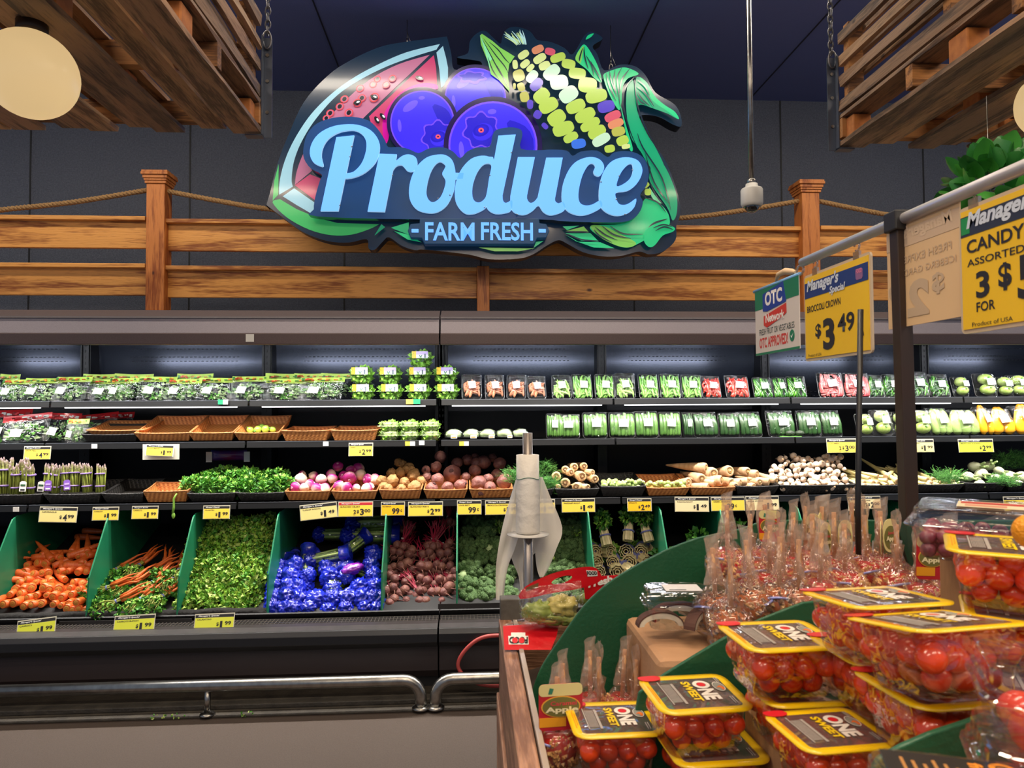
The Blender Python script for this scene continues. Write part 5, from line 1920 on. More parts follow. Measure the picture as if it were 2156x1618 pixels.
def heap(protos, pts, label, group, rotf=None, sc=1.0, jit=.12):
    """Put one copy per (px, py, Y[, scale]) entry."""
    rr = random.Random(len(pts) * 7 + len(label))
    for i, e in enumerate(pts):
        px, py, Y = e[:3]
        s_ = sc * (e[3] if len(e) > 3 else 1) * rr.uniform(1 - jit, 1 + jit)
        p = at(px, py, Y)
        rot = rotf(rr, i) if rotf else (rr.uniform(0, 6.28), rr.uniform(0, 6.28), rr.uniform(0, 6.28))
        lab = label[i] if isinstance(label, list) else label
        protos[i % len(protos)].put(lab, p, rot, s_, group)


def twotone(name, a, c_, axis=2, thr=0.0, soft=.012, rough=.4, scale=1.0):
    if name in MATS:
        return MATS[name]
    m = bpy.data.materials.new(name)
    m.use_nodes = True
    n, l = m.node_tree.nodes, m.node_tree.links
    b = n['Principled BSDF']
    b.inputs['Roughness'].default_value = rough
    b.inputs['Coat Weight'].default_value = .15
    tc = n.new('ShaderNodeTexCoord')
    sx = n.new('ShaderNodeSeparateXYZ')
    l.new(tc.outputs['Object'], sx.inputs[0])
    t = n.new('ShaderNodeTexNoise')
    t.inputs['Scale'].default_value = 40
    t.inputs['Detail'].default_value = 4
    l.new(tc.outputs['Object'], t.inputs['Vector'])
    ma = n.new('ShaderNodeMath')
    ma.operation = 'MULTIPLY_ADD'
    ma.inputs[1].default_value = soft * 1.6
    l.new(t.outputs['Fac'], ma.inputs[0])
    l.new(sx.outputs[axis], ma.inputs[2])
    mr = n.new('ShaderNodeMapRange')
    mr.inputs['From Min'].default_value = thr - soft * .4
    mr.inputs['From Max'].default_value = thr + soft * 2.0
    l.new(ma.outputs[0], mr.inputs['Value'])
    mx = n.new('ShaderNodeMix')
    mx.data_type = 'RGBA'
    mx.inputs[6].default_value = lin(a)
    mx.inputs[7].default_value = lin(c_)
    l.new(mr.outputs['Result'], mx.inputs[0])
    l.new(mx.outputs[2], b.inputs['Base Color'])
    MATS[name] = m
    return m


# --- tomatillos
def mk(name, cat, build):
    t = thing(name, '', cat)
    build(t)
    return Proto(t)


def tomatillo(t):
    MB().ball((0, 0, 0), (.021, .021, .023), 16, 10).build('fruit', M('tomatillo', '8fbf3c', .3, col2='a9cf52', nscale=30, coat=.3), t)
    MB().lathe([(.008, .020), (.006, .025), (.002, .030)], 8).build('stem', LEAFM, t)


heap([mk('tomatillo', 'tomatillo', tomatillo)], [(527, 906, 4.44), (543, 905, 4.44), (559, 904, 4.44), (574, 905, 4.45), (551, 901, 4.48)],
     ['green tomatillo in the wicker basket, ' + q for q in ('leftmost', 'middle of the front ones', 'third of the front ones', 'rightmost', 'behind the others')], 'tomatillos in the basket')

# --- turnips
TUR = twotone('turnip_skin', 'dcc2ae', 'a61f76', 2, -.004)


def turnip(wob, seed):
    def f(t):
        MB().lathe([(.001, -.036), (.004, -.032), (.016, -.026), (.027, -.015), (.033, 0), (.031, .013), (.022, .022), (.010, .025), (.006, .024)], 20, wob=wob, seed=seed).build('root', TUR, t)
        MB().lathe([(.008, .023), (.0075, .027), (.006, .029)], 10).build('crown', M('turnip_crown', 'c98aa6', .6), t)
    return f


tp = [mk('turnip', 'turnip', turnip(.15, k)) for k in (1, 2, 3)]
tur = [(622, 1027), (636, 1002), (653, 1022), (676, 1010), (700, 1008), (683, 1030), (713, 1024), (737, 1006), (730, 1028), (760, 1000), (755, 988), (775, 1010), (780, 1026), (712, 983), (738, 990), (750, 1028), (660, 1003), (640, 1028), (772, 1030),
       (697, 1000), (668, 1030), (724, 1003), (790, 1010), (632, 1010)]
heap(tp, [(x, y, 4.22 + (1030 - y) * .006, 1.0 + .15 * ((x * 7) % 3 - 1)) for x, y in tur], 'pink and white turnip in the heap over two wicker baskets', 'turnips in the wicker baskets', jit=.1)
# --- tan roots
def tanroot(seed):
    def f(t):
        MB().ball((0, 0, 0), (.033, .033, .035), 20, 14, wob=.22, seed=seed, freq=2.2).build('root', M('tan_root', 'b08750', .65, col2='8a6236', nscale=45, bump=1.0, bscale=50, contrast=.9), t)
        MB().lathe([(.010, .030), (.008, .036), (.003, .038)], 8).build('stub', M('root_stub', '7a5a36', .7), t)
    return f


tr = [mk('root_vegetable', 'root vegetable', tanroot(k)) for k in (1, 5)]
heap(tr, [(x, y, 4.22 + (1030 - y) * .006, s) for x, y, s in ((803, 1013, .95), (826, 1013, 1.1), (852, 1016, .9), (871, 1001, 1.15), (843, 996, .95), (824, 996, .8), (848, 978, .8), (840, 975, 1.0), (862, 984, .8), (818, 1029, .85), (845, 1030, .8), (873, 1026, 1.05), (887, 1014, .8), (855, 990, .8), (808, 1026, .8), (866, 990, .8))],
     'tan knobbly root in the wicker basket between turnips and beets', 'tan roots in the wicker basket')
# --- big beets
def beet(seed):
    def f(t):
        MB().ball((0, 0, 0), (.037, .037, .035), 20, 14, wob=.16, seed=seed, freq=1.6).build('root', M('beet_skin', '6a3c42', .5, col2='946252', nscale=22, bump=.7, bscale=60, contrast=.8, rand=.12), t)
        MB().lathe([(.012, .031), (.010, .038), (.004, .040)], 8).build('stub', M('beet_stub', '4a2a28', .7), t)
    return f


bt = [mk('beet', 'beet', beet(k)) for k in (2, 6, 9)]
big = [(909, 1029, .9), (942, 1027, .95), (968, 1023, .95), (1008, 1018, 1.15), (1032, 1026, .9), (1064, 1014, 1.25), (921, 1010, .95), (952, 997, 1.35), (918, 984, 1.0), (899, 1004, .9), (981, 1004, .85), (1000, 991, 1.1), (1028, 1008, .9), (928, 963, 1.15), (963, 975, 1.0), (984, 969, 1.0),
       (1018, 974, 1.15), (1052, 977, 1.1), (897, 990, .8), (1036, 965, .9), (1003, 975, .9), (1046, 1000, .85), (1075, 995, .9), (975, 1020, .8), (1012, 1036, .7), (1000, 965, .9)]
heap(bt, [(x, y, 4.22 + (1030 - y) * .0058, s) for x, y, s in big], 'large dark purple beet in the heap over two wicker baskets', 'large loose beets')
# --- parsnips, daikon
def taper_root(L, r0, mat, mat2, ring=True):
    def f(t):
        MB().lathe([(.001, L), (r0 * .18, L * .97), (r0 * .45, L * .72), (r0 * .8, L * .35), (r0 * 1.0, L * .08), (r0 * .93, L * .02), (r0 * .6, 0), (r0 * .55, .004), (r0 * .3, .005), (r0 * .28, -.002), (.001, -.003)], 18, 'Y', wob=.1).build('root', mat, t)
        MB().lathe([(r0 * .42, -.0008), (r0 * .36, -.003), (r0 * .2, -.002)], 14, 'Y').build('crown', mat2, t)
    return f


PAR = M('parsnip', 'e0bd8e', .55, col2='c99f6c', nscale=25, stretch=(1, .3, 1), bump=.5, bscale=80)
pp_ = [mk('parsnip', 'parsnip', taper_root(.19, .028, PAR, M('parsnip_ring', '7a5230', .7)))]
rf = lambda rr, i: (rr.uniform(-.05, .25), rr.uniform(0, 6.28), rr.uniform(-.5, .5))
heap(pp_, [(x, y, 4.18 + (1030 - y) * .003, s) for x, y, s in ((1172, 1004, 1), (1203, 995, .9), (1226, 1004, 1.05), (1190, 1018, 1.05), (1213, 1027, 1.05), (1238, 1028, .95), (1253, 1010, .95), (1210, 984, 1.0), (1190, 990, .8), (1176, 1026, .6), (1248, 996, .85), (1230, 983, .9))],
     'cream parsnip with its cut crown facing out of the black basket', 'parsnips', rf)
DAI = M('daikon', 'd8b48c', .45, col2='c49a70', nscale=12, stretch=(1, 4, 1), bump=.3, bscale=60)
dk = [mk('daikon', 'daikon', taper_root(.26, .030, DAI, M('daikon_crown', 'a88a4a', .7)))]
heap(dk, [(x, y, 4.18 + (1030 - y) * .003, s) for x, y, s in ((1450, 1015, .95), (1478, 1010, 1.1), (1503, 998, 1.15), (1520, 1012, 1.15), (1542, 1016, 1.0), (1505, 1019, .8), (1537, 992, 1.15), (1575, 994, 1.0), (1595, 1000, .9), (1575, 1014, 1.0), (1600, 1016, .85), (1620, 1016, .85), (1492, 1026, .9), (1560, 1018, 1.0), (1588, 1026, .8), (1635, 1014, .85), (1550, 1026, .8), (1488, 986, 1.0))],
     'thick white daikon root pointing forward from the heap', 'daikon roots', lambda rr, i: (rr.uniform(.0, .3), rr.uniform(0, 6.28), rr.uniform(.1, .9)))
# --- sprouts
sp_ = [mk('brussels_sprout', 'brussels sprout', lambda t: (MB().ball((0, 0, 0), (.0155, .0155, .017), 12, 8, wob=.12, seed=3).build('head', M('sprout', '8cae52', .5, col2='b2c67c', nscale=60, rand=.15), t), MB().lathe([(.006, -.018), (.006, -.014)], 8).build('stump', M('sprout_cut', 'd8d0a8', .6), t)))]
rr = random.Random(3)
pts = []
for i in range(62):
    x = rr.uniform(1269, 1356)
    pts.append((x, rr.uniform(1011 + abs(x - 1320) * .08, 1027), 4.2 + rr.uniform(0, .12)))
heap(sp_, pts, 'green brussels sprout heaped in the black basket', 'sprouts in the black basket')
pts = [(x, rr.uniform(1016, 1028), 4.2 + rr.uniform(0, .1)) for x in [rr.uniform(1364, 1446) for _ in range(38)]]
heap(sp_, pts, 'green brussels sprout in the wicker basket left of the daikon', 'sprouts in the wicker basket')
# --- white onion bulbs
ob = [mk('onion_bulb', 'onion', lambda t: (MB().lathe([(.001, -.026), (.006, -.024), (.008, -.020), (.016, -.012), (.0205, 0), (.017, .012), (.009, .02), (.006, .045), (.005, .07)], 14).build('bulb', M('onion_white', 'd9bfa6', .35, col2='e6d0ba', nscale=30, coat=.2), t), MB().lathe([(.006, -.0265), (.005, -.029), (.002, -.0295)], 8).build('root_plate', M('onion_root', 'c09a72', .8), t)))]
pts = []
for row, (y, x0, x1, n_) in enumerate(((1029, 1645, 1795, 12), (1020, 1640, 1800, 13), (1011, 1625, 1785, 13), (1001, 1618, 1780, 13), (991, 1615, 1782, 13), (981, 1622, 1778, 12), (971, 1640, 1775, 9), (963, 1650, 1705, 4), (962, 1728, 1772, 4))):
    for k in range(n_):
        pts.append((x0 + (x1 - x0) * (k + .5) / n_ + rr.uniform(-4, 4), y + rr.uniform(-4, 4), 4.19 + (1030 - y) * .0028 + rr.uniform(-.01, .01), rr.choice((.7, .9, 1.0, 1.1))))
heap(ob, pts, 'white onion bulb with its root end facing out of the big heap', 'white onion bulbs', lambda rr, i: (rr.uniform(-2.2, -1.2), rr.uniform(-.5, .5), rr.uniform(-.3, .3)))
# --- lemongrass / leeks with cut ends
lg = [mk('lemongrass_stalk', 'lemongrass', lambda t: (MB().lathe([(.004, .30), (.008, .2), (.011, .08), (.014, .02), (.0145, 0), (.010, -.001)], 12, 'Y').build('stalk', M('lemongrass', 'd8cf98', .5, col2='c2b06e', nscale=14, stretch=(4, .4, 4)), t), MB().lathe([(.0145, -.0004), (.012, -.0035), (.005, -.002)], 12, 'Y').build('cut_end', M('cut_end', 'e2bf94', .7, col2='a07850', nscale=140), t)))]
pts = []
for y, x0, x1, n_ in ((1026, 1812, 1900, 6), (1016, 1815, 1912, 7), (1006, 1820, 1912, 5), (1026, 1936, 2025, 6), (1018, 1940, 2015, 5), (1010, 1940, 1975, 2)):
    for k in range(n_):
        pts.append((x0 + (x1 - x0) * (k + .5) / n_ + rr.uniform(-4, 4), y + rr.uniform(-3, 3), 4.18 + (1030 - y) * .003, rr.choice((.85, 1, 1.1, 1.25))))
heap(lg, pts, 'pale lemongrass stalk with its cut end facing out', 'lemongrass stalks', lambda rr, i: (rr.uniform(.05, .3), 0, rr.uniform(-.8, .9)))
# --- fennel
def fennel(t):
    MB().lathe([(.012, -.032), (.028, -.026), (.040, -.008), (.040, .008), (.030, .028), (.018, .042), (.012, .05)], 18, wob=.15).build('bulb', M('fennel_white', 'dfe0c4', .4, col2='c6cfa0', nscale=12, stretch=(3, 3, .5), coat=.2), t, scale=(1, .75, 1))
    MB().lathe([(.013, -.0325), (.009, -.036), (.001, -.036)], 12).build('root_plate', M('fennel_root', 'b79b6a', .8), t)
    for k in range(3):
        a = k * 2.1
        MB().tube([(.01 * math.cos(a), .006 * math.sin(a), .04), (.022 * math.cos(a), .015 * math.sin(a), .075)], [.009, .006], 8).build('stalk', M('fennel_stalk', 'a9c07c', .5), t)


fn = [mk('fennel_bulb', 'fennel', fennel)]
heap(fn, [(x, y, 4.19 + (1030 - y) * .004, s) for x, y, s in ((2012, 1012, .95), (2038, 1004, .95), (2052, 984, .95), (2082, 982, .95), (2066, 998, 1.05), (2102, 992, .95), (2125, 1004, 1.0), (2098, 1008, .9), (2062, 1020, .8), (2120, 1020, .85), (2143, 1020, .9), (2150, 1004, 1.0), (2168, 1012, 1.0), (2010, 1024, .7))],
     'white fennel bulb in the heap above the grape box', 'fennel bulbs', lambda rr, i: (rr.uniform(1.0, 2.0), rr.uniform(-.6, .6), rr.uniform(-.5, .5)))


def fronds(name, n, R3, L, mat, seed):
    rr_ = random.Random(seed)
    b = MB()
    for i in range(n):
        c0 = Vector((rr_.uniform(-1, 1) * R3[0], rr_.uniform(-1, 1) * R3[1], rr_.uniform(-1, .2) * R3[2]))
        d = Vector((rr_.uniform(-1, 1), rr_.uniform(-1, .3), rr_.uniform(.1, 1.0))).normalized()
        s_ = d.cross(Vector((0, 0, 1))).normalized()
        pts = [c0, c0 + d * L * .5 + Vector((0, 0, L * .08)), c0 + d * L + Vector((0, 0, -L * .12))]
        b.mi = rr_.randrange(len(mat))
        b.tube(pts, [.0018, .0014, .0005], 3, caps=False)
        for k in range(5):
            p0 = pts[0].lerp(pts[2], .25 + k * .17)
            b.tube([p0, p0 + (s_ * rr_.choice((-1, 1)) + d * .8).normalized() * L * .22], [.0009, .0005], 3, caps=False)
    return b.mesh(name, mat)


FRM = [M('frond', '3d7a34', .6), M('frond_light', '5f9d48', .6)]
for px, py, w_, h_, Y, lab in ((1085, 1002, .055, .07, 4.32, 'feathery dill bunch just left of the bag roll'), (1130, 985, .10, .06, 4.36, 'feathery dill bunch behind the bag roll'), (1150, 1020, .06, .06, 4.25, 'feathery dill bunch between the bag roll and the parsnips'),
                          (1990, 1005, .08, .05, 4.26, 'fennel fronds spreading right of the dark post'), (2130, 965, .12, .07, 4.45, 'dark fennel fronds behind the bulbs at the right edge'), (2110, 1015, .06, .03, 4.22, 'small fennel fronds poking out below the bulbs')):
    p = at(px, py, Y)
    link('herb_fronds', fronds('fronds', 230, (w_, .05, h_), .07, FRM, int(px)), None, loc=p, label=lab, cat='herb')
# --- asparagus
SPEAR = M('asparagus', '87963f', .45, col2='6b7a35', nscale=30, rand=.1)
TIP = twotone('asparagus_skin', 'a3b04e', '705a5c', 2, .145, .02, .5)


def asparagus(t):
    rr_ = random.Random(4)
    b = MB()
    b.tube([(0, 0, 0), (0, 0, .10), (.001, 0, .145), (.001, 0, .162), (0, 0, .178)], [.0052, .0050, .0046, .0058, .0015], 7)
    for k in range(5):
        a = k * 2.4
        z = .142 + .006 * k
        b.ball((.004 * math.cos(a), .004 * math.sin(a), z), (.003, .003, .007), 5, 4)
    sm = b.mesh('spear', TIP)
    for i in range(17):
        a = i * 2.4
        q = .0052 * math.sqrt(i * 1.15)
        fl = 1.35
        link('spear', sm, t, loc=(q * math.cos(a) * 1.15, q * math.sin(a), 0), rot=(-.0 + (q * math.sin(a)) * -2.2 * fl, (q * math.cos(a)) * 2.0 * fl, a), scale=(1, 1, rr_.uniform(.9, 1.06)))
    for z in (.035, .115):
        MB().lathe([(.027 + z * .03, z), (.028 + z * .03, z + .003), (.028 + z * .03, z + .006), (.027 + z * .03, z + .009)], 18).build('rubber_band', M('band_lilac', '8f74b8', .5), t)


ap = mk('asparagus_bunch', 'asparagus', asparagus)
for px, yb_, sc_, tag_, lab in ((8, 1040, 1.12, 'g', 'asparagus bunch at the very left with a green sleeve tag'), (32, 1040, .92, None, 'asparagus bunch second from the left edge'), (52, 1042, 1.15, None, 'tall asparagus bunch standing third from the left'), (63, 1040, .9, 'w', 'asparagus bunch with a white neck tag'),
                           (100, 1040, .95, 'w', 'asparagus bunch leaning behind a white tag in the right basket'), (116, 1038, .86, 'p', 'asparagus bunch behind a purple tag, left of two'), (138, 1036, .88, None, 'asparagus bunch between the two purple tags'), (156, 1037, .93, 'p', 'asparagus bunch behind a purple tag, right of two'),
                           (184, 1037, .90, None, 'asparagus bunch second from the right'), (211, 1037, .88, None, 'rightmost asparagus bunch standing slightly apart')):
    p = at(px, yb_, Y3 + .06 + (.05 if px in (52, 100) else 0))
    o = ap.put(lab + ' on the lower shelf', (p.x, p.y, p.z), (-.08, random.uniform(-.06, .06), random.uniform(0, 6)), (sc_ * 1.05, sc_ * 1.05, sc_), 'asparagus bunches')
    if tag_:
        mt = {'g': M('tag_green', '58b03a', .4), 'w': WHT, 'p': M('tag_purple', '8a5fc0', .4)}[tag_]
        b = MB()
        b.prism([(-.018, 0), (.018, 0), (.018, .05), (.008, .058), (-.008, .058), (-.018, .05)], 0, .0008)
        t = thing('neck_tag', {'g': 'bright green paper tag', 'w': 'white paper tag', 'p': 'purple paper tag'}[tag_] + ' on the ' + {8: 'leftmost asparagus bunch', 63: 'fourth asparagus bunch from the left', 100: 'leaning asparagus bunch', 116: 'bunch left of the paired purple tags', 156: 'bunch right of the paired purple tags'}[px], 'tag', (p.x - .012, p.y - .05, p.z + .018), (-.1, random.uniform(-.1, .1), 0))
        b.build('card', mt, t)
        MB().box((-.012, -.001, .006), (.012, 0, .014)).build('print', WHT if tag_ != 'w' else INK, t)
        MB().box((-.013, -.001, .030), (.013, 0, .040)).build('print', M('tag_dark', '2f5a3a', .5) if tag_ != 'p' else M('tag_lilac', 'c3a6e6', .5), t)
# --- leafy herbs on the lower shelf
hb = [link('herb_bunch', leafy('herb_bunch', 330, (.075, .055, .042), .026, [LEAFD, LEAFM, LEAFM, LEAFL], s_), None, label='x', cat='herb') for s_ in (1, 2)]
HP = [Proto(o) for o in hb]
rr = random.Random(9)
for i, (x, y) in enumerate(((412, 1020), (444, 1006), (478, 998), (470, 1022), (506, 1010), (436, 1026), (530, 1004), (556, 1010), (586, 1006), (520, 1026), (560, 1028), (596, 1022), (500, 1030), (540, 1018))):
    p = at(x, y, 4.24 + (1030 - y) * .005)
    HP[i % 2].put('fresh green herb bunch heaped over the black baskets right of the small wicker basket', p, (rr.uniform(-.4, .4), rr.uniform(-.4, .4), rr.uniform(0, 6)), rr.uniform(.85, 1.1), 'leafy herb bunches')
b = MB()
P = [at(x, y, 4.13) for x, y in ((372, 1040), (366, 1050), (366, 1068), (364, 1080))]
b.tube(P, [.004, .005, .006, .007], 6)
b.ball(tuple(at(365, 1086, 4.13)), (.010, .006, .018), 8, 6)
b.build('fallen_leaf', LEAFL, label='wilted green stem dangling from the small wicker basket', cat='leaf')

# ================================================================== bins under the shelves
GREEN = M('divider_green', '1f7a55', .35, col2='1b6a4a', nscale=6)


def divider(px, pyt, label):
    X = at(px, pyt, 4.17).x
    prof = [(3.905, .385), (3.93, .60), (4.10, .86), (4.12, .885), (4.16, .90), (4.80, .92), (4.80, .745), (3.905, .378)]
    t = MB().prism(prof, X - .004, X + .004, 'YZ').build('bin_divider', GREEN, bevel=.002)
    tag(t, label, 'divider')
    return X


DV = [divider(px, 1092, 'green plastic bin divider ' + lab) for px, lab in ((38, 'on the left side of the loose carrots'), (236, 'between the loose carrots and the bunched carrots'), (414, 'between the bunched carrots and the cilantro'), (590, 'between the cilantro and the celery'), (815, 'between the celery and the bunched beets'),
                                                            (963, 'between the bunched beets and the broccoli'), (1235, 'between the broccoli and the cream-stemmed greens'), (1386, 'right of the cream-stemmed greens'), (1510, 'hidden mostly behind the candy apples'), (1672, 'peeking up behind the jumbo apple cards'), (1900, 'peeking up just left of the dark post'))]
# black cloth liner rolled along the front
b = MB()
n = 90
pts = []
for i in range(n + 1):
    x = DV[0] - .6 + i * (DV[3] - DV[0] + .6) / n
    pts.append((x, 3.925 + .008 * noise.noise(Vector((x * 9, 0, 0))), .405 + .012 * noise.noise(Vector((x * 7, 3, 0)))))
b.tube(pts, [.020 + .008 * noise.noise(Vector((p[0] * 12, 5, 0))) for p in pts], 10)
b.build('bin_liner', M('liner', '1d1c1b', .9, bump=.8, bscale=40), label='rolled black cloth liner along the front of the carrot and cilantro bins', cat='liner')


def surf(py, y0=3.96, k=.0026):
    return y0 + (1290 - py) * k


# --- loose carrots
def carrot(L, r, bend, seed):
    def f(t):
        b = MB()
        n_ = 9
        P_, Rd = [], []
        for i in range(n_ + 1):
            u = i / n_
            P_.append((bend * math.sin(u * 2.5), L * u, bend * .5 * math.cos(u * 3)))
            Rd.append(r * (1 - .80 * u ** 1.4) * (.86 if i == 0 else 1) if i < n_ else r * .06)
        b.tube(P_, Rd, 14)
        b.build('root', M('carrot', 'd4561c', .42, col2='e67434', nscale=26, stretch=(1, 6, 1), coat=.15, rand=.06), t)
        MB().lathe([(r * .62, -.0005), (r * .5, -.003), (r * .22, -.0015), (.001, -.003)], 12, 'Y').build('crown', M('carrot_crown', 'b58a35', .6, col2='d2742a', nscale=120), t, loc=P_[0])
    return f


ca = [mk('carrot', 'carrot', carrot(.19, .021, .010, 1)), mk('carrot', 'carrot', carrot(.17, .019, -.012, 2)), mk('carrot', 'carrot', carrot(.21, .022, .004, 3))]
rr = random.Random(21)
pts, rots = [], []
for row in range(7):
    y = 1274 - row * 17
    n_ = 14
    for k in range(n_):
        x = -70 + k * 19.5 + (row % 2) * 9 + rr.uniform(-4, 4)
        yy = y + rr.uniform(-4, 4)
        xmax = 190 + (1290 - yy) * .19
        if x > xmax:
            continue
        pts.append((x, yy, surf(yy) - .02 + rr.uniform(-.01, .01), rr.uniform(.98, 1.2)))
        if row < 3:
            rots.append((rr.uniform(-.1, .25), rr.uniform(0, 6), rr.uniform(-.35, .45)))
        else:
            rots.append((rr.uniform(.3, .55), rr.uniform(0, 6), rr.uniform(-1.2, .5)))
for x, y in ((140, 1283), (152, 1288), (165, 1280), (178, 1288), (160, 1272)):
    pts.append((x, y, 3.93, .95))
    rots.append((0, 0, rr.uniform(-.3, .3)))
for x, y, a in ((135, 1205, -.5), (170, 1190, -.1), (200, 1190, .2), (60, 1165, -1.2), (110, 1180, -1.0), (150, 1165, -.3), (165, 1172, -.4), (184, 1165, -.5)):
    pts.append((x, y, surf(y) - .02, 1.05))
    rots.append((.48, 0, -a))
heap(ca, pts, 'loose orange carrot in the heap of the leftmost bin', 'loose carrots', lambda r_, i: rots[i])
for px, py, Y, rot, lab in ((175, 1120, 4.55, (0, .05, -1.45), 'loose carrot lying flat high at the back of the carrot bin, upper of two'), (160, 1133, 4.5, (0, .0, -1.5), 'loose carrot lying flat at the back of the carrot bin, lower of two'), (212, 1168, 4.25, (1.35, .0, .1), 'carrot standing upright against the green divider')):
    ca[0].put(lab, at(px, py, Y), rot, 1.0, None)

# --- bunched carrots
def cbunch(t):
    rr_ = random.Random(8)
    for i in range(5):
        a = i * 1.26
        b = MB()
        o = Vector((.016 * math.cos(a), 0, .014 * math.sin(a)))
        P_ = [o, o * 1.3 + Vector((0, .05, 0)), o * 1.5 + Vector((rr_.uniform(-.01, .01), .11, .004)), o * 1.4 + Vector((rr_.uniform(-.02, .02), .17, 0))]
        b.tube(P_, [.009, .0095, .006, .0012], 9)
        b.build('carrot_root', M('carrot_dark', 'c2541c', .5, col2='d96a2a', nscale=40), t)
    b = MB()
    for i in range(26):
        a = rr_.uniform(0, 6.28)
        q = rr_.uniform(0, .018)
        o = Vector((q * math.cos(a), 0, q * math.sin(a)))
        b.mi = i % 2
        b.tube([o + Vector((0, .03, 0)), o * .5 + Vector((0, -.03, 0)), o * 1.5 + Vector((rr_.uniform(-.02, .02), -.08, rr_.uniform(-.02, .01))), o * 2.5 + Vector((rr_.uniform(-.04, .04), -.14, rr_.uniform(-.05, .01)))], [.0036, .0032, .0026, .0015], 5)
    b.build('stems', [M('stem_olive', 'a8ad55', .5), M('stem_olive2', '7d8c3c', .5)], t)
    link('leafy_top', leafy('leafy_top', 150, (.070, .065, .045), .028, [LEAFM, LEAFL, LEAFD], 6), t, loc=(0, -.11, -.01))
    MB().lathe([(.014, -.032), (.0155, -.030), (.0155, -.026), (.014, -.024)], 12, 'Y').build('tie', M('tie_blue', '6a6fae', .5), t)


cb = mk('carrot_bunch', 'carrot bunch', cbunch)
for i, (x, y, Y, rz) in enumerate(((255, 1195, 4.2, .9), (300, 1185, 4.24, .3), (350, 1188, 4.24, -.5), (235, 1235, 4.05, 1.25), (280, 1225, 4.1, .8), (330, 1220, 4.12, .55), (372, 1215, 4.14, .2), (255, 1262, 3.98, .9), (305, 1255, 4.0, .7), (350, 1250, 4.02, .4), (380, 1195, 4.2, -.3), (325, 1200, 4.2, 1.1))):
    p = at(x, y, Y)
    cb.put('bunch of small carrots with leafy tops and a blue tie in the second bin', p, (.35 + .1 * (i % 3), .2 * (i % 4), -rz), .9, 'bunched carrots')

# --- cilantro
cl = [link('cilantro_bunch', leafy('cilantro_bunch', 300, (.085, .065, .055), .026, [LEAFM, LEAFL, LEAFL, LEAFY, M('leaf_lime', '93b23e', .5, rand=.1)], s_, curl=.8), None, label='x', cat='herb') for s_ in (11, 12, 13)]
CLP = [Proto(o) for o in cl]
rr = random.Random(31)
k = 0
for row in range(10):
    y = 1278 - row * 19
    x0, x1 = 385 + row * 4.2, 535 + row * 4.6
    for j in range(5):
        x = x0 + (x1 - x0) * (j + .5) / 5 + rr.uniform(-6, 6)
        Y = 3.99 + (1290 - y) * .0019
        if row == 9 and j == 0:
            continue
        CLP[k % 3].put('bunch of cilantro in the tall green heap', at(x, y, Y), (rr.uniform(-.6, .6), rr.uniform(-.6, .6), rr.uniform(0, 6)), rr.uniform(.8, 1.05), 'cilantro bunches')
        k += 1

# --- celery in blue bags
CB = M('celery_bag_blue', '141f9c', .2, col2='1d30c4', nscale=14, coat=.5, bump=.8, bscale=24, rand=.15)
CEL = M('celery_green', '9cb85c', .4, col2='bccf86', nscale=30, stretch=(8, .4, 8), coat=.3)
CBC = clear('celery_film', 'e8f2e0', gloss=.6, base=.12, rough=.12, bump=.8, bscale=30)


def celery(t):
    b = MB()
    b.ball((0, 0, 0), (.056, .046, .050), 40, 28, wob=.42, seed=3, freq=4.5)
    b.build('bag_end', CB, t)
    b = MB()
    rr_ = random.Random(2)
    for i in range(9):
        a = i * 2.4
        q = .011 * math.sqrt(i)
        b.tube([(q * math.cos(a), .02, q * math.sin(a)), (q * 1.1 * math.cos(a), .10, q * 1.1 * math.sin(a)), (q * 1.4 * math.cos(a), .24, q * 1.3 * math.sin(a))], [.011, .010, .007], 7)
    b.build('stalks', CEL, t)
    MB().lathe([(.036, .02), (.042, .06), (.043, .15), (.05, .25)], 18, 'Y', wob=.2).build('bag_film', CBC, t)
    MB().lathe([(.05, .20), (.053, .24), (.058, .27)], 20, 'Y', wob=.3).build('bag_top', CB, t)


ce = mk('celery', 'celery', celery)
rr = random.Random(13)
cel = []  # left column kept clear of the divider
for y, xs in ((1283, (574, 596, 618, 650, 690, 728, 768, 792)), (1262, (576, 602, 626, 664, 700, 732, 762, 790)), (1238, (578, 606, 628, 700, 756, 788)), (1215, (582, 612, 648, 694, 730, 786)), (1196, (590, 622, 690, 728, 780)), (1166, (786,))):
    for x in xs:
        cel.append((x, y + rr.uniform(-3, 3), 3.965 + (1290 - y) * .0022, rr.uniform(.85, 1.05)))
heap([ce], cel, 'head of celery with its crumpled blue bag end facing out', 'celery in blue bags', lambda r_, i: (r_.uniform(.1, .7), r_.uniform(0, 6), r_.uniform(-.5, .5)))
for x, y, Y, rot, s_, lab in ((640, 1235, 4.12, (.95, .2, .3), .9, 'celery standing up with its stalks showing in the middle of the blue bags'), (655, 1180, 4.2, (.2, 0, -1.6), .85, 'celery lying sideways across the middle of the bin'), (712, 1175, 4.25, (.5, 0, -.9), .85, 'celery lying at an angle near the right divider'),
                         (672, 1126, 4.45, (0, 0, -1.5), .85, 'small celery lying flat high at the back left'), (735, 1128, 4.42, (0, 0, -1.57), 1.15, 'large celery bag lying flat high at the back'), (745, 1102, 4.5, (0, 0, -1.55), 1.15, 'celery bag lying flat on top at the back of the bin')):
    ce.put(lab, at(x, y, Y), rot, s_, None)
p = at(742, 1198, 4.12)
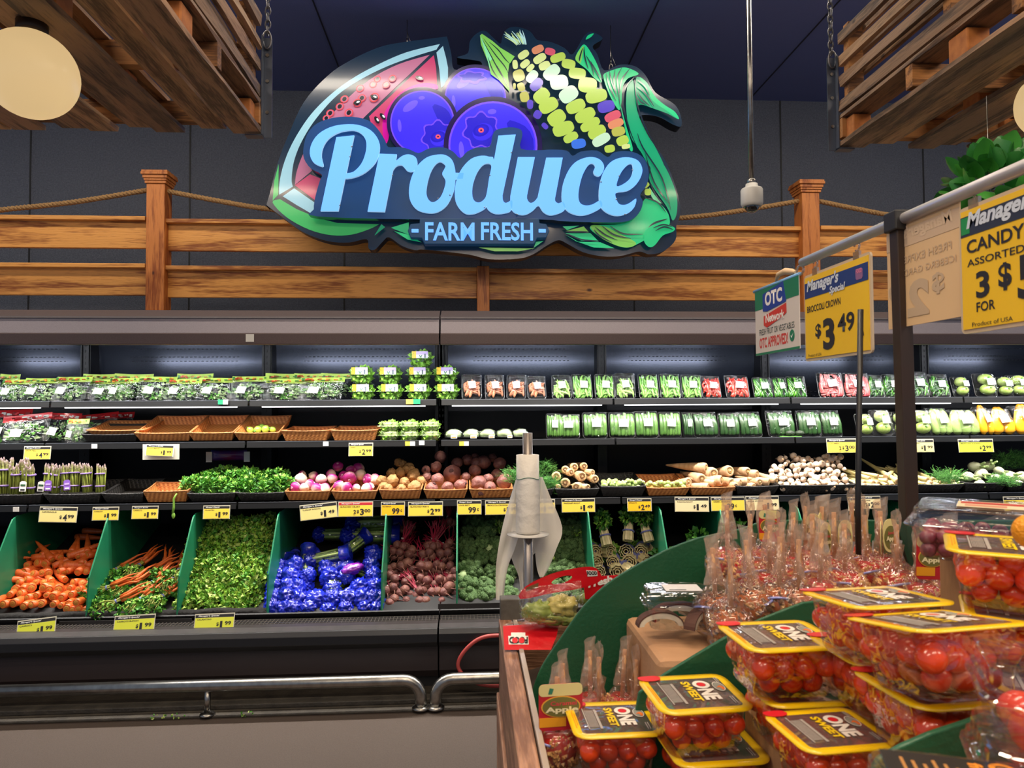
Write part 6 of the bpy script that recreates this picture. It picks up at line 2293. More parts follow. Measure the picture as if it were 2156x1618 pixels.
MB().ball((0, 0, 0), (.06, .035, .028), 22, 14, wob=.35, seed=8, freq=3).build('purple_bag', M('bag_purple', '7a1f9a', .2, coat=.8, bump=1, bscale=30), loc=p, rot=(.3, -.2, .2), label='crumpled purple bag among the blue celery bags', cat='bag')

# --- bunched beets
def bbunch(t):
    rr_ = random.Random(5)
    for i, (x, z) in enumerate(((-.032, 0), (.03, .006), (0, -.03), (.002, .03))):
        b = MB()
        b.ball((x, .0, z), (.030, .030, .029), 16, 12, wob=.14, seed=i * 3.3)
        b.tube([(x, -.026, z - .004), (x + .004, -.04, z - .012), (x + rr_.uniform(-.012, .012), -.06, z - .035), (x + rr_.uniform(-.02, .02), -.065, z - .06)], [.0055, .003, .0016, .0006], 6)
        b.build('beet_root', M('beet_small', '62343a', .55, col2='8c5c4e', nscale=30, bump=.6, bscale=60, rand=.12), t)
    b = MB()
    for i in range(12):
        a = rr_.uniform(0, 6.28)
        o = Vector((.02 * math.cos(a), .02, .02 * math.sin(a)))
        b.tube([o * 1.0, o * .4 + Vector((0, .04, .01)), o * .9 + Vector((rr_.uniform(-.02, .02), .10, .03)), o * 1.5 + Vector((rr_.uniform(-.03, .03), .15, .05))], [.004, .0035, .003, .002], 5)
    b.build('stems', M('beet_stem', '9c1f3e', .4), t)
    MB().lathe([(.012, .046), (.015, .048), (.015, .056), (.012, .058)], 12, 'Y').build('tie', WHT, t)


bb = mk('beet_bunch', 'beet bunch', bbunch)
rr = random.Random(17)
pts = []
for y, xs in ((1272, (828, 858, 890, 930)), (1250, (822, 852, 884, 916, 948)), (1225, (826, 860, 892, 926, 952)), (1200, (826, 856, 892, 922, 950)), (1172, (835, 866, 900, 938)), (1152, (850, 910, 945))):
    for x in xs:
        pts.append((x, y + rr.uniform(-4, 4), surf(y, 3.99, .0024), rr.uniform(.82, 1.0)))
heap([bb], pts, 'bunch of beets tied by red stems in the narrow bin', 'bunched beets', lambda r_, i: (r_.uniform(.2, .9), r_.uniform(-1.5, 1.5), r_.uniform(-.6, .6)))
for x, y, rot, lab in ((858, 1112, (.2, 2.9, 0), 'beet bunch alone at the back left of the beet bin'), (945, 1102, (.9, 0, .1), 'beet bunch at the back right of the beet bin'), (845, 1150, (1.5, .3, .4), 'beet bunch with red stems standing up, left one'), (912, 1150, (1.5, 0, 0), 'beet bunch with red stems standing up, right one')):
    bb.put(lab, at(x, y, 4.4 if y < 1120 else 4.3), rot, .85, None)

# --- broccoli
BRO = M('broccoli_green', '39572c', .7, col2='5c7a45', nscale=60, bump=1.0, bscale=160, rand=.12)


def broccoli(seed):
    def f(t):
        b = MB()
        rr_ = random.Random(seed)
        b.ball((0, 0, 0), (.052, .045, .042), 24, 16, wob=.25, seed=seed, freq=3)
        for i in range(46):
            d = Vector((rr_.gauss(0, 1), rr_.gauss(-.3, 1), rr_.gauss(.3, .9))).normalized()
            b.ball((d.x * .050, d.y * .044, d.z * .040), rr_.uniform(.010, .019), 9, 7, wob=.3, seed=i, freq=4)
        b.build('florets', BRO, t)
        MB().tube([(0, .02, -.02), (0, .05, -.05)], [.022, .018], 10).build('stalk', M('broccoli_stalk', 'a9c08a', .5), t)
    return f


br = [mk('broccoli', 'broccoli', broccoli(k)) for k in (1, 2)]
rr = random.Random(41)
pts = []
for y, xs in ((1258, (988, 1028, 1070, 1180, 1215)), (1232, (982, 1022, 1060, 1170, 1205, 1228)), (1205, (990, 1030, 1068, 1160, 1190, 1224)), (1175, (985, 1012, 1048, 1150, 1186, 1220)), (1150, (982, 1016, 1050, 1165, 1205, 1225)), (1122, (985, 1020, 1150, 1190, 1216)), (1100, (1000, 1040, 1185, 1205))):
    for x in xs:
        pts.append((x, y + rr.uniform(-4, 4), surf(y, 3.99, .0024), rr.uniform(.98, 1.3)))
heap(br, pts, 'dark green broccoli crown in the heap behind the bag roll stand', 'broccoli crowns', lambda r_, i: (r_.uniform(-.2, .5), r_.uniform(-.4, .4), r_.uniform(0, 6)))
for x, y, lab in ((1046, 1112, 'yellow-green leafy broccoli sprig left of the bag roll'), (1212, 1120, 'yellow-green broccoli sprig at the top of the heap right of the bag roll'), (1150, 1180, 'yellow-green broccoli sprig right of the steel pole')):
    p = at(x, y, surf(y, 3.95, .0024))
    link('broccoli_leaf', leafy('broccoli_leaf', 70, (.04, .03, .03), .022, [LEAFY, LEAFL], int(x)), None, loc=p, label=lab, cat='leaf')

# --- greens with cream cut ends
CREAMS = M('stem_cream', 'ecdcae', .5, col2='d8c894', nscale=40)


def choy(t):
    rr_ = random.Random(12)
    b = MB()
    for ring, (rad, n_) in enumerate(((.010, 4), (.022, 7), (.034, 9))):
        for k in range(n_):
            a = 2 * PI * k / n_ + ring
            w_ = .011
            P0 = []
            for j, (yy, sc_) in enumerate(((-.004, 1.0), (.03, 1.02), (.08, .85), (.13, .7))):
                c0 = Vector((rad * sc_ * math.cos(a), yy, rad * sc_ * math.sin(a)))
                tg = Vector((-math.sin(a), 0, math.cos(a)))
                nr = Vector((math.cos(a), 0, math.sin(a)))
                P0.append([c0 - tg * w_ - nr * .003, c0 + nr * .004, c0 + tg * w_ - nr * .003, c0 + tg * w_ * .8 - nr * .006, c0 + nr * .0005, c0 - tg * w_ * .8 - nr * .006])
            vs = [p for r_ in P0 for p in r_]
            fs = [(i * 6 + q, i * 6 + (q + 1) % 6, i * 6 + 6 + (q + 1) % 6, i * 6 + 6 + q) for i in range(3) for q in range(6)]
            fs.append((5, 4, 3, 2, 1, 0))
            b.add(vs, fs)
    b.build('stems', [CREAMS], t)
    link('leaves', leafy('leaves', 150, (.045, .06, .04), .035, [LEAFD, LEAFM, LEAFL], 5), t, loc=(0, .17, .02))
    MB().lathe([(.042, .06), (.044, .063), (.044, .067), (.042, .07)], 16, 'Y').build('tie', M('tie_blue', '6a6fae', .5), t)


ch = mk('greens_bunch', 'leafy greens', choy)
pts = []
for y, xs in ((1205, (1262, 1300, 1330)), (1184, (1256, 1290, 1325, 1362)), (1162, (1254, 1286, 1318, 1350, 1384))):
    for x in xs:
        pts.append((x, y, surf(y, 3.98, .0024), 1.12))
heap([ch], pts, 'bunch of greens with its cream cut stem end facing out', 'cream-stemmed greens', lambda r_, i: (r_.uniform(.0, .35), r_.uniform(0, 6), r_.uniform(-.3, .3)))
for x, y, rz, lab in ((1278, 1138, .3, 'greens bunch lying with stems down, left of the top three'), (1322, 1128, -.35, 'greens bunch lying with stems down, middle of the top three'), (1366, 1130, .35, 'greens bunch lying with stems down, right of the top three')):
    ch.put(lab, at(x, y + 10, 4.22), (1.1, 0, rz), .85, None)
for x, y, lab in ((1395, 1165, 'dark leaf cluster beside the right divider of the greens'), (1470, 1128, 'green leaf poking over the edge of the dark green island divider'), (1545, 1108, 'green sprig seen between the candy apple sticks')):
    p = at(x, y, 4.2)
    link('leaf_cluster', leafy('leaf_cluster', 40, (.05, .03, .02), .04, [LEAFM, LEAFD], int(x)), None, loc=p, label=lab, cat='leaf')

for px, py, lab in ((378, 1468, 'scrap of green leaf on the kerb left of the first rail post'), (405, 1477, 'tiny green leaf scrap on the floor by the first rail post'), (556, 1456, 'yellowed stem scrap on the kerb behind the long rail'), (1400, 1470, 'green leaf scrap on the floor under the second rail')):
    p = atz(px, py, .012)
    link('leaf_scrap', leafy('leaf_scrap', 9, (.03, .014, .004), .014, [LEAFM, LEAFY], px), None, loc=(p.x, max(3.53, min(3.56, p.y)), .018), label=lab, cat='leaf')
# ================================================================== the wooden island in the foreground
OAK = wood('island_wood', '7d5640', 'b98a6c', 'Y', 1.6, .55, False, 1.2, .04)
OAKX = wood('island_wood_x', '6f4c38', 'a67a5e', 'X', 1.6, .55, False, 1.2, .04)
IX0, IX1, IYF, IYN = .070, 1.75, 1.79, .30
isl = thing('produce_island', 'wooden island stand with sloping bins in the right foreground', 'display stand', (IX0, IYF, 0))


def ib(b, name, mat, **k):
    b.v = [(p[0] - IX0, p[1] - IYF, p[2]) for p in b.v]
    return b.build(name, mat, isl, **k)


ib(MB().box((IX0, IYN, .80), (IX0 + .032, IYF, .97)), 'side_board', OAK, bevel=.003)
ib(MB().box((IX0 - .006, IYN, .10), (IX0 + .02, IYF, .79)), 'side_panel', OAK, bevel=.003)
ib(MB().box((IX0 + .034, IYN, .90), (IX0 + .044, IYF - .03, .976)), 'inner_strip', M('acrylic_strip', 'a99a8d', .3, spec=.8), bevel=.001)
ib(MB().box((IX0, IYF - .03, .70), (IX1, IYF, .965)), 'end_board', OAKX, bevel=.003)
ib(MB().box((IX0 + .004, IYF - .012, .92), (IX0 + .064, IYF + .03, 1.02)), 'corner_post', M('post_grey', '5f5a52', .6, col2='4b463f', nscale=40), bevel=.002)
b = MB()
BED = lambda x: .845 + (x - .12) * .30
b.prism([(IX0 + .03, BED(IX0 + .03)), (IX1, BED(IX1)), (IX1, .10), (IX0 + .03, .10)], IYN, IYF - .03, 'XZ')
ib(b, 'bed', M('bed_dark', '3a2f28', .8))


def div(name_pts, Y, label, th=.007):
    q = [at(x, y, Y) for x, y in name_pts]
    m_ = M('island_green', '1f5a3c', .38, col2='1b4f34', nscale=5, bump=.15, bscale=120)
    o = MB().prism([(p.x, p.z) for p in q], Y, Y + th, 'XZ').build('bin_divider', m_, bevel=.002)
    tag(o, label, 'divider')


e1 = catmull([(1113, 1560), (1116, 1480), (1138, 1410), (1180, 1345), (1235, 1270), (1300, 1215), (1400, 1160), (1470, 1133)], 5, False)
div([(1118, 1700)] + e1 + [(1560, 1114), (1600, 1100), (1650, 1096), (1920, 1096), (2260, 1096), (2260, 1700)], 1.45, 'large dark green curved divider of the island, behind the candy apples')
div([(1332, 1640), (1338, 1500), (1345, 1460), (1400, 1420), (1460, 1383), (1520, 1347), (1600, 1305), (1690, 1270), (1760, 1262), (2200, 1262), (2200, 1640)], 1.15, 'green divider between the candy apples and the tomato packs')
div([(1790, 1700), (1850, 1600), (1900, 1572), (1960, 1546), (2040, 1520), (2100, 1497), (2200, 1460), (2400, 1440), (2400, 1700)], .665, 'light-edged green divider in front of the tomato packs at the lower right')

# --- tomato packs
PYEL = M('lid_yellow', 'f0c808', .3, coat=.5, col2='e8bb05', nscale=14)
PRED = M('tab_red', 'd8232e', .3, coat=.5)
WIN = clear('lid_window', 'a8948e', gloss=.6, base=.07, rough=.1, bump=.35, bscale=14, haze=.34, hcol='8f807a')
CUP = clear('cup_plastic', 'fbf2ee', gloss=.55, base=.05, rough=.07, bump=.35, bscale=22)
TOM = [M('tomato_red', 'dc3a16', .22, col2='e24a1a', nscale=20, coat=.6, rand=.12), M('tomato_orange', 'ea7a1c', .22, col2='e87e22', nscale=20, coat=.6, rand=.1)]
PWD, PDP, PHT = .140, .128, .071


def flat_text(txt, mat, x, y, size, rot, z, parent, bold=.03, name='lettering', xs=1.0):
    me = text_mesh(txt, size, mat, bold, 0, 0, xs)
    return link(name, me, parent, loc=(x, y, z), rot=(0, 0, rot))


def ringmesh(b, loops):
    n = len(loops[0])
    fs = []
    for i in range(len(loops) - 1):
        for k in range(n):
            fs.append((i * n + k, i * n + (k + 1) % n, (i + 1) * n + (k + 1) % n, (i + 1) * n + k))
    b.add([p for l in loops for p in l], fs)
    return n


def make_pack():
    """Origin at the centre of the lid."""
    t = thing('tomato_pack', '', 'tomato pack')
    b = MB()
    b.smooth = True
    L = []
    for s_, z in ((.96, -.002), (.88, -.004), (.87, -.010), (.85, -.022), (.80, -.045), (.76, -PHT + .006), (.70, -PHT)):
        L.append([(p[0], p[1], z) for p in rrect(PWD * s_, PDP * s_, .026 * s_, 5)])
    n = ringmesh(b, L)
    b.f.append([6 * n + k for k in range(n)][::-1])
    b.m.append(0)
    b.sm.append(False)
    b.build('cup', CUP, t)
    b = MB()
    out, inn = rrect(PWD, PDP, .024, 5), rrect(PWD * .80, PDP * .76, .008, 5)
    rr_ = random.Random(3)
    lo = [(p[0], p[1], -.0015) for p in out]
    up = [(p[0], p[1], .0005 + .0012 * noise.noise(Vector((p[0] * 60, p[1] * 60, 1)))) for p in out]
    mi_ = [((p[0] * .45 + q[0] * .55), (p[1] * .45 + q[1] * .55), .0012) for p, q in zip(out, inn)]
    ii = [(p[0], p[1], .0004) for p in inn]
    b.smooth = True
    ringmesh(b, [lo, up, mi_, ii])
    lid = b.build('lid', PYEL, t)
    b = MB()
    b.add([(p[0], p[1], .0003) for p in inn], [list(range(len(inn)))])
    win = b.build('lid_window', WIN, t)
    # red corner tab back left
    b = MB()
    b.prism(catmull([(-.066, .060), (-.050, .062), (-.036, .060), (-.034, .050), (-.044, .044), (-.060, .045), (-.068, .052)], 3), .0018, .0026, 'XY')
    b.build('pull_tab', PRED, t)
    WT = M('lid_white', 'e6ddd2', .4)
    YT = M('lid_lettering_yellow', 'e9c400', .4)
    # ONE over SWEET, reading towards the front; letter tops point right
    s_ = .0265
    a = -PI / 2
    w1 = PDP * .76
    me = text_mesh('NE', 1, WT, .05, 0).copy()
    fitlid(me, .008, .008, .025, .036, 'lettering', win)
    # the O as a ring with a red centre
    b = MB()
    o_, i_ = ell(.0205, .0235, .0130, .0135, 0, 24), ell(.0205, .0235, .0072, .0075, 0, 24)
    b.add([(p[0], p[1], .0018) for p in o_ + i_], [(k, (k + 1) % 24, 24 + (k + 1) % 24, 24 + k) for k in range(24)])
    b.build('lettering', WT, win)
    b = MB().add([(p[0], p[1], .0018) for p in ell(.0205, .0235, .0066, .0068, 0, 20)], [list(range(20))])
    b.build('red_dot', PRED, win)
    me = text_mesh('SWEET', 1, YT, .04, 0).copy()
    fitlid(me, -.009, .036, .0135, .066, 'lettering', win)
    # round logo
    b = MB()
    b.add([(p[0], p[1], .0018) for p in ell(.0445, .014, .0085, .016, 0, 24) + ell(.0445, .014, .0074, .0145, 0, 24)], [(k, (k + 1) % 24, 24 + (k + 1) % 24, 24 + k) for k in range(24)])
    lg = b.build('logo', WT, win)
    b = MB().add([(p[0], p[1], .0017) for p in ell(.0445, .014, .0068, .0135, 0, 20)], [list(range(20))])
    b.build('logo_field', M('logo_grey', '8b8a80', .5), win)
    b = MB().prism(catmull([(.040, .010), (.046, .016), (.050, .012), (.050, .004), (.046, .002), (.045, .010)], 3), .0019, .0021, 'XY')
    b.build('logo_swoosh', M('logo_orange', 'e0702a', .5), win)
    b = MB()
    for x, w_, y0, y1 in ((-.024, .004, -.036, .032), (-.043, .0018, -.036, .040), (.052, .0016, .030, .046), (.049, .0016, .030, .046), (.050, .0014, -.042, -.020), (.0465, .0014, -.042, -.020)):
        b.box((x - w_ / 2, y0, .0012), (x + w_ / 2, y1, .0015))
    for k in range(9):
        b.box((-.041 + k * .0016, -.030, .0012), (-.0402 + k * .0016, .030, .0015))
    b.build('small_print', M('small_print', 'a39a92', .5), win)
    b = MB()
    b.box((-.0625, -.030, .0014), (-.0612, .028, .0017)).box((-.0592, -.020, .0014), (-.0582, .020, .0017))
    b.build('small_print', M('print_orange2', 'e08a10', .5), lid)
    # tomatoes
    tms = []
    for k in range(2):
        b = MB()
        b.ball((0, 0, 0), (.0158, .0158, .0175), 16, 11, wob=.06, seed=k)
        tms.append(b.mesh('tomato', TOM[k]))
    for lv, (z, nx, ny, sx) in enumerate(((-.052, 3, 3, .030), (-.030, 4, 4, .0285), (-.019, 3, 3, .031))):
        for i in range(nx):
            for j in range(ny):
                if lv == 1 and i in (1, 2) and j in (1, 2):
                    continue
                link('tomato', tms[0 if rr_.random() < .8 else 1], t, loc=((i - (nx - 1) / 2) * sx + rr_.uniform(-.002, .002), (j - (ny - 1) / 2) * sx * .92 + rr_.uniform(-.002, .002), z + rr_.uniform(-.003, .003)),
                     rot=(rr_.uniform(0, 6), rr_.uniform(0, 6), 0), scale=rr_.uniform(.88, 1.02))
    return t


def fitlid(me, x0, y0, w_, l, name, parent):
    """Fit lettering into a field: it reads towards -Y over length l from y0, its tops point to +X over width w_."""
    xs = [v.co.x for v in me.vertices]
    ys = [v.co.y for v in me.vertices]
    a, c_, d, e = min(xs), max(xs), min(ys), max(ys)
    me.transform(Matrix.Translation((x0, y0 + (0 if name else 0), .0018)) @ Matrix(((0, w_ / (e - d), 0, 0), (-l / (c_ - a), 0, 0, 0), (0, 0, 1, 0), (0, 0, 0, 1))) @ Matrix.Translation((-a, -d, 0)))
    return link(name, me, parent)


PK = Proto(make_pack())


def pack(px, py, z, ang, label, tilt=0.0, roll=0.0, sc_=1.0, fill=False):
    c_ = atz(px, py, z)
    PK.put(label, c_, (tilt, roll, R(ang)), sc_, 'tomato packs with yellow lids')
    return c_


PACKS = [(1290, 1514, 1.006, 1, 'tomato pack at the lower left of the stack, nearest the wooden side board', 0, 0), (1461, 1460, 1.073, 4, 'tomato pack second from the left, sitting a step above the leftmost pack', .03, 0),
         (1641, 1338, 1.179, 3, 'tomato pack on top of the middle stack, directly right of the cardboard riser', 0, 0), (1842, 1257, 1.258, 6, 'tomato pack furthest back, in front of the sticks with printed cards', -.08, 0),
         (1965, 1306, 1.266, 8, 'tomato pack just in front of the furthest one with its front edge tipped up', -.16, .0), (1746, 1536, 1.113, 5, 'tomato pack flat in the middle of the bottom edge, brightly reflecting', 0, 0),
         (1975, 1443, 1.185, 4, 'tomato pack partly covered by the tipped one on top of it', -.02, 0), (2045, 1522, 1.119, 8, 'tomato pack low at the right, cut by the light-edged green divider', 0, 0),
         (2128, 1150, 1.325, -33, 'large-looking tomato pack turned askew below the grape box', .03, 0), (2165, 1288, 1.248, -33, 'tomato pack turned askew underneath the one below the grape box', 0, 0),
         (1682, 1448, 1.103, 2, 'tomato pack directly beneath the top middle one', 0, 0), (1495, 1568, .999, 3, 'tomato pack directly beneath the second pack from the left', 0, 0),
         (1850, 1364, 1.180, 3, 'tomato pack beneath the furthest one, only its front rim showing', 0, 0), (1838, 1660, 1.046, 3, 'tomato pack at the bottom edge of the picture, its red tab just showing', 0, 0),
         (2200, 1440, 1.184, -30, 'tomato pack lowest of the askew ones at the right edge', 0, 0)]
for px, py, z, ang, lab, tl, rl in PACKS:
    if lab:
        pack(px, py, z, ang, lab, tl, rl, .86 if 'brightly' in lab or 'its red tab' in lab else 1.0)
# cardboard lining under the packs at the right
q = [at(2060, 1470, .80), at(2156, 1520, .78)]
M('cardboard', 'b48a60', .8, col2='a87f58', nscale=30, stretch=(1, 6, 1))

# --- other clamshells at the right
def clam2(name, label, cat, px, py, z, w_, d_, h_, ang, content, lidcol=None, tilt=0.0):
    c_ = atz(px, py, z)
    t = thing(name, label, cat, (c_.x, c_.y, c_.z), (tilt, 0, R(ang)))
    b = MB()
    b.smooth = False
    L = []
    for s_, zz, r_ in ((.88, 0, .02), (.92, -.002, .02), (.93, -.014, .02), (.98, -.016, .022), (.985, -.021, .022), (1.04, -.023, .026), (1.05, -.0245, .026), (1.04, -.026, .026), (.97, -.027, .022), (.94, -.032, .02), (.84, -h_ + .004, .018), (.80, -h_, .018)):
        L.append([(p[0], p[1], zz) for p in rrect(w_ * s_, d_ * s_, r_, 4)])
    n = ringmesh(b, L)
    b.f += [[k for k in range(n)], [(len(L) - 1) * n + k for k in range(n)][::-1]]
    b.m += [0, 0]
    b.sm += [False, False]
    b.build('shell', clear('clam_ridged', 'f6f7fa', gloss=.55, base=.06, rough=.08, bump=.1, bscale=20), t, bevel=.0008)
    content(t, w_, d_, h_)
    return t


GRAPE = M('grape', '7b3242', .35, col2='96505a', nscale=60, coat=.2, rand=.2)


def balls(mesh_name, mat, r, n, seed, name):
    def f(t, w_, d_, h_):
        b = MB()
        b.ball((0, 0, 0), (r, r, r * 1.12), 14, 10)
        me = b.mesh(mesh_name, mat)
        rr_ = random.Random(seed)
        k = 0
        nx, ny, nz = max(2, int(w_ * .84 / (2 * r))), max(2, int(d_ * .84 / (2 * r))), max(1, int((h_ - .02) / (1.8 * r)))
        for iz in range(nz):
            for ix in range(nx):
                for iy in range(ny):
                    if k >= n:
                        return
                    if 0 < ix < nx - 1 and 0 < iy < ny - 1 and iz < nz - 1:
                        continue
                    link(name, me, t, loc=((ix - (nx - 1) / 2) * 2 * r + rr_.uniform(-.2, .2) * r, (iy - (ny - 1) / 2) * 2 * r + rr_.uniform(-.2, .2) * r, -h_ + r + iz * 1.8 * r + rr_.uniform(-.15, .15) * r), rot=(rr_.uniform(0, 6), rr_.uniform(0, 6), 0))
                    k += 1
    return f


gb = clam2('grape_box', 'clear ridged clamshell of red grapes with a cream label, topmost at the right edge', 'fruit box', 2085, 1066, 1.352, .20, .165, .072, -38, balls('grape', GRAPE, .0105, 100, 4, 'grape'))
lb = MB().box((-.040, -.035, .0008), (.045, .030, .0016)).build('label', M('label_cream2', 'dcc9a8', .5), gb)
MB().box((-.036, .0, .0017), (.04, .022, .002)).build('label_band', M('label_red2', 'b3413a', .5), lb)
MB().box((-.03, -.028, .0017), (.02, -.010, .002)).build('label_band', M('label_red3', 'c88a70', .5), lb)
orr = at(2172, 1120, .70)
t = thing('orange', 'bright orange citrus fruit at the right edge beside the grape box', 'orange', orr)
MB().ball((0, 0, 0), .0175, 30, 20).build('fruit', M('orange_skin', 'f09a10', .4, bump=.5, bscale=300), t)
bk = clam2('tomato_box', 'clear clamshell with a black and orange label at the bottom right', 'fruit box', 2040, 1655, 1.22, .135, .105, .07, -20, balls('tomato2', TOM[0], .017, 40, 5, 'tomato'))
lb = MB().box((-.052, -.04, .0008), (.058, .040, .0016)).build('label', M('label_black', '201e1e', .35, coat=.4), bk)
OT = M('label_orange', 'e58a1e', .5)
me = text_mesh('GO', 1, OT, .05, 0).copy()
fitlid(me, .022, .038, .018, .026, 'lettering', lb)
me = text_mesh('K', 1, OT, .05, 0).copy()
fitlid(me, .022, -.008, .018, .012, 'lettering', lb)
MB().add([(p[0], p[1], .0019) for p in ell(.031, .002, .0085, .008, 0, 18)], [list(range(18))]).build('red_dot', PRED, lb)
me = text_mesh('fresh', 1, OT, .03, 0).copy()
fitlid(me, .008, .034, .010, .034, 'lettering', lb)
b = MB()
for k in range(6):
    b.box((-.040 + k * .0075, -.030, .0017), (-.0375 + k * .0075, .030 - .004 * (k % 3), .0019))
b.build('small_print', M('label_print2', 'a8743a', .5), lb)
clam2('tomato_box', 'clear ridged box of red tomatoes at the right edge, upper of two', 'fruit box', 2268, 1400, 1.275, .15, .12, .075, -28, balls('tomato3', TOM[0], .019, 40, 6, 'tomato'))
clam2('tomato_box', 'clear ridged box of red tomatoes at the right edge, lower of two', 'fruit box', 2262, 1560, 1.235, .14, .115, .075, -28, balls('tomato4', TOM[0], .019, 40, 7, 'tomato'))

# --- cardboard riser, coconut box
CARD = M('cardboard_riser', 'b48a66', .8, col2='a67c58', nscale=10, bump=.15, bscale=60)
rx0, rx1 = at(1322, 1280, 1.40).x, at(1700, 1400, 1.22).x
b = MB().box((rx0, 1.175, BED(rx0) - .02), (rx1, 1.425, 1.078))
b.build('cardboard_riser', CARD, bevel=.012, label='tan cardboard riser box under the coconut pack', cat='box')
b = MB().box((rx1 + .004, 1.17, BED(rx1)), (1.02, 1.44, 1.125)).box((rx1 + .004, 1.162, 1.10), (1.02, 1.17, 1.142))
b.build('cardboard_tray', M('cardboard_cream', 'cfae82', .8), bevel=.002, label='shallow cream cardboard tray under the right half of the candy apples', cat='box')
def coco(t, w_, d_, h_):
    for x, y, a, z in ((-.035, -.018, .1, 0), (.012, .01, -.25, .006), (-.01, .02, .5, .002), (.035, -.02, .9, .002)):
        b = MB()
        n = 14
        P0, P1 = [], []
        for k in range(n + 1):
            u = PI * k / n
            P0.append((.040 * math.cos(u), .024 * math.sin(u)))
        prof = P0 + [(p[0] * .78, p[1] * .55 + .001) for p in reversed(P0)]
        b.mi = 0
        b.prism(prof, -.010, .010, 'XZ')
        pr2 = [(p[0] * 1.06, p[1] * 1.10) for p in P0] + [(p[0], p[1]) for p in reversed(P0)]
        b.mi = 1
        b.prism(pr2, -.0105, .0105, 'XZ')
        b.build('coconut_piece', [M('coconut_white', 'd6ccb6', .5), M('coconut_husk', '4f3026', .8)], t, loc=(x, y, -h_ + .004 + z), rot=(0, .0, a))


cc = clam2('coconut_box', 'clear clamshell of coconut pieces on the cardboard riser', 'fruit box', 1425, 1238, 1.168, .125, .085, .066, -4, coco)
lb = MB().box((-.025, -.028, .0008), (.040, .018, .0016)).build('label', LBL, cc)
MB().box((-.018, -.024, .0017), (.012, -.020, .0019)).build('label_print', INK, lb)

# --- candy apples
WR = clear('apple_wrap', 'fbf4ee', gloss=.5, base=.045, rough=.06, bump=1.0, bscale=40, haze=.05, hcol='d8b8a0')
STK = M('stick_wood', 'c79a70', .6, col2='b58658', nscale=40, stretch=(6, 6, 1))
SLV = clear('sleeve_plastic', 'f6e8dc', gloss=.35, base=.05, rough=.2, bump=.4, bscale=40, haze=.27, hcol='e2d4c6')


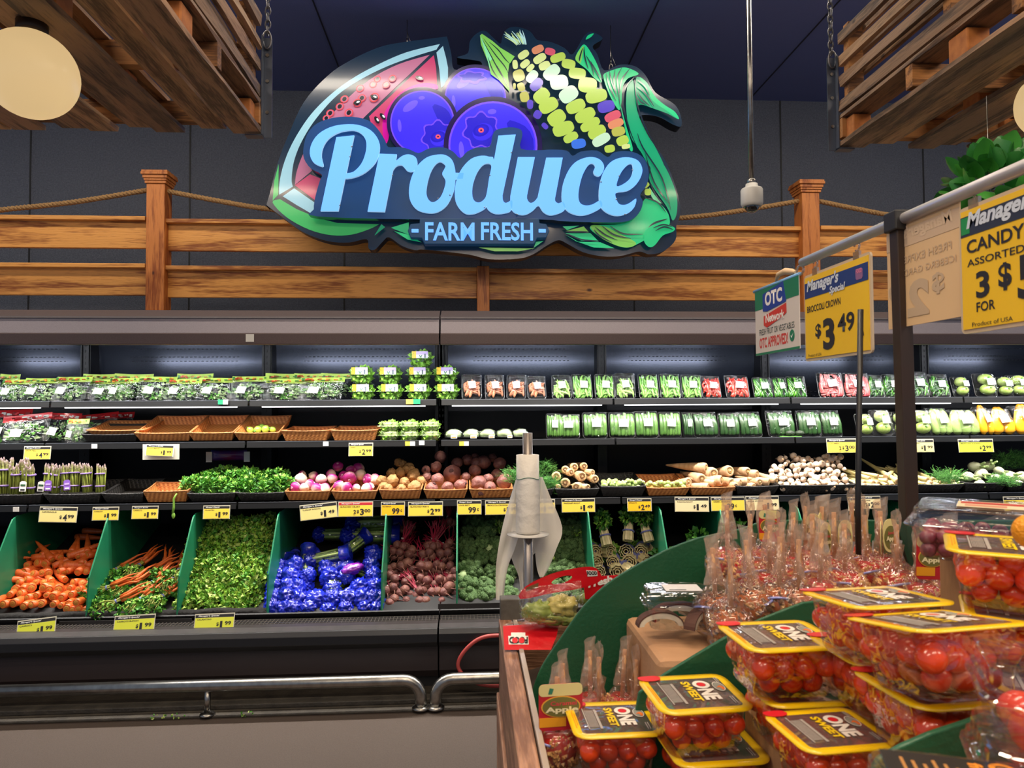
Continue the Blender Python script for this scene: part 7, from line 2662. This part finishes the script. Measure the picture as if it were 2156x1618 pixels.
def make_apple(card, nuts, nutcols, seed, short=False):
    t = thing('candy_apple', '', 'candy apple')
    r = .036
    MB().lathe([(.001, -.030), (.012, -.034), (.026, -.028), (.035, -.008), (.036, .008), (.030, .024), (.018, .032), (.008, .029), (.001, .026)], 26).build('apple', M('candy_red', 'a3140f', .12, coat=1.0, col2='b8241a', nscale=14) if nuts != 'dark' else M('caramel', 'a4561c', .15, coat=1.0), t)
    rr_ = random.Random(seed)
    b = MB()
    for i in range(360):
        th = rr_.uniform(.35 if nuts == 'dark' else .6, PI)
        a = rr_.uniform(0, 2 * PI)
        d = Vector((math.sin(th) * math.cos(a), math.sin(th) * math.sin(a), math.cos(th)))
        c0 = Vector((d.x * .0365, d.y * .0365, d.z * .034))
        u = d.orthogonal().normalized()
        v = d.cross(u)
        s_ = rr_.uniform(.0034, .0062)
        b.mi = rr_.randrange(len(nutcols))
        vs = [c0 + u * s_ * math.cos(k) + v * s_ * .8 * math.sin(k) for k in (0.3, 1.9, 3.3, 4.9)] + [c0 + d * s_ * 1.1]
        b.add(vs, [(0, 1, 4), (1, 2, 4), (2, 3, 4), (3, 0, 4)])
    b.build('chopped_nuts', nutcols, t, kind='stuff')
    MB().tube([(0, 0, .02), (0, 0, .115)], .0042, 10).build('stick', STK, t)
    MB().lathe([(.030, -.036), (.040, -.022), (.042, .0), (.040, .018), (.028, .036), (.013, .050), (.009, .062), (.012, .080)], 18, wob=.35, seed=seed).build('wrapper', WR, t)
    b = MB()
    n = 6
    vs = []
    for j in range(9):
        v = j / 8
        for i in range(n + 1):
            u = i / n - .5
            w_ = .016 * (1 + .25 * math.sin(v * 5 + seed)) * (1 - .25 * v)
            vs.append((u * 2 * w_, .006 * math.cos(u * PI) + .003 * math.sin(v * 9 + u * 4), .05 + v * .088 + .01 * u * v))
    fs = [(j * (n + 1) + i, j * (n + 1) + i + 1, (j + 1) * (n + 1) + i + 1, (j + 1) * (n + 1) + i) for j in range(8) for i in range(n)]
    b.smooth = True
    b.add(vs, fs)
    b.smooth = False
    b.add([(p[0], -p[1], p[2]) for p in vs], fs)
    b.build('sleeve', SLV, t)
    MB().tube([Vector((.038 * math.cos(a), .038 * math.sin(a) * .9, .012 + .006 * math.sin(2 * a))) for a in [PI * .9 + 1.4 * k / 8 for k in range(9)]], .0022, 6).build('wrapper_band', M('band_blue', '8f95d6', .3, coat=.5), t)
    if card:
        w_, h_ = {'oval': (.032, .062), 'big': (.056, .074), 'red': (.040, .060), 'cara': (.072, .074)}[card]
        CR, RD, OV_, YB_ = M('card_top', 'd8cc8c', .45), M('card_red', 'b5222c', .4), M('card_olive', '6e6a34', .5), M('card_gold', 'e39a1e', .45)
        if card == 'oval':
            ca_ = MB().prism(ell(0, .074, w_ / 2, h_ / 2, 0, 24, 2.6), -.012, -.011).build('card', CR, t)
            MB().prism(ell(0, .070, w_ * .42, h_ * .36, 0, 22), -.0125, -.012).build('card_oval', OV_, ca_)
        else:
            ca_ = MB().prism(rrect(w_, h_, .008, 4, 0, .078), -.012, -.011).build('card', RD, t)
            MB().prism(rrect(w_, h_ * .26, .007, 4, 0, .078 + h_ * .37), -.0125, -.012).build('card_header', CR, ca_)
            MB().box((-w_ * .49, -.0125, .078 - h_ * .42), (w_ * .12, -.012, .078 - h_ * .22)).build('card_band', YB_, ca_)
            MB().prism(ell(0, .078 + h_ * .01, w_ * .45, h_ * .23, 0, 26), -.0130, -.0125).build('card_oval', M('oval_rim', 'e2a23a', .5), ca_)
            MB().prism(ell(0, .078 + h_ * .01, w_ * .42, h_ * .21, 0, 26), -.0135, -.0130).build('card_oval', OV_, ca_)
            q_ = MB().prism([(-.16 * w_ + .0, .078 + h_ * .40), (-.20 * w_, .078 + h_ * .29), (-.29 * w_, .078 + h_ * .29), (-.25 * w_, .078 + h_ * .42)], -.0130, -.0125)
            q_.build('card_tree', M('tree_teal', '2f7a5f', .5), ca_)
        ca_.location = (0, -.016, 0)
        word = 'Apple'
        ff = .40 if card != 'oval' else .36
        base = .070 if card == 'oval' else .076
        fit_text('card_lettering', word, M('card_cream_text', 'e8ddb0', .5), -w_ * ff * .9, w_ * ff, base - .008, base + .003, -.0140, ca_, .04)
        fit_text('card_lettering', 'Jumbo' if card in ('big', 'oval') else 'Caramel', M('card_red_text', 'c8404a', .5), -w_ * ff * .6, w_ * ff * .9, base + .005, base + .012, -.0140, ca_, .02)
        MB().box((-.004, -.0135, .045), (.016, -.012, .068)).build('barcode_sticker', M('sticker_grey', '9a9aa2', .4), t, rot=(0, .3, 0))
    return t


NUT = [M('nut_tan', 'c9955c', .35, coat=.4), M('nut_gold', 'dcb474', .35, coat=.4)]
NUTD = [M('nut_dark', '5a4030', .35, coat=.5), M('nut_pale', 'b59468', .35, coat=.5), M('nut_brown', '7d5836', .35, coat=.5)]
AP = {'plain': Proto(make_apple(None, 'tan', NUT, 1)), 'dark': Proto(make_apple(None, 'dark', NUTD, 2)), 'oval': Proto(make_apple('oval', 'tan', NUT, 3)), 'big': Proto(make_apple('big', 'tan', NUT, 4)), 'red': Proto(make_apple('red', 'tan', NUT, 5)), 'cara': Proto(make_apple('cara', 'tan', NUT, 6))}
G_ = 'candy apples in clear wrappers'
for kind, px, py, Y, rz, tl, lab in (
        ('plain', 1532, 1190, 1.36, 0, .0, 'red candy apple with nuts at the back left, its sleeve standing tall'), ('plain', 1580, 1215, 1.30, 1, .05, 'candy apple second from the left in the back rows'),
        ('red', 1612, 1188, 1.37, -.1, .0, 'candy apple whose tall sleeve carries a red card near the back'), ('plain', 1618, 1240, 1.27, 2, -.05, 'candy apple in the middle row, left part'),
        ('plain', 1668, 1205, 1.36, .4, .05, 'candy apple behind the narrow plain sleeves, middle of the back row'), ('plain', 1648, 1235, 1.28, 1.2, .1, 'candy apple in the middle row with a bare stick'),
        ('oval', 1697, 1190, 1.38, .9, 0, 'candy apple with a narrow edge-on card at the back'), ('oval', 1712, 1215, 1.30, .5, .0, 'candy apple with an oval olive card, leftmost of four'),
        ('oval', 1727, 1190, 1.38, -1.0, .05, 'candy apple with an edge-on card behind the oval cards'), ('oval', 1758, 1210, 1.30, .25, .0, 'candy apple with an oval olive card, second of four'),
        ('oval', 1795, 1180, 1.39, 1.1, -.05, 'candy apple with a twisted card just left of the thin black rod'), ('red', 1815, 1190, 1.38, 1.15, .0, 'candy apple with a red card turned edge-on at the black rod'),
        ('oval', 1822, 1215, 1.31, 1.0, .05, 'candy apple with an oval olive card, third of four'), ('oval', 1856, 1205, 1.32, .1, .0, 'candy apple with an oval olive card, fourth, with a twisted bag top'),
        ('big', 1936, 1262, 1.22, .05, .05, 'candy apple with the big red and cream jumbo card in front'), ('big', 1968, 1250, 1.27, .05, .05, 'candy apple with a big red and cream card just behind the front one'),
        ('big', 1990, 1232, 1.33, .0, .1, 'candy apple whose cream card top sticks up beside the tomato pack'),
        ('dark', 1508, 1290, 1.27, 0, -.05, 'walnut covered candy apple right beside the coconut box'), ('dark', 1540, 1322, 1.20, 1, .0, 'walnut covered candy apple at the front edge of the cardboard'),
        ('dark', 1585, 1280, 1.22, 2, .12, 'walnut candy apple behind the broad milky sleeve'), ('dark', 1640, 1272, 1.22, .5, .05, 'walnut candy apple in the front row, middle'), ('dark', 1684, 1278, 1.21, 1.5, .0, 'caramel walnut apple in the front row, right'),
        ('plain', 1725, 1262, 1.22, 3, -.05, 'caramel apple at the front edge behind the tomato packs'), ('plain', 1780, 1240, 1.25, .3, .0, 'candy apple glinting behind the furthest tomato pack'), ('plain', 1890, 1240, 1.25, .8, .0, 'candy apple left of the big jumbo card'),
        ('cara', 1174, 1575, 1.19, .08, .0, 'candy apple with golden nuts and a caramel apple card at the lower left'), ('plain', 1188, 1530, 1.33, .5, -.02, 'candy apple whose curved sleeve tip shows left of the bare sticks'), ('plain', 1243, 1500, 1.36, .2, .0, 'candy apple whose slim stick stands against the green divider'),
        ('plain', 1262, 1520, 1.30, 1.3, .0, 'candy apple with a curved sleeve tip in the middle of the low bin'), ('plain', 1308, 1500, 1.34, .3, .08, 'candy apple with a broad tall sleeve leaning right in the low bin'), ('plain', 1340, 1525, 1.30, 1, .0, 'candy apple in the corner between divider and cardboard riser')):
    AP[kind].put(lab, at(px, py, Y), (0, tl, rz if abs(rz) < 1.3 or kind in ('plain', 'dark') else rz), 1.0, G_)
# acrylic panel by the back
p0, p1, p2, p3 = at(1876, 1092, 1.42), at(1960, 1120, 1.25), at(1960, 1240, 1.25), at(1892, 1200, 1.42)
b = MB()
b.add([p0, p1, p2, p3] + [Vector(p) + Vector((.003, .002, 0)) for p in (p0, p1, p2, p3)], [(0, 1, 2, 3), (7, 6, 5, 4), (0, 4, 5, 1), (1, 5, 6, 2), (2, 6, 7, 3), (3, 7, 4, 0)])
b.build('acrylic_panel', clear('acrylic', 'c8d8d0', gloss=.5, base=.08, rough=.05, haze=.12, hcol='9fb8b0'), label='clear acrylic panel standing between the apples and the dark post', cat='panel')

# --- red-topped avocado bags behind the divider
FR = M('food_red', 'cc0f1c', .3, coat=.5, bump=.15, bscale=50)
def plate(b, pts, Yf, th=.002):
    """A bag header: outline in photo pixels, each with its own depth."""
    q = [at(x, y, Yf(x, y)) for x, y in pts]
    n = len(q)
    tri = tessellate_polygon([[Vector((x, -y, 0)) for x, y in pts]])
    off = Vector((0, th, 0))
    b.add(q + [p + off for p in q], [t_ for t_ in tri] + [(t_[0] + n, t_[2] + n, t_[1] + n) for t_ in tri] + [(i, (i + 1) % n, (i + 1) % n + n, i + n) for i in range(n)])


def word_on(txt, corners, mat, parent, name='lettering', push=.0012):
    """Lettering stretched over a quad given by pixel corners (bottom-left, bottom-right, top-right, top-left) with depths."""
    bl, br, tr, tl = [at(x, y, Y) for x, y, Y in corners]
    me = text_mesh(txt, 1, mat, .045, 0).copy()
    xs = [v.co.x for v in me.vertices]
    ys = [v.co.y for v in me.vertices]
    a, c_, d, e = min(xs), max(xs), min(ys), max(ys)
    nrm = (br - bl).cross(tl - bl).normalized()
    o_ = parent.matrix_basis.translation
    for v in me.vertices:
        u, w_ = (v.co.x - a) / (c_ - a), (v.co.y - d) / (e - d)
        p = bl.lerp(br, u).lerp(tl.lerp(tr, u), w_)
        v.co = p + Vector((0, -push, push * .6)) - o_
    return link(name, me, parent)


W_ = M('food_white', 'ece8e0', .4)
DK = M('food_black', '1a1716', .4)
t = thing('produce_bag', 'red-headed clear bag lying over the wooden side board, its FOOD lettering upside down', 'bag', at(1110, 1330, 1.60))
o_ = Vector(t.location)
b = MB()
plate(b, [(1059, 1319), (1178, 1312), (1172, 1340), (1160, 1369), (1062, 1369)], lambda x, y: 1.62 - (y - 1312) * .0013)
b.v = [tuple(Vector(p) - o_) for p in b.v]
h1 = b.build('header', FR, t)
def qd(pts, mat, name, par, org, Yf, push=.0012):
    b = MB()
    plate(b, pts, Yf, .0004)
    b.v = [tuple(Vector(p) - org + Vector((0, -push, push * .6))) for p in b.v]
    return b.build(name, mat, par)


Yh = lambda x, y: 1.62 - (y - 1312) * .0013
qd([(1070, 1340), (1112, 1340), (1113, 1358), (1071, 1358)], W_, 'logo_back', h1, o_, Yh)
qd([(1076, 1333), (1106, 1333), (1106, 1341), (1076, 1341)], W_, 'logo_back', h1, o_, Yh)
word_on('FOOD', [(1111, 1342, Yh(0, 1342)), (1072, 1342, Yh(0, 1342)), (1072, 1356, Yh(0, 1356)), (1111, 1356, Yh(0, 1356))], DK, t, push=.003)
for cx_ in (1084, 1098):
    qd([(cx_ + 6 * math.cos(k), 1350 + 6 * math.sin(k)) for k in [2 * PI * j / 12 for j in range(12)]], PRED, 'logo_tomato', h1, o_, Yh, .004)
b = MB()
plate(b, [(1064, 1318), (1085, 1308), (1130, 1303), (1175, 1304), (1178, 1312)], lambda x, y: 1.63, .01)
b.v = [tuple(Vector(p) - o_) for p in b.v]
b.build('film', FILM, t)
t = thing('produce_bag', 'clear bag of green produce with a red handled header standing behind the green divider', 'bag', at(1165, 1260, 1.62))
o_ = Vector(t.location)
b = MB()
out = catmull([(1095, 1262), (1107, 1236), (1160, 1210), (1200, 1200), (1232, 1195), (1256, 1198), (1266, 1222), (1228, 1238), (1160, 1250)], 3)
hole = [(1183 + 22 * math.cos(k) * 1.0, 1222 + 7.5 * math.sin(k) - 6 * math.cos(k)) for k in [2 * PI * j / 20 for j in range(20)]]
tri = tessellate_polygon([[Vector((x, -y, 0)) for x, y in out], [Vector((x, -y, 0)) for x, y in hole]])
fl = out + hole
b.add([at(x, y, 1.60) - o_ for x, y in fl] + [at(x, y, 1.60) - o_ + Vector((0, .003, 0)) for x, y in fl], [tuple(q) for q in tri] + [(q[0] + len(fl), q[2] + len(fl), q[1] + len(fl)) for q in tri])
h2 = b.build('header', FR, t)
Yc = lambda x, y: 1.60
qd([(1234, 1202), (1257, 1203), (1258, 1214), (1237, 1215)], W_, 'logo_back', h2, o_, Yc)
word_on('FOOD', [(1236, 1213, 1.60), (1257, 1212, 1.60), (1256, 1204, 1.60), (1235, 1204, 1.60)], DK, t, push=.003)
qd([(1108, 1238), (1134, 1228), (1133, 1238), (1107, 1246)], M('food_brown', '6b4a26', .5), 'logo_back', h2, o_, Yc)
b = MB()
filmsheet(b, .145, .085, .05, 9)
b.X = Matrix.Scale(-1, 4, (0, 1, 0))
filmsheet(b, .145, .085, .03, 8)
p = at(1166, 1312, 1.60)
b.build('film', FILM, t, loc=Vector(p) - o_, rot=(0, -.12, 0))
for dx, dz, s_, k in ((-.03, .025, (.040, .022, .022), 0), (.02, .035, (.034, .022, .026), 1), (-.005, .012, (.05, .02, .014), 0), (.03, .01, (.03, .02, .016), 0)):
    MB().ball((0, 0, 0), s_, 30, 18, wob=.5, seed=dx * 50, freq=3).build('green_vegetable', [M('avo_green', '6f7f30', .4, col2='8f9a48', nscale=20), M('avo_tan', 'a89a50', .5)][k], t, loc=Vector(p) - o_ + Vector((dx, 0, dz)))
t = thing('produce_bag', 'red bag header with white Fresh lettering half hidden behind the green divider', 'bag', at(1260, 1240, 1.68))
o_ = Vector(t.location)
b = MB()
plate(b, [(1228, 1222), (1262, 1214), (1312, 1211), (1318, 1262), (1232, 1262)], lambda x, y: 1.68)
b.v = [tuple(Vector(p) - o_) for p in b.v]
b.build('header', FR, t)
word_on('Fresh', [(1238, 1240, 1.68), (1290, 1228, 1.68), (1288, 1212, 1.68), (1240, 1225, 1.68)], W_, t, push=.003)
MB().ball((0, 0, 0), (.05, .02, .02), 12, 8, wob=.2).build('contents', M('avo_green'), t, loc=(0, .02, -.03))

# ================================================================== sign rail over the island
TX = .86
ta, tb = atx(1690, 568, TX), atx(2156, 326, TX)
zt = (ta.z + tb.z) / 2
MB().tube([(TX, ta.y, zt), (TX, .45, zt)], .0115, 22).build('sign_rail', M('rail_silver', 'cfccd0', .38, metal=.6), label='silver tube rail carrying the hanging price signs over the island', cat='rail')
pp = atx(1893, 470, TX)
bx = atx(1925, 1095, TX + .02)
t = thing('rail_post', 'dark brown square post with a black corner clamp holding the sign rail', 'post', (TX, pp.y, .95))
zz = zt - .95
PD = M('post_dark', '37302c', .4, metal=.3, col2='3f2d24', nscale=6)
b = MB()
ox = -.03
b.add([(x * .0135 + (0 if z > .1 else .012), y * .0135, z) for z in (-.1, zz) for x, y in ((-1, -1), (1, -1), (1, 1), (-1, 1))], [(0, 1, 5, 4), (1, 2, 6, 5), (2, 3, 7, 6), (3, 0, 4, 7), (4, 5, 6, 7), (3, 2, 1, 0)])
b.build('upright', PD, t, bevel=.002)
MB().box((-.020, -.020, zz - .022), (.020, .022, zz + .018)).build('corner_clamp', M('clamp_black', '1f1e1f', .5), t, bevel=.003)
a, c_ = at(1812, 652, 1.28), at(1806, 1075, 1.28)
MB().tube([(a.x, 1.28, a.z), (c_.x, 1.28, c_.z), (c_.x, 1.28, BED(c_.x) + .2)], .0052, 10).build('sign_rod', M('rod_black', '161516', .4), label='thin black rod standing up in front of the broccoli sign', cat='rod')
HK_ = clear('hook_clear', 'e9dccb', gloss=.7, base=.2, rough=.1, haze=.25, hcol='c9b8a0')


def yz_text(txt, mat, x, y0, y1, z0, z1, parent, bold=.02, shear=0.0, name='lettering', mirror=False):
    """Lettering on a sign that faces -X; y0 is the far (left) end, y1 the near (right) end."""
    me = text_mesh(txt, 1, mat, bold, 0, shear).copy()
    xs = [v.co.x for v in me.vertices]
    ys = [v.co.y for v in me.vertices]
    a, c_, d, e = min(xs), max(xs), min(ys), max(ys)
    for v in me.vertices:
        u, w_ = (v.co.x - a) / (c_ - a), (v.co.y - d) / (e - d)
        if mirror:
            u = 1 - u
        v.co = Vector((x, y0 + (y1 - y0) * u, z0 + (z1 - z0) * w_))
    return link(name, me, parent)


def hang_sign(ya, yb, zt_, h_, label, twist=0.0, x=TX):
    """Sign board in the YZ plane; local origin at its far top corner, local -Y runs to the right in the photo."""
    t = thing('hanging_sign', label, 'sign', (x, ya, zt_), (0, 0, twist))
    return t, ya - yb


def sleeve(t, w_, h_, mat=None):
    MB().prism([(-p[0] - w_ / 2, p[1] - h_ / 2) for p in rrect(w_ + .014, h_ + .014, .010, 4)], -.0022, .0022, 'YZ').build('sleeve', mat or M('sleeve_edge', 'cbb69a', .25, coat=.4), t)


def hooks(t, ys, zr):
    for y in ys:
        b = MB()
        if zr > .034:
          b.tube([Vector((0, y + .010 * math.cos(a), .030 + .011 * math.sin(a))) for a in [2 * PI * k / 12 * .85 for k in range(13)]], .0022, 6)
          b.tube([(0, y, .041), (0, y, max(zr, .045))], .0022, 6)
        else:
          b.tube([(0, y, 0), (0, y, zr)], .0022, 6)
        b.box((-.003, y - .012, -.004), (.003, y + .012, .018))
        b.build('hook', HK_, t)


SBL, SYL = M('sign_blue', '223a78', .4), M('sign_yellow', 'f0c42c', .4, col2='e8ba26', nscale=3)
BLKT = M('sign_black', '23232b', .5)
HD = M('header_script', 'c9d2e0', .45)
# broccoli sign
t, w_ = hang_sign(1.765, 1.475, atx(1717, 580, TX).z, .205, 'yellow Manager special sign reading BROCCOLI CROWN 3.49 below the silver rail')
h_ = .205
sleeve(t, w_, h_)
MB().box((-.004, -w_, -h_), (-.0022, 0, 0)).build('card', SYL, t)
MB().box((-.0046, -w_, -h_ * .26), (-.004, 0, -h_ * .07)).build('header', SBL, t)
yz_text("Manager's", HD, -.0052, -.012, -w_ * .58, -h_ * .22, -h_ * .04, t, .035, .25)
yz_text('Special', HD, -.0054, -w_ * .43, -w_ * .68, -h_ * .31, -h_ * .20, t, .03, .25)
yz_text('BROCCOLI CROWN', BLKT, -.0048, -w_ * .04, -w_ * .60, -h_ * .44, -h_ * .36, t, .015)
yz_text('$', BLKT, -.0048, -w_ * .18, -w_ * .28, -h_ * .78, -h_ * .60, t, .03)
yz_text('3', BLKT, -.0048, -w_ * .31, -w_ * .50, -h_ * .93, -h_ * .56, t, .04)
yz_text('49', BLKT, -.0048, -w_ * .55, -w_ * .80, -h_ * .76, -h_ * .55, t, .02)
yz_text('LB', BLKT, -.0048, -w_ * .87, -w_ * .93, -h_ * .84, -h_ * .79, t, .01)
yz_text('Product of USA', BLKT, -.0048, -w_ * .05, -w_ * .28, -h_ * .985, -h_ * .95, t, .0)
b = MB()
b.prism([(-p[0], p[1]) for p in rrect(.028, .024, .006, 3, w_ * .88, -h_ * .17)], -.0052, -.0046, 'YZ')
b.build('logo', M('logo_pinkgrey', '8b5f8a', .5), t)
yz_text('FOOD', M('logo_pink', 'e07aa0', .5), -.0056, -w_ * .84, -w_ * .92, -h_ * .16, -h_ * .11, t, .03)
hooks(t, (-.05, -w_ + .05), zt - t.location.z - .008)
# network sign at the far end
t, w_ = hang_sign(2.085, 1.80, atx(1612, 605, TX).z - .004, .192, 'green and white sign with blue OTC lettering at the far end of the silver rail')
h_ = .192
OG = M('otc_green', '1f7a58', .4)
MB().box((-.003, -w_, -h_), (-.001, 0, 0)).build('card', M('otc_white', 'd6cdc6', .45), t)
MB().prism([(0, 0), (0, -h_ * .30), (-w_ * .25, -h_ * .30), (-w_ * .75, -h_ * .27), (-w_, -h_ * .27), (-w_, 0)], -.0036, -.003, 'YZ').build('green_band', OG, t)
MB().box((-.0036, -w_, -h_), (-.003, 0, -h_ * .965)).build('green_band', OG, t)
MB().prism([(-w_ * .20, -h_ * .08), (-w_ * .68, -h_ * .0), (-w_ * .74, -h_ * .30), (-w_ * .30, -h_ * .36), (-w_ * .20, -h_ * .34)], -.0042, -.0036, 'YZ').build('logo', M('otc_blue', '1f3f9a', .4), t)
MB().prism([(-w_ * .22, -h_ * .42), (-w_ * .74, -h_ * .32), (-w_ * .74, -h_ * .46), (-w_ * .66, -h_ * .50), (-w_ * .30, -h_ * .60), (-w_ * .22, -h_ * .56)], -.0042, -.0036, 'YZ').build('logo', M('otc_red', 'cf3a30', .4), t)
WHS = M('otc_lettering', 'f0ece6', .5)
yz_text('OTC', WHS, -.0046, -w_ * .26, -w_ * .66, -h_ * .28, -h_ * .07, t, .04)
yz_text('Network', WHS, -.0046, -w_ * .27, -w_ * .70, -h_ * .53, -h_ * .40, t, .03)
yz_text('FRESH FRUIT OR VEGETABLES', M('otc_grey', '3f4a4a', .5), -.0034, -w_ * .10, -w_ * .90, -h_ * .70, -h_ * .61, t, .01)
yz_text('OTC APPROVED!', M('otc_lettering_red', 'cc3a34', .5), -.0034, -w_ * .10, -w_ * .76, -h_ * .90, -h_ * .74, t, .03)
MB().prism([(-w_ * .85 + .014 * math.cos(k), -h_ * .80 + .016 * math.sin(k)) for k in [2 * PI * j / 20 for j in range(20)]], -.004, -.003, 'YZ').build('tick_disc', OG, t)
MB().prism([(-w_ * .825, -h_ * .80), (-w_ * .845, -h_ * .835), (-w_ * .885, -h_ * .76), (-w_ * .845, -h_ * .81)], -.0046, -.004, 'YZ').build('tick', WHS, t)
MB().tube([(0, .012, .003), (0, -w_, .003)], .005, 10).build('top_clip', M('clip_blue', '7fb4e6', .3, coat=.4), t)
b = MB()
b.tube([Vector((0, -w_ - .002 + .02 * math.cos(a), .012 + .012 * math.sin(a))) for a in [2 * PI * k / 12 for k in range(13)]], .003, 6)
b.build('hook', HK_, t)
b = MB().tube([(0, -.14, .008), (-.006, -.17, .022), (0, -.20, .026), (.004, -.235, .018), (0, -.26, .012)], [.003, .007, .009, .008, .004], 8)
b.build('clip_lever', M('clip_cream', 'd8b890', .5), t)
# sign seen from behind
t, w_ = hang_sign(1.415, 1.195, atx(1902, 472, TX + .01).z, .215, 'back of a cream hanging sign with a faint reversed 2.99 beside the dark post', x=TX + .004)
h_ = .208
MB().box((-.002, -w_, -h_), (0, 0, 0)).build('card', M('card_back', 'dcb98c', .5, col2='d3b187', nscale=5), t)
FT = M('faint_ink', 'bda488', .6)
FT2 = M('faint_header', 'c8ad92', .6)
MB().box((-.0026, -w_, -h_ * .24), (-.002, -.0, -h_ * .07)).build('faint_header', FT2, t)
yz_text("Manager's", M('faint_script', 'd2b89c', .6), -.003, -w_ * .25, -w_ * .92, -h_ * .20, -h_ * .05, t, .03, .2, mirror=True)
yz_text('FRESH EXPRESS', FT, -.003, -w_ * .15, -w_ * .90, -h_ * .40, -h_ * .33, t, .0, mirror=True)
yz_text('ICEBERG GARDEN', FT, -.003, -w_ * .12, -w_ * .95, -h_ * .52, -h_ * .46, t, .0, mirror=True)
yz_text('2', FT, -.003, -w_ * .30, -w_ * .60, -h_ * .92, -h_ * .58, t, .05, mirror=True)
yz_text('$', FT, -.003, -w_ * .64, -w_ * .80, -h_ * .76, -h_ * .57, t, .03, mirror=True)
yz_text('99', FT, -.003, -w_ * .02, -w_ * .26, -h_ * .75, -h_ * .58, t, .02, mirror=True)
hooks(t, (-.05, -w_ + .035), zt - t.location.z - .008)
# candy sign
t, w_ = hang_sign(1.185, .90, atx(2070, 432, TX).z, .205, 'yellow sign reading CANDY, assorted, 3 for, cut by the right edge')
h_ = .205
sleeve(t, w_, h_)
MB().box((-.004, -w_, -h_), (-.0022, 0, 0)).build('card', SYL, t)
MB().box((-.0046, -w_, -h_ * .22), (-.004, -.0, -h_ * .05)).build('header', M('sign_navy2', '2b3346', .4), t)
MB().box((-.005, -.022, -h_ * .20), (-.0046, -.002, -h_ * .06)).build('header_mark', M('mark_green', '1f8a4a', .4), t)
yz_text("Manager's", HD, -.0052, -.015, -w_ * .62, -h_ * .20, -h_ * .02, t, .035, .25)
yz_text('CANDY', BLKT, -.0048, -w_ * .05, -w_ * .50, -h_ * .37, -h_ * .26, t, .02)
yz_text('ASSORTED 3.5 OZ', BLKT, -.0048, -w_ * .05, -w_ * .80, -h_ * .48, -h_ * .42, t, .01)
yz_text('3', BLKT, -.0048, -w_ * .12, -w_ * .23, -h_ * .76, -h_ * .54, t, .03)
yz_text('$', BLKT, -.0048, -w_ * .30, -w_ * .40, -h_ * .74, -h_ * .52, t, .03)
yz_text('5', BLKT, -.0048, -w_ * .44, -w_ * .62, -h_ * .84, -h_ * .50, t, .03)
yz_text('FOR', BLKT, -.0048, -w_ * .12, -w_ * .27, -h_ * .87, -h_ * .79, t, .015)
yz_text('Product of USA', BLKT, -.0048, -w_ * .08, -w_ * .40, -h_ * .985, -h_ * .95, t, .0)
hooks(t, (-.03, -w_ + .05), zt - t.location.z - .008)
# cardboard boxes that the upper packs stand on
for x0, x1, y0, y1, zt_, lab in ((.425, .498, .928, 1.10, 1.030, 'brown cardboard box under the middle stack of tomato packs'), (.503, .62, .885, 1.10, 1.106, 'brown cardboard box under the furthest stack of tomato packs'),
                                 (.503, .63, .69, .880, 1.044, 'brown cardboard box under the pack cut by the light-edged divider'), (.635, .92, .70, .965, 1.108, 'brown cardboard box under the askew tomato packs at the right'),
                                 (.745, .86, 1.0, 1.10, 1.276, 'tall brown cardboard box under the grape box'), (.30, .95, .34, .65, 1.142, 'brown cardboard box under the clear fruit boxes at the bottom right')):
    MB().box((x0, y0, BED(x0) - .01), (x1, y1, zt_)).build('cardboard_box', M('cardboard', ''), bevel=.002, label=lab, cat='box')
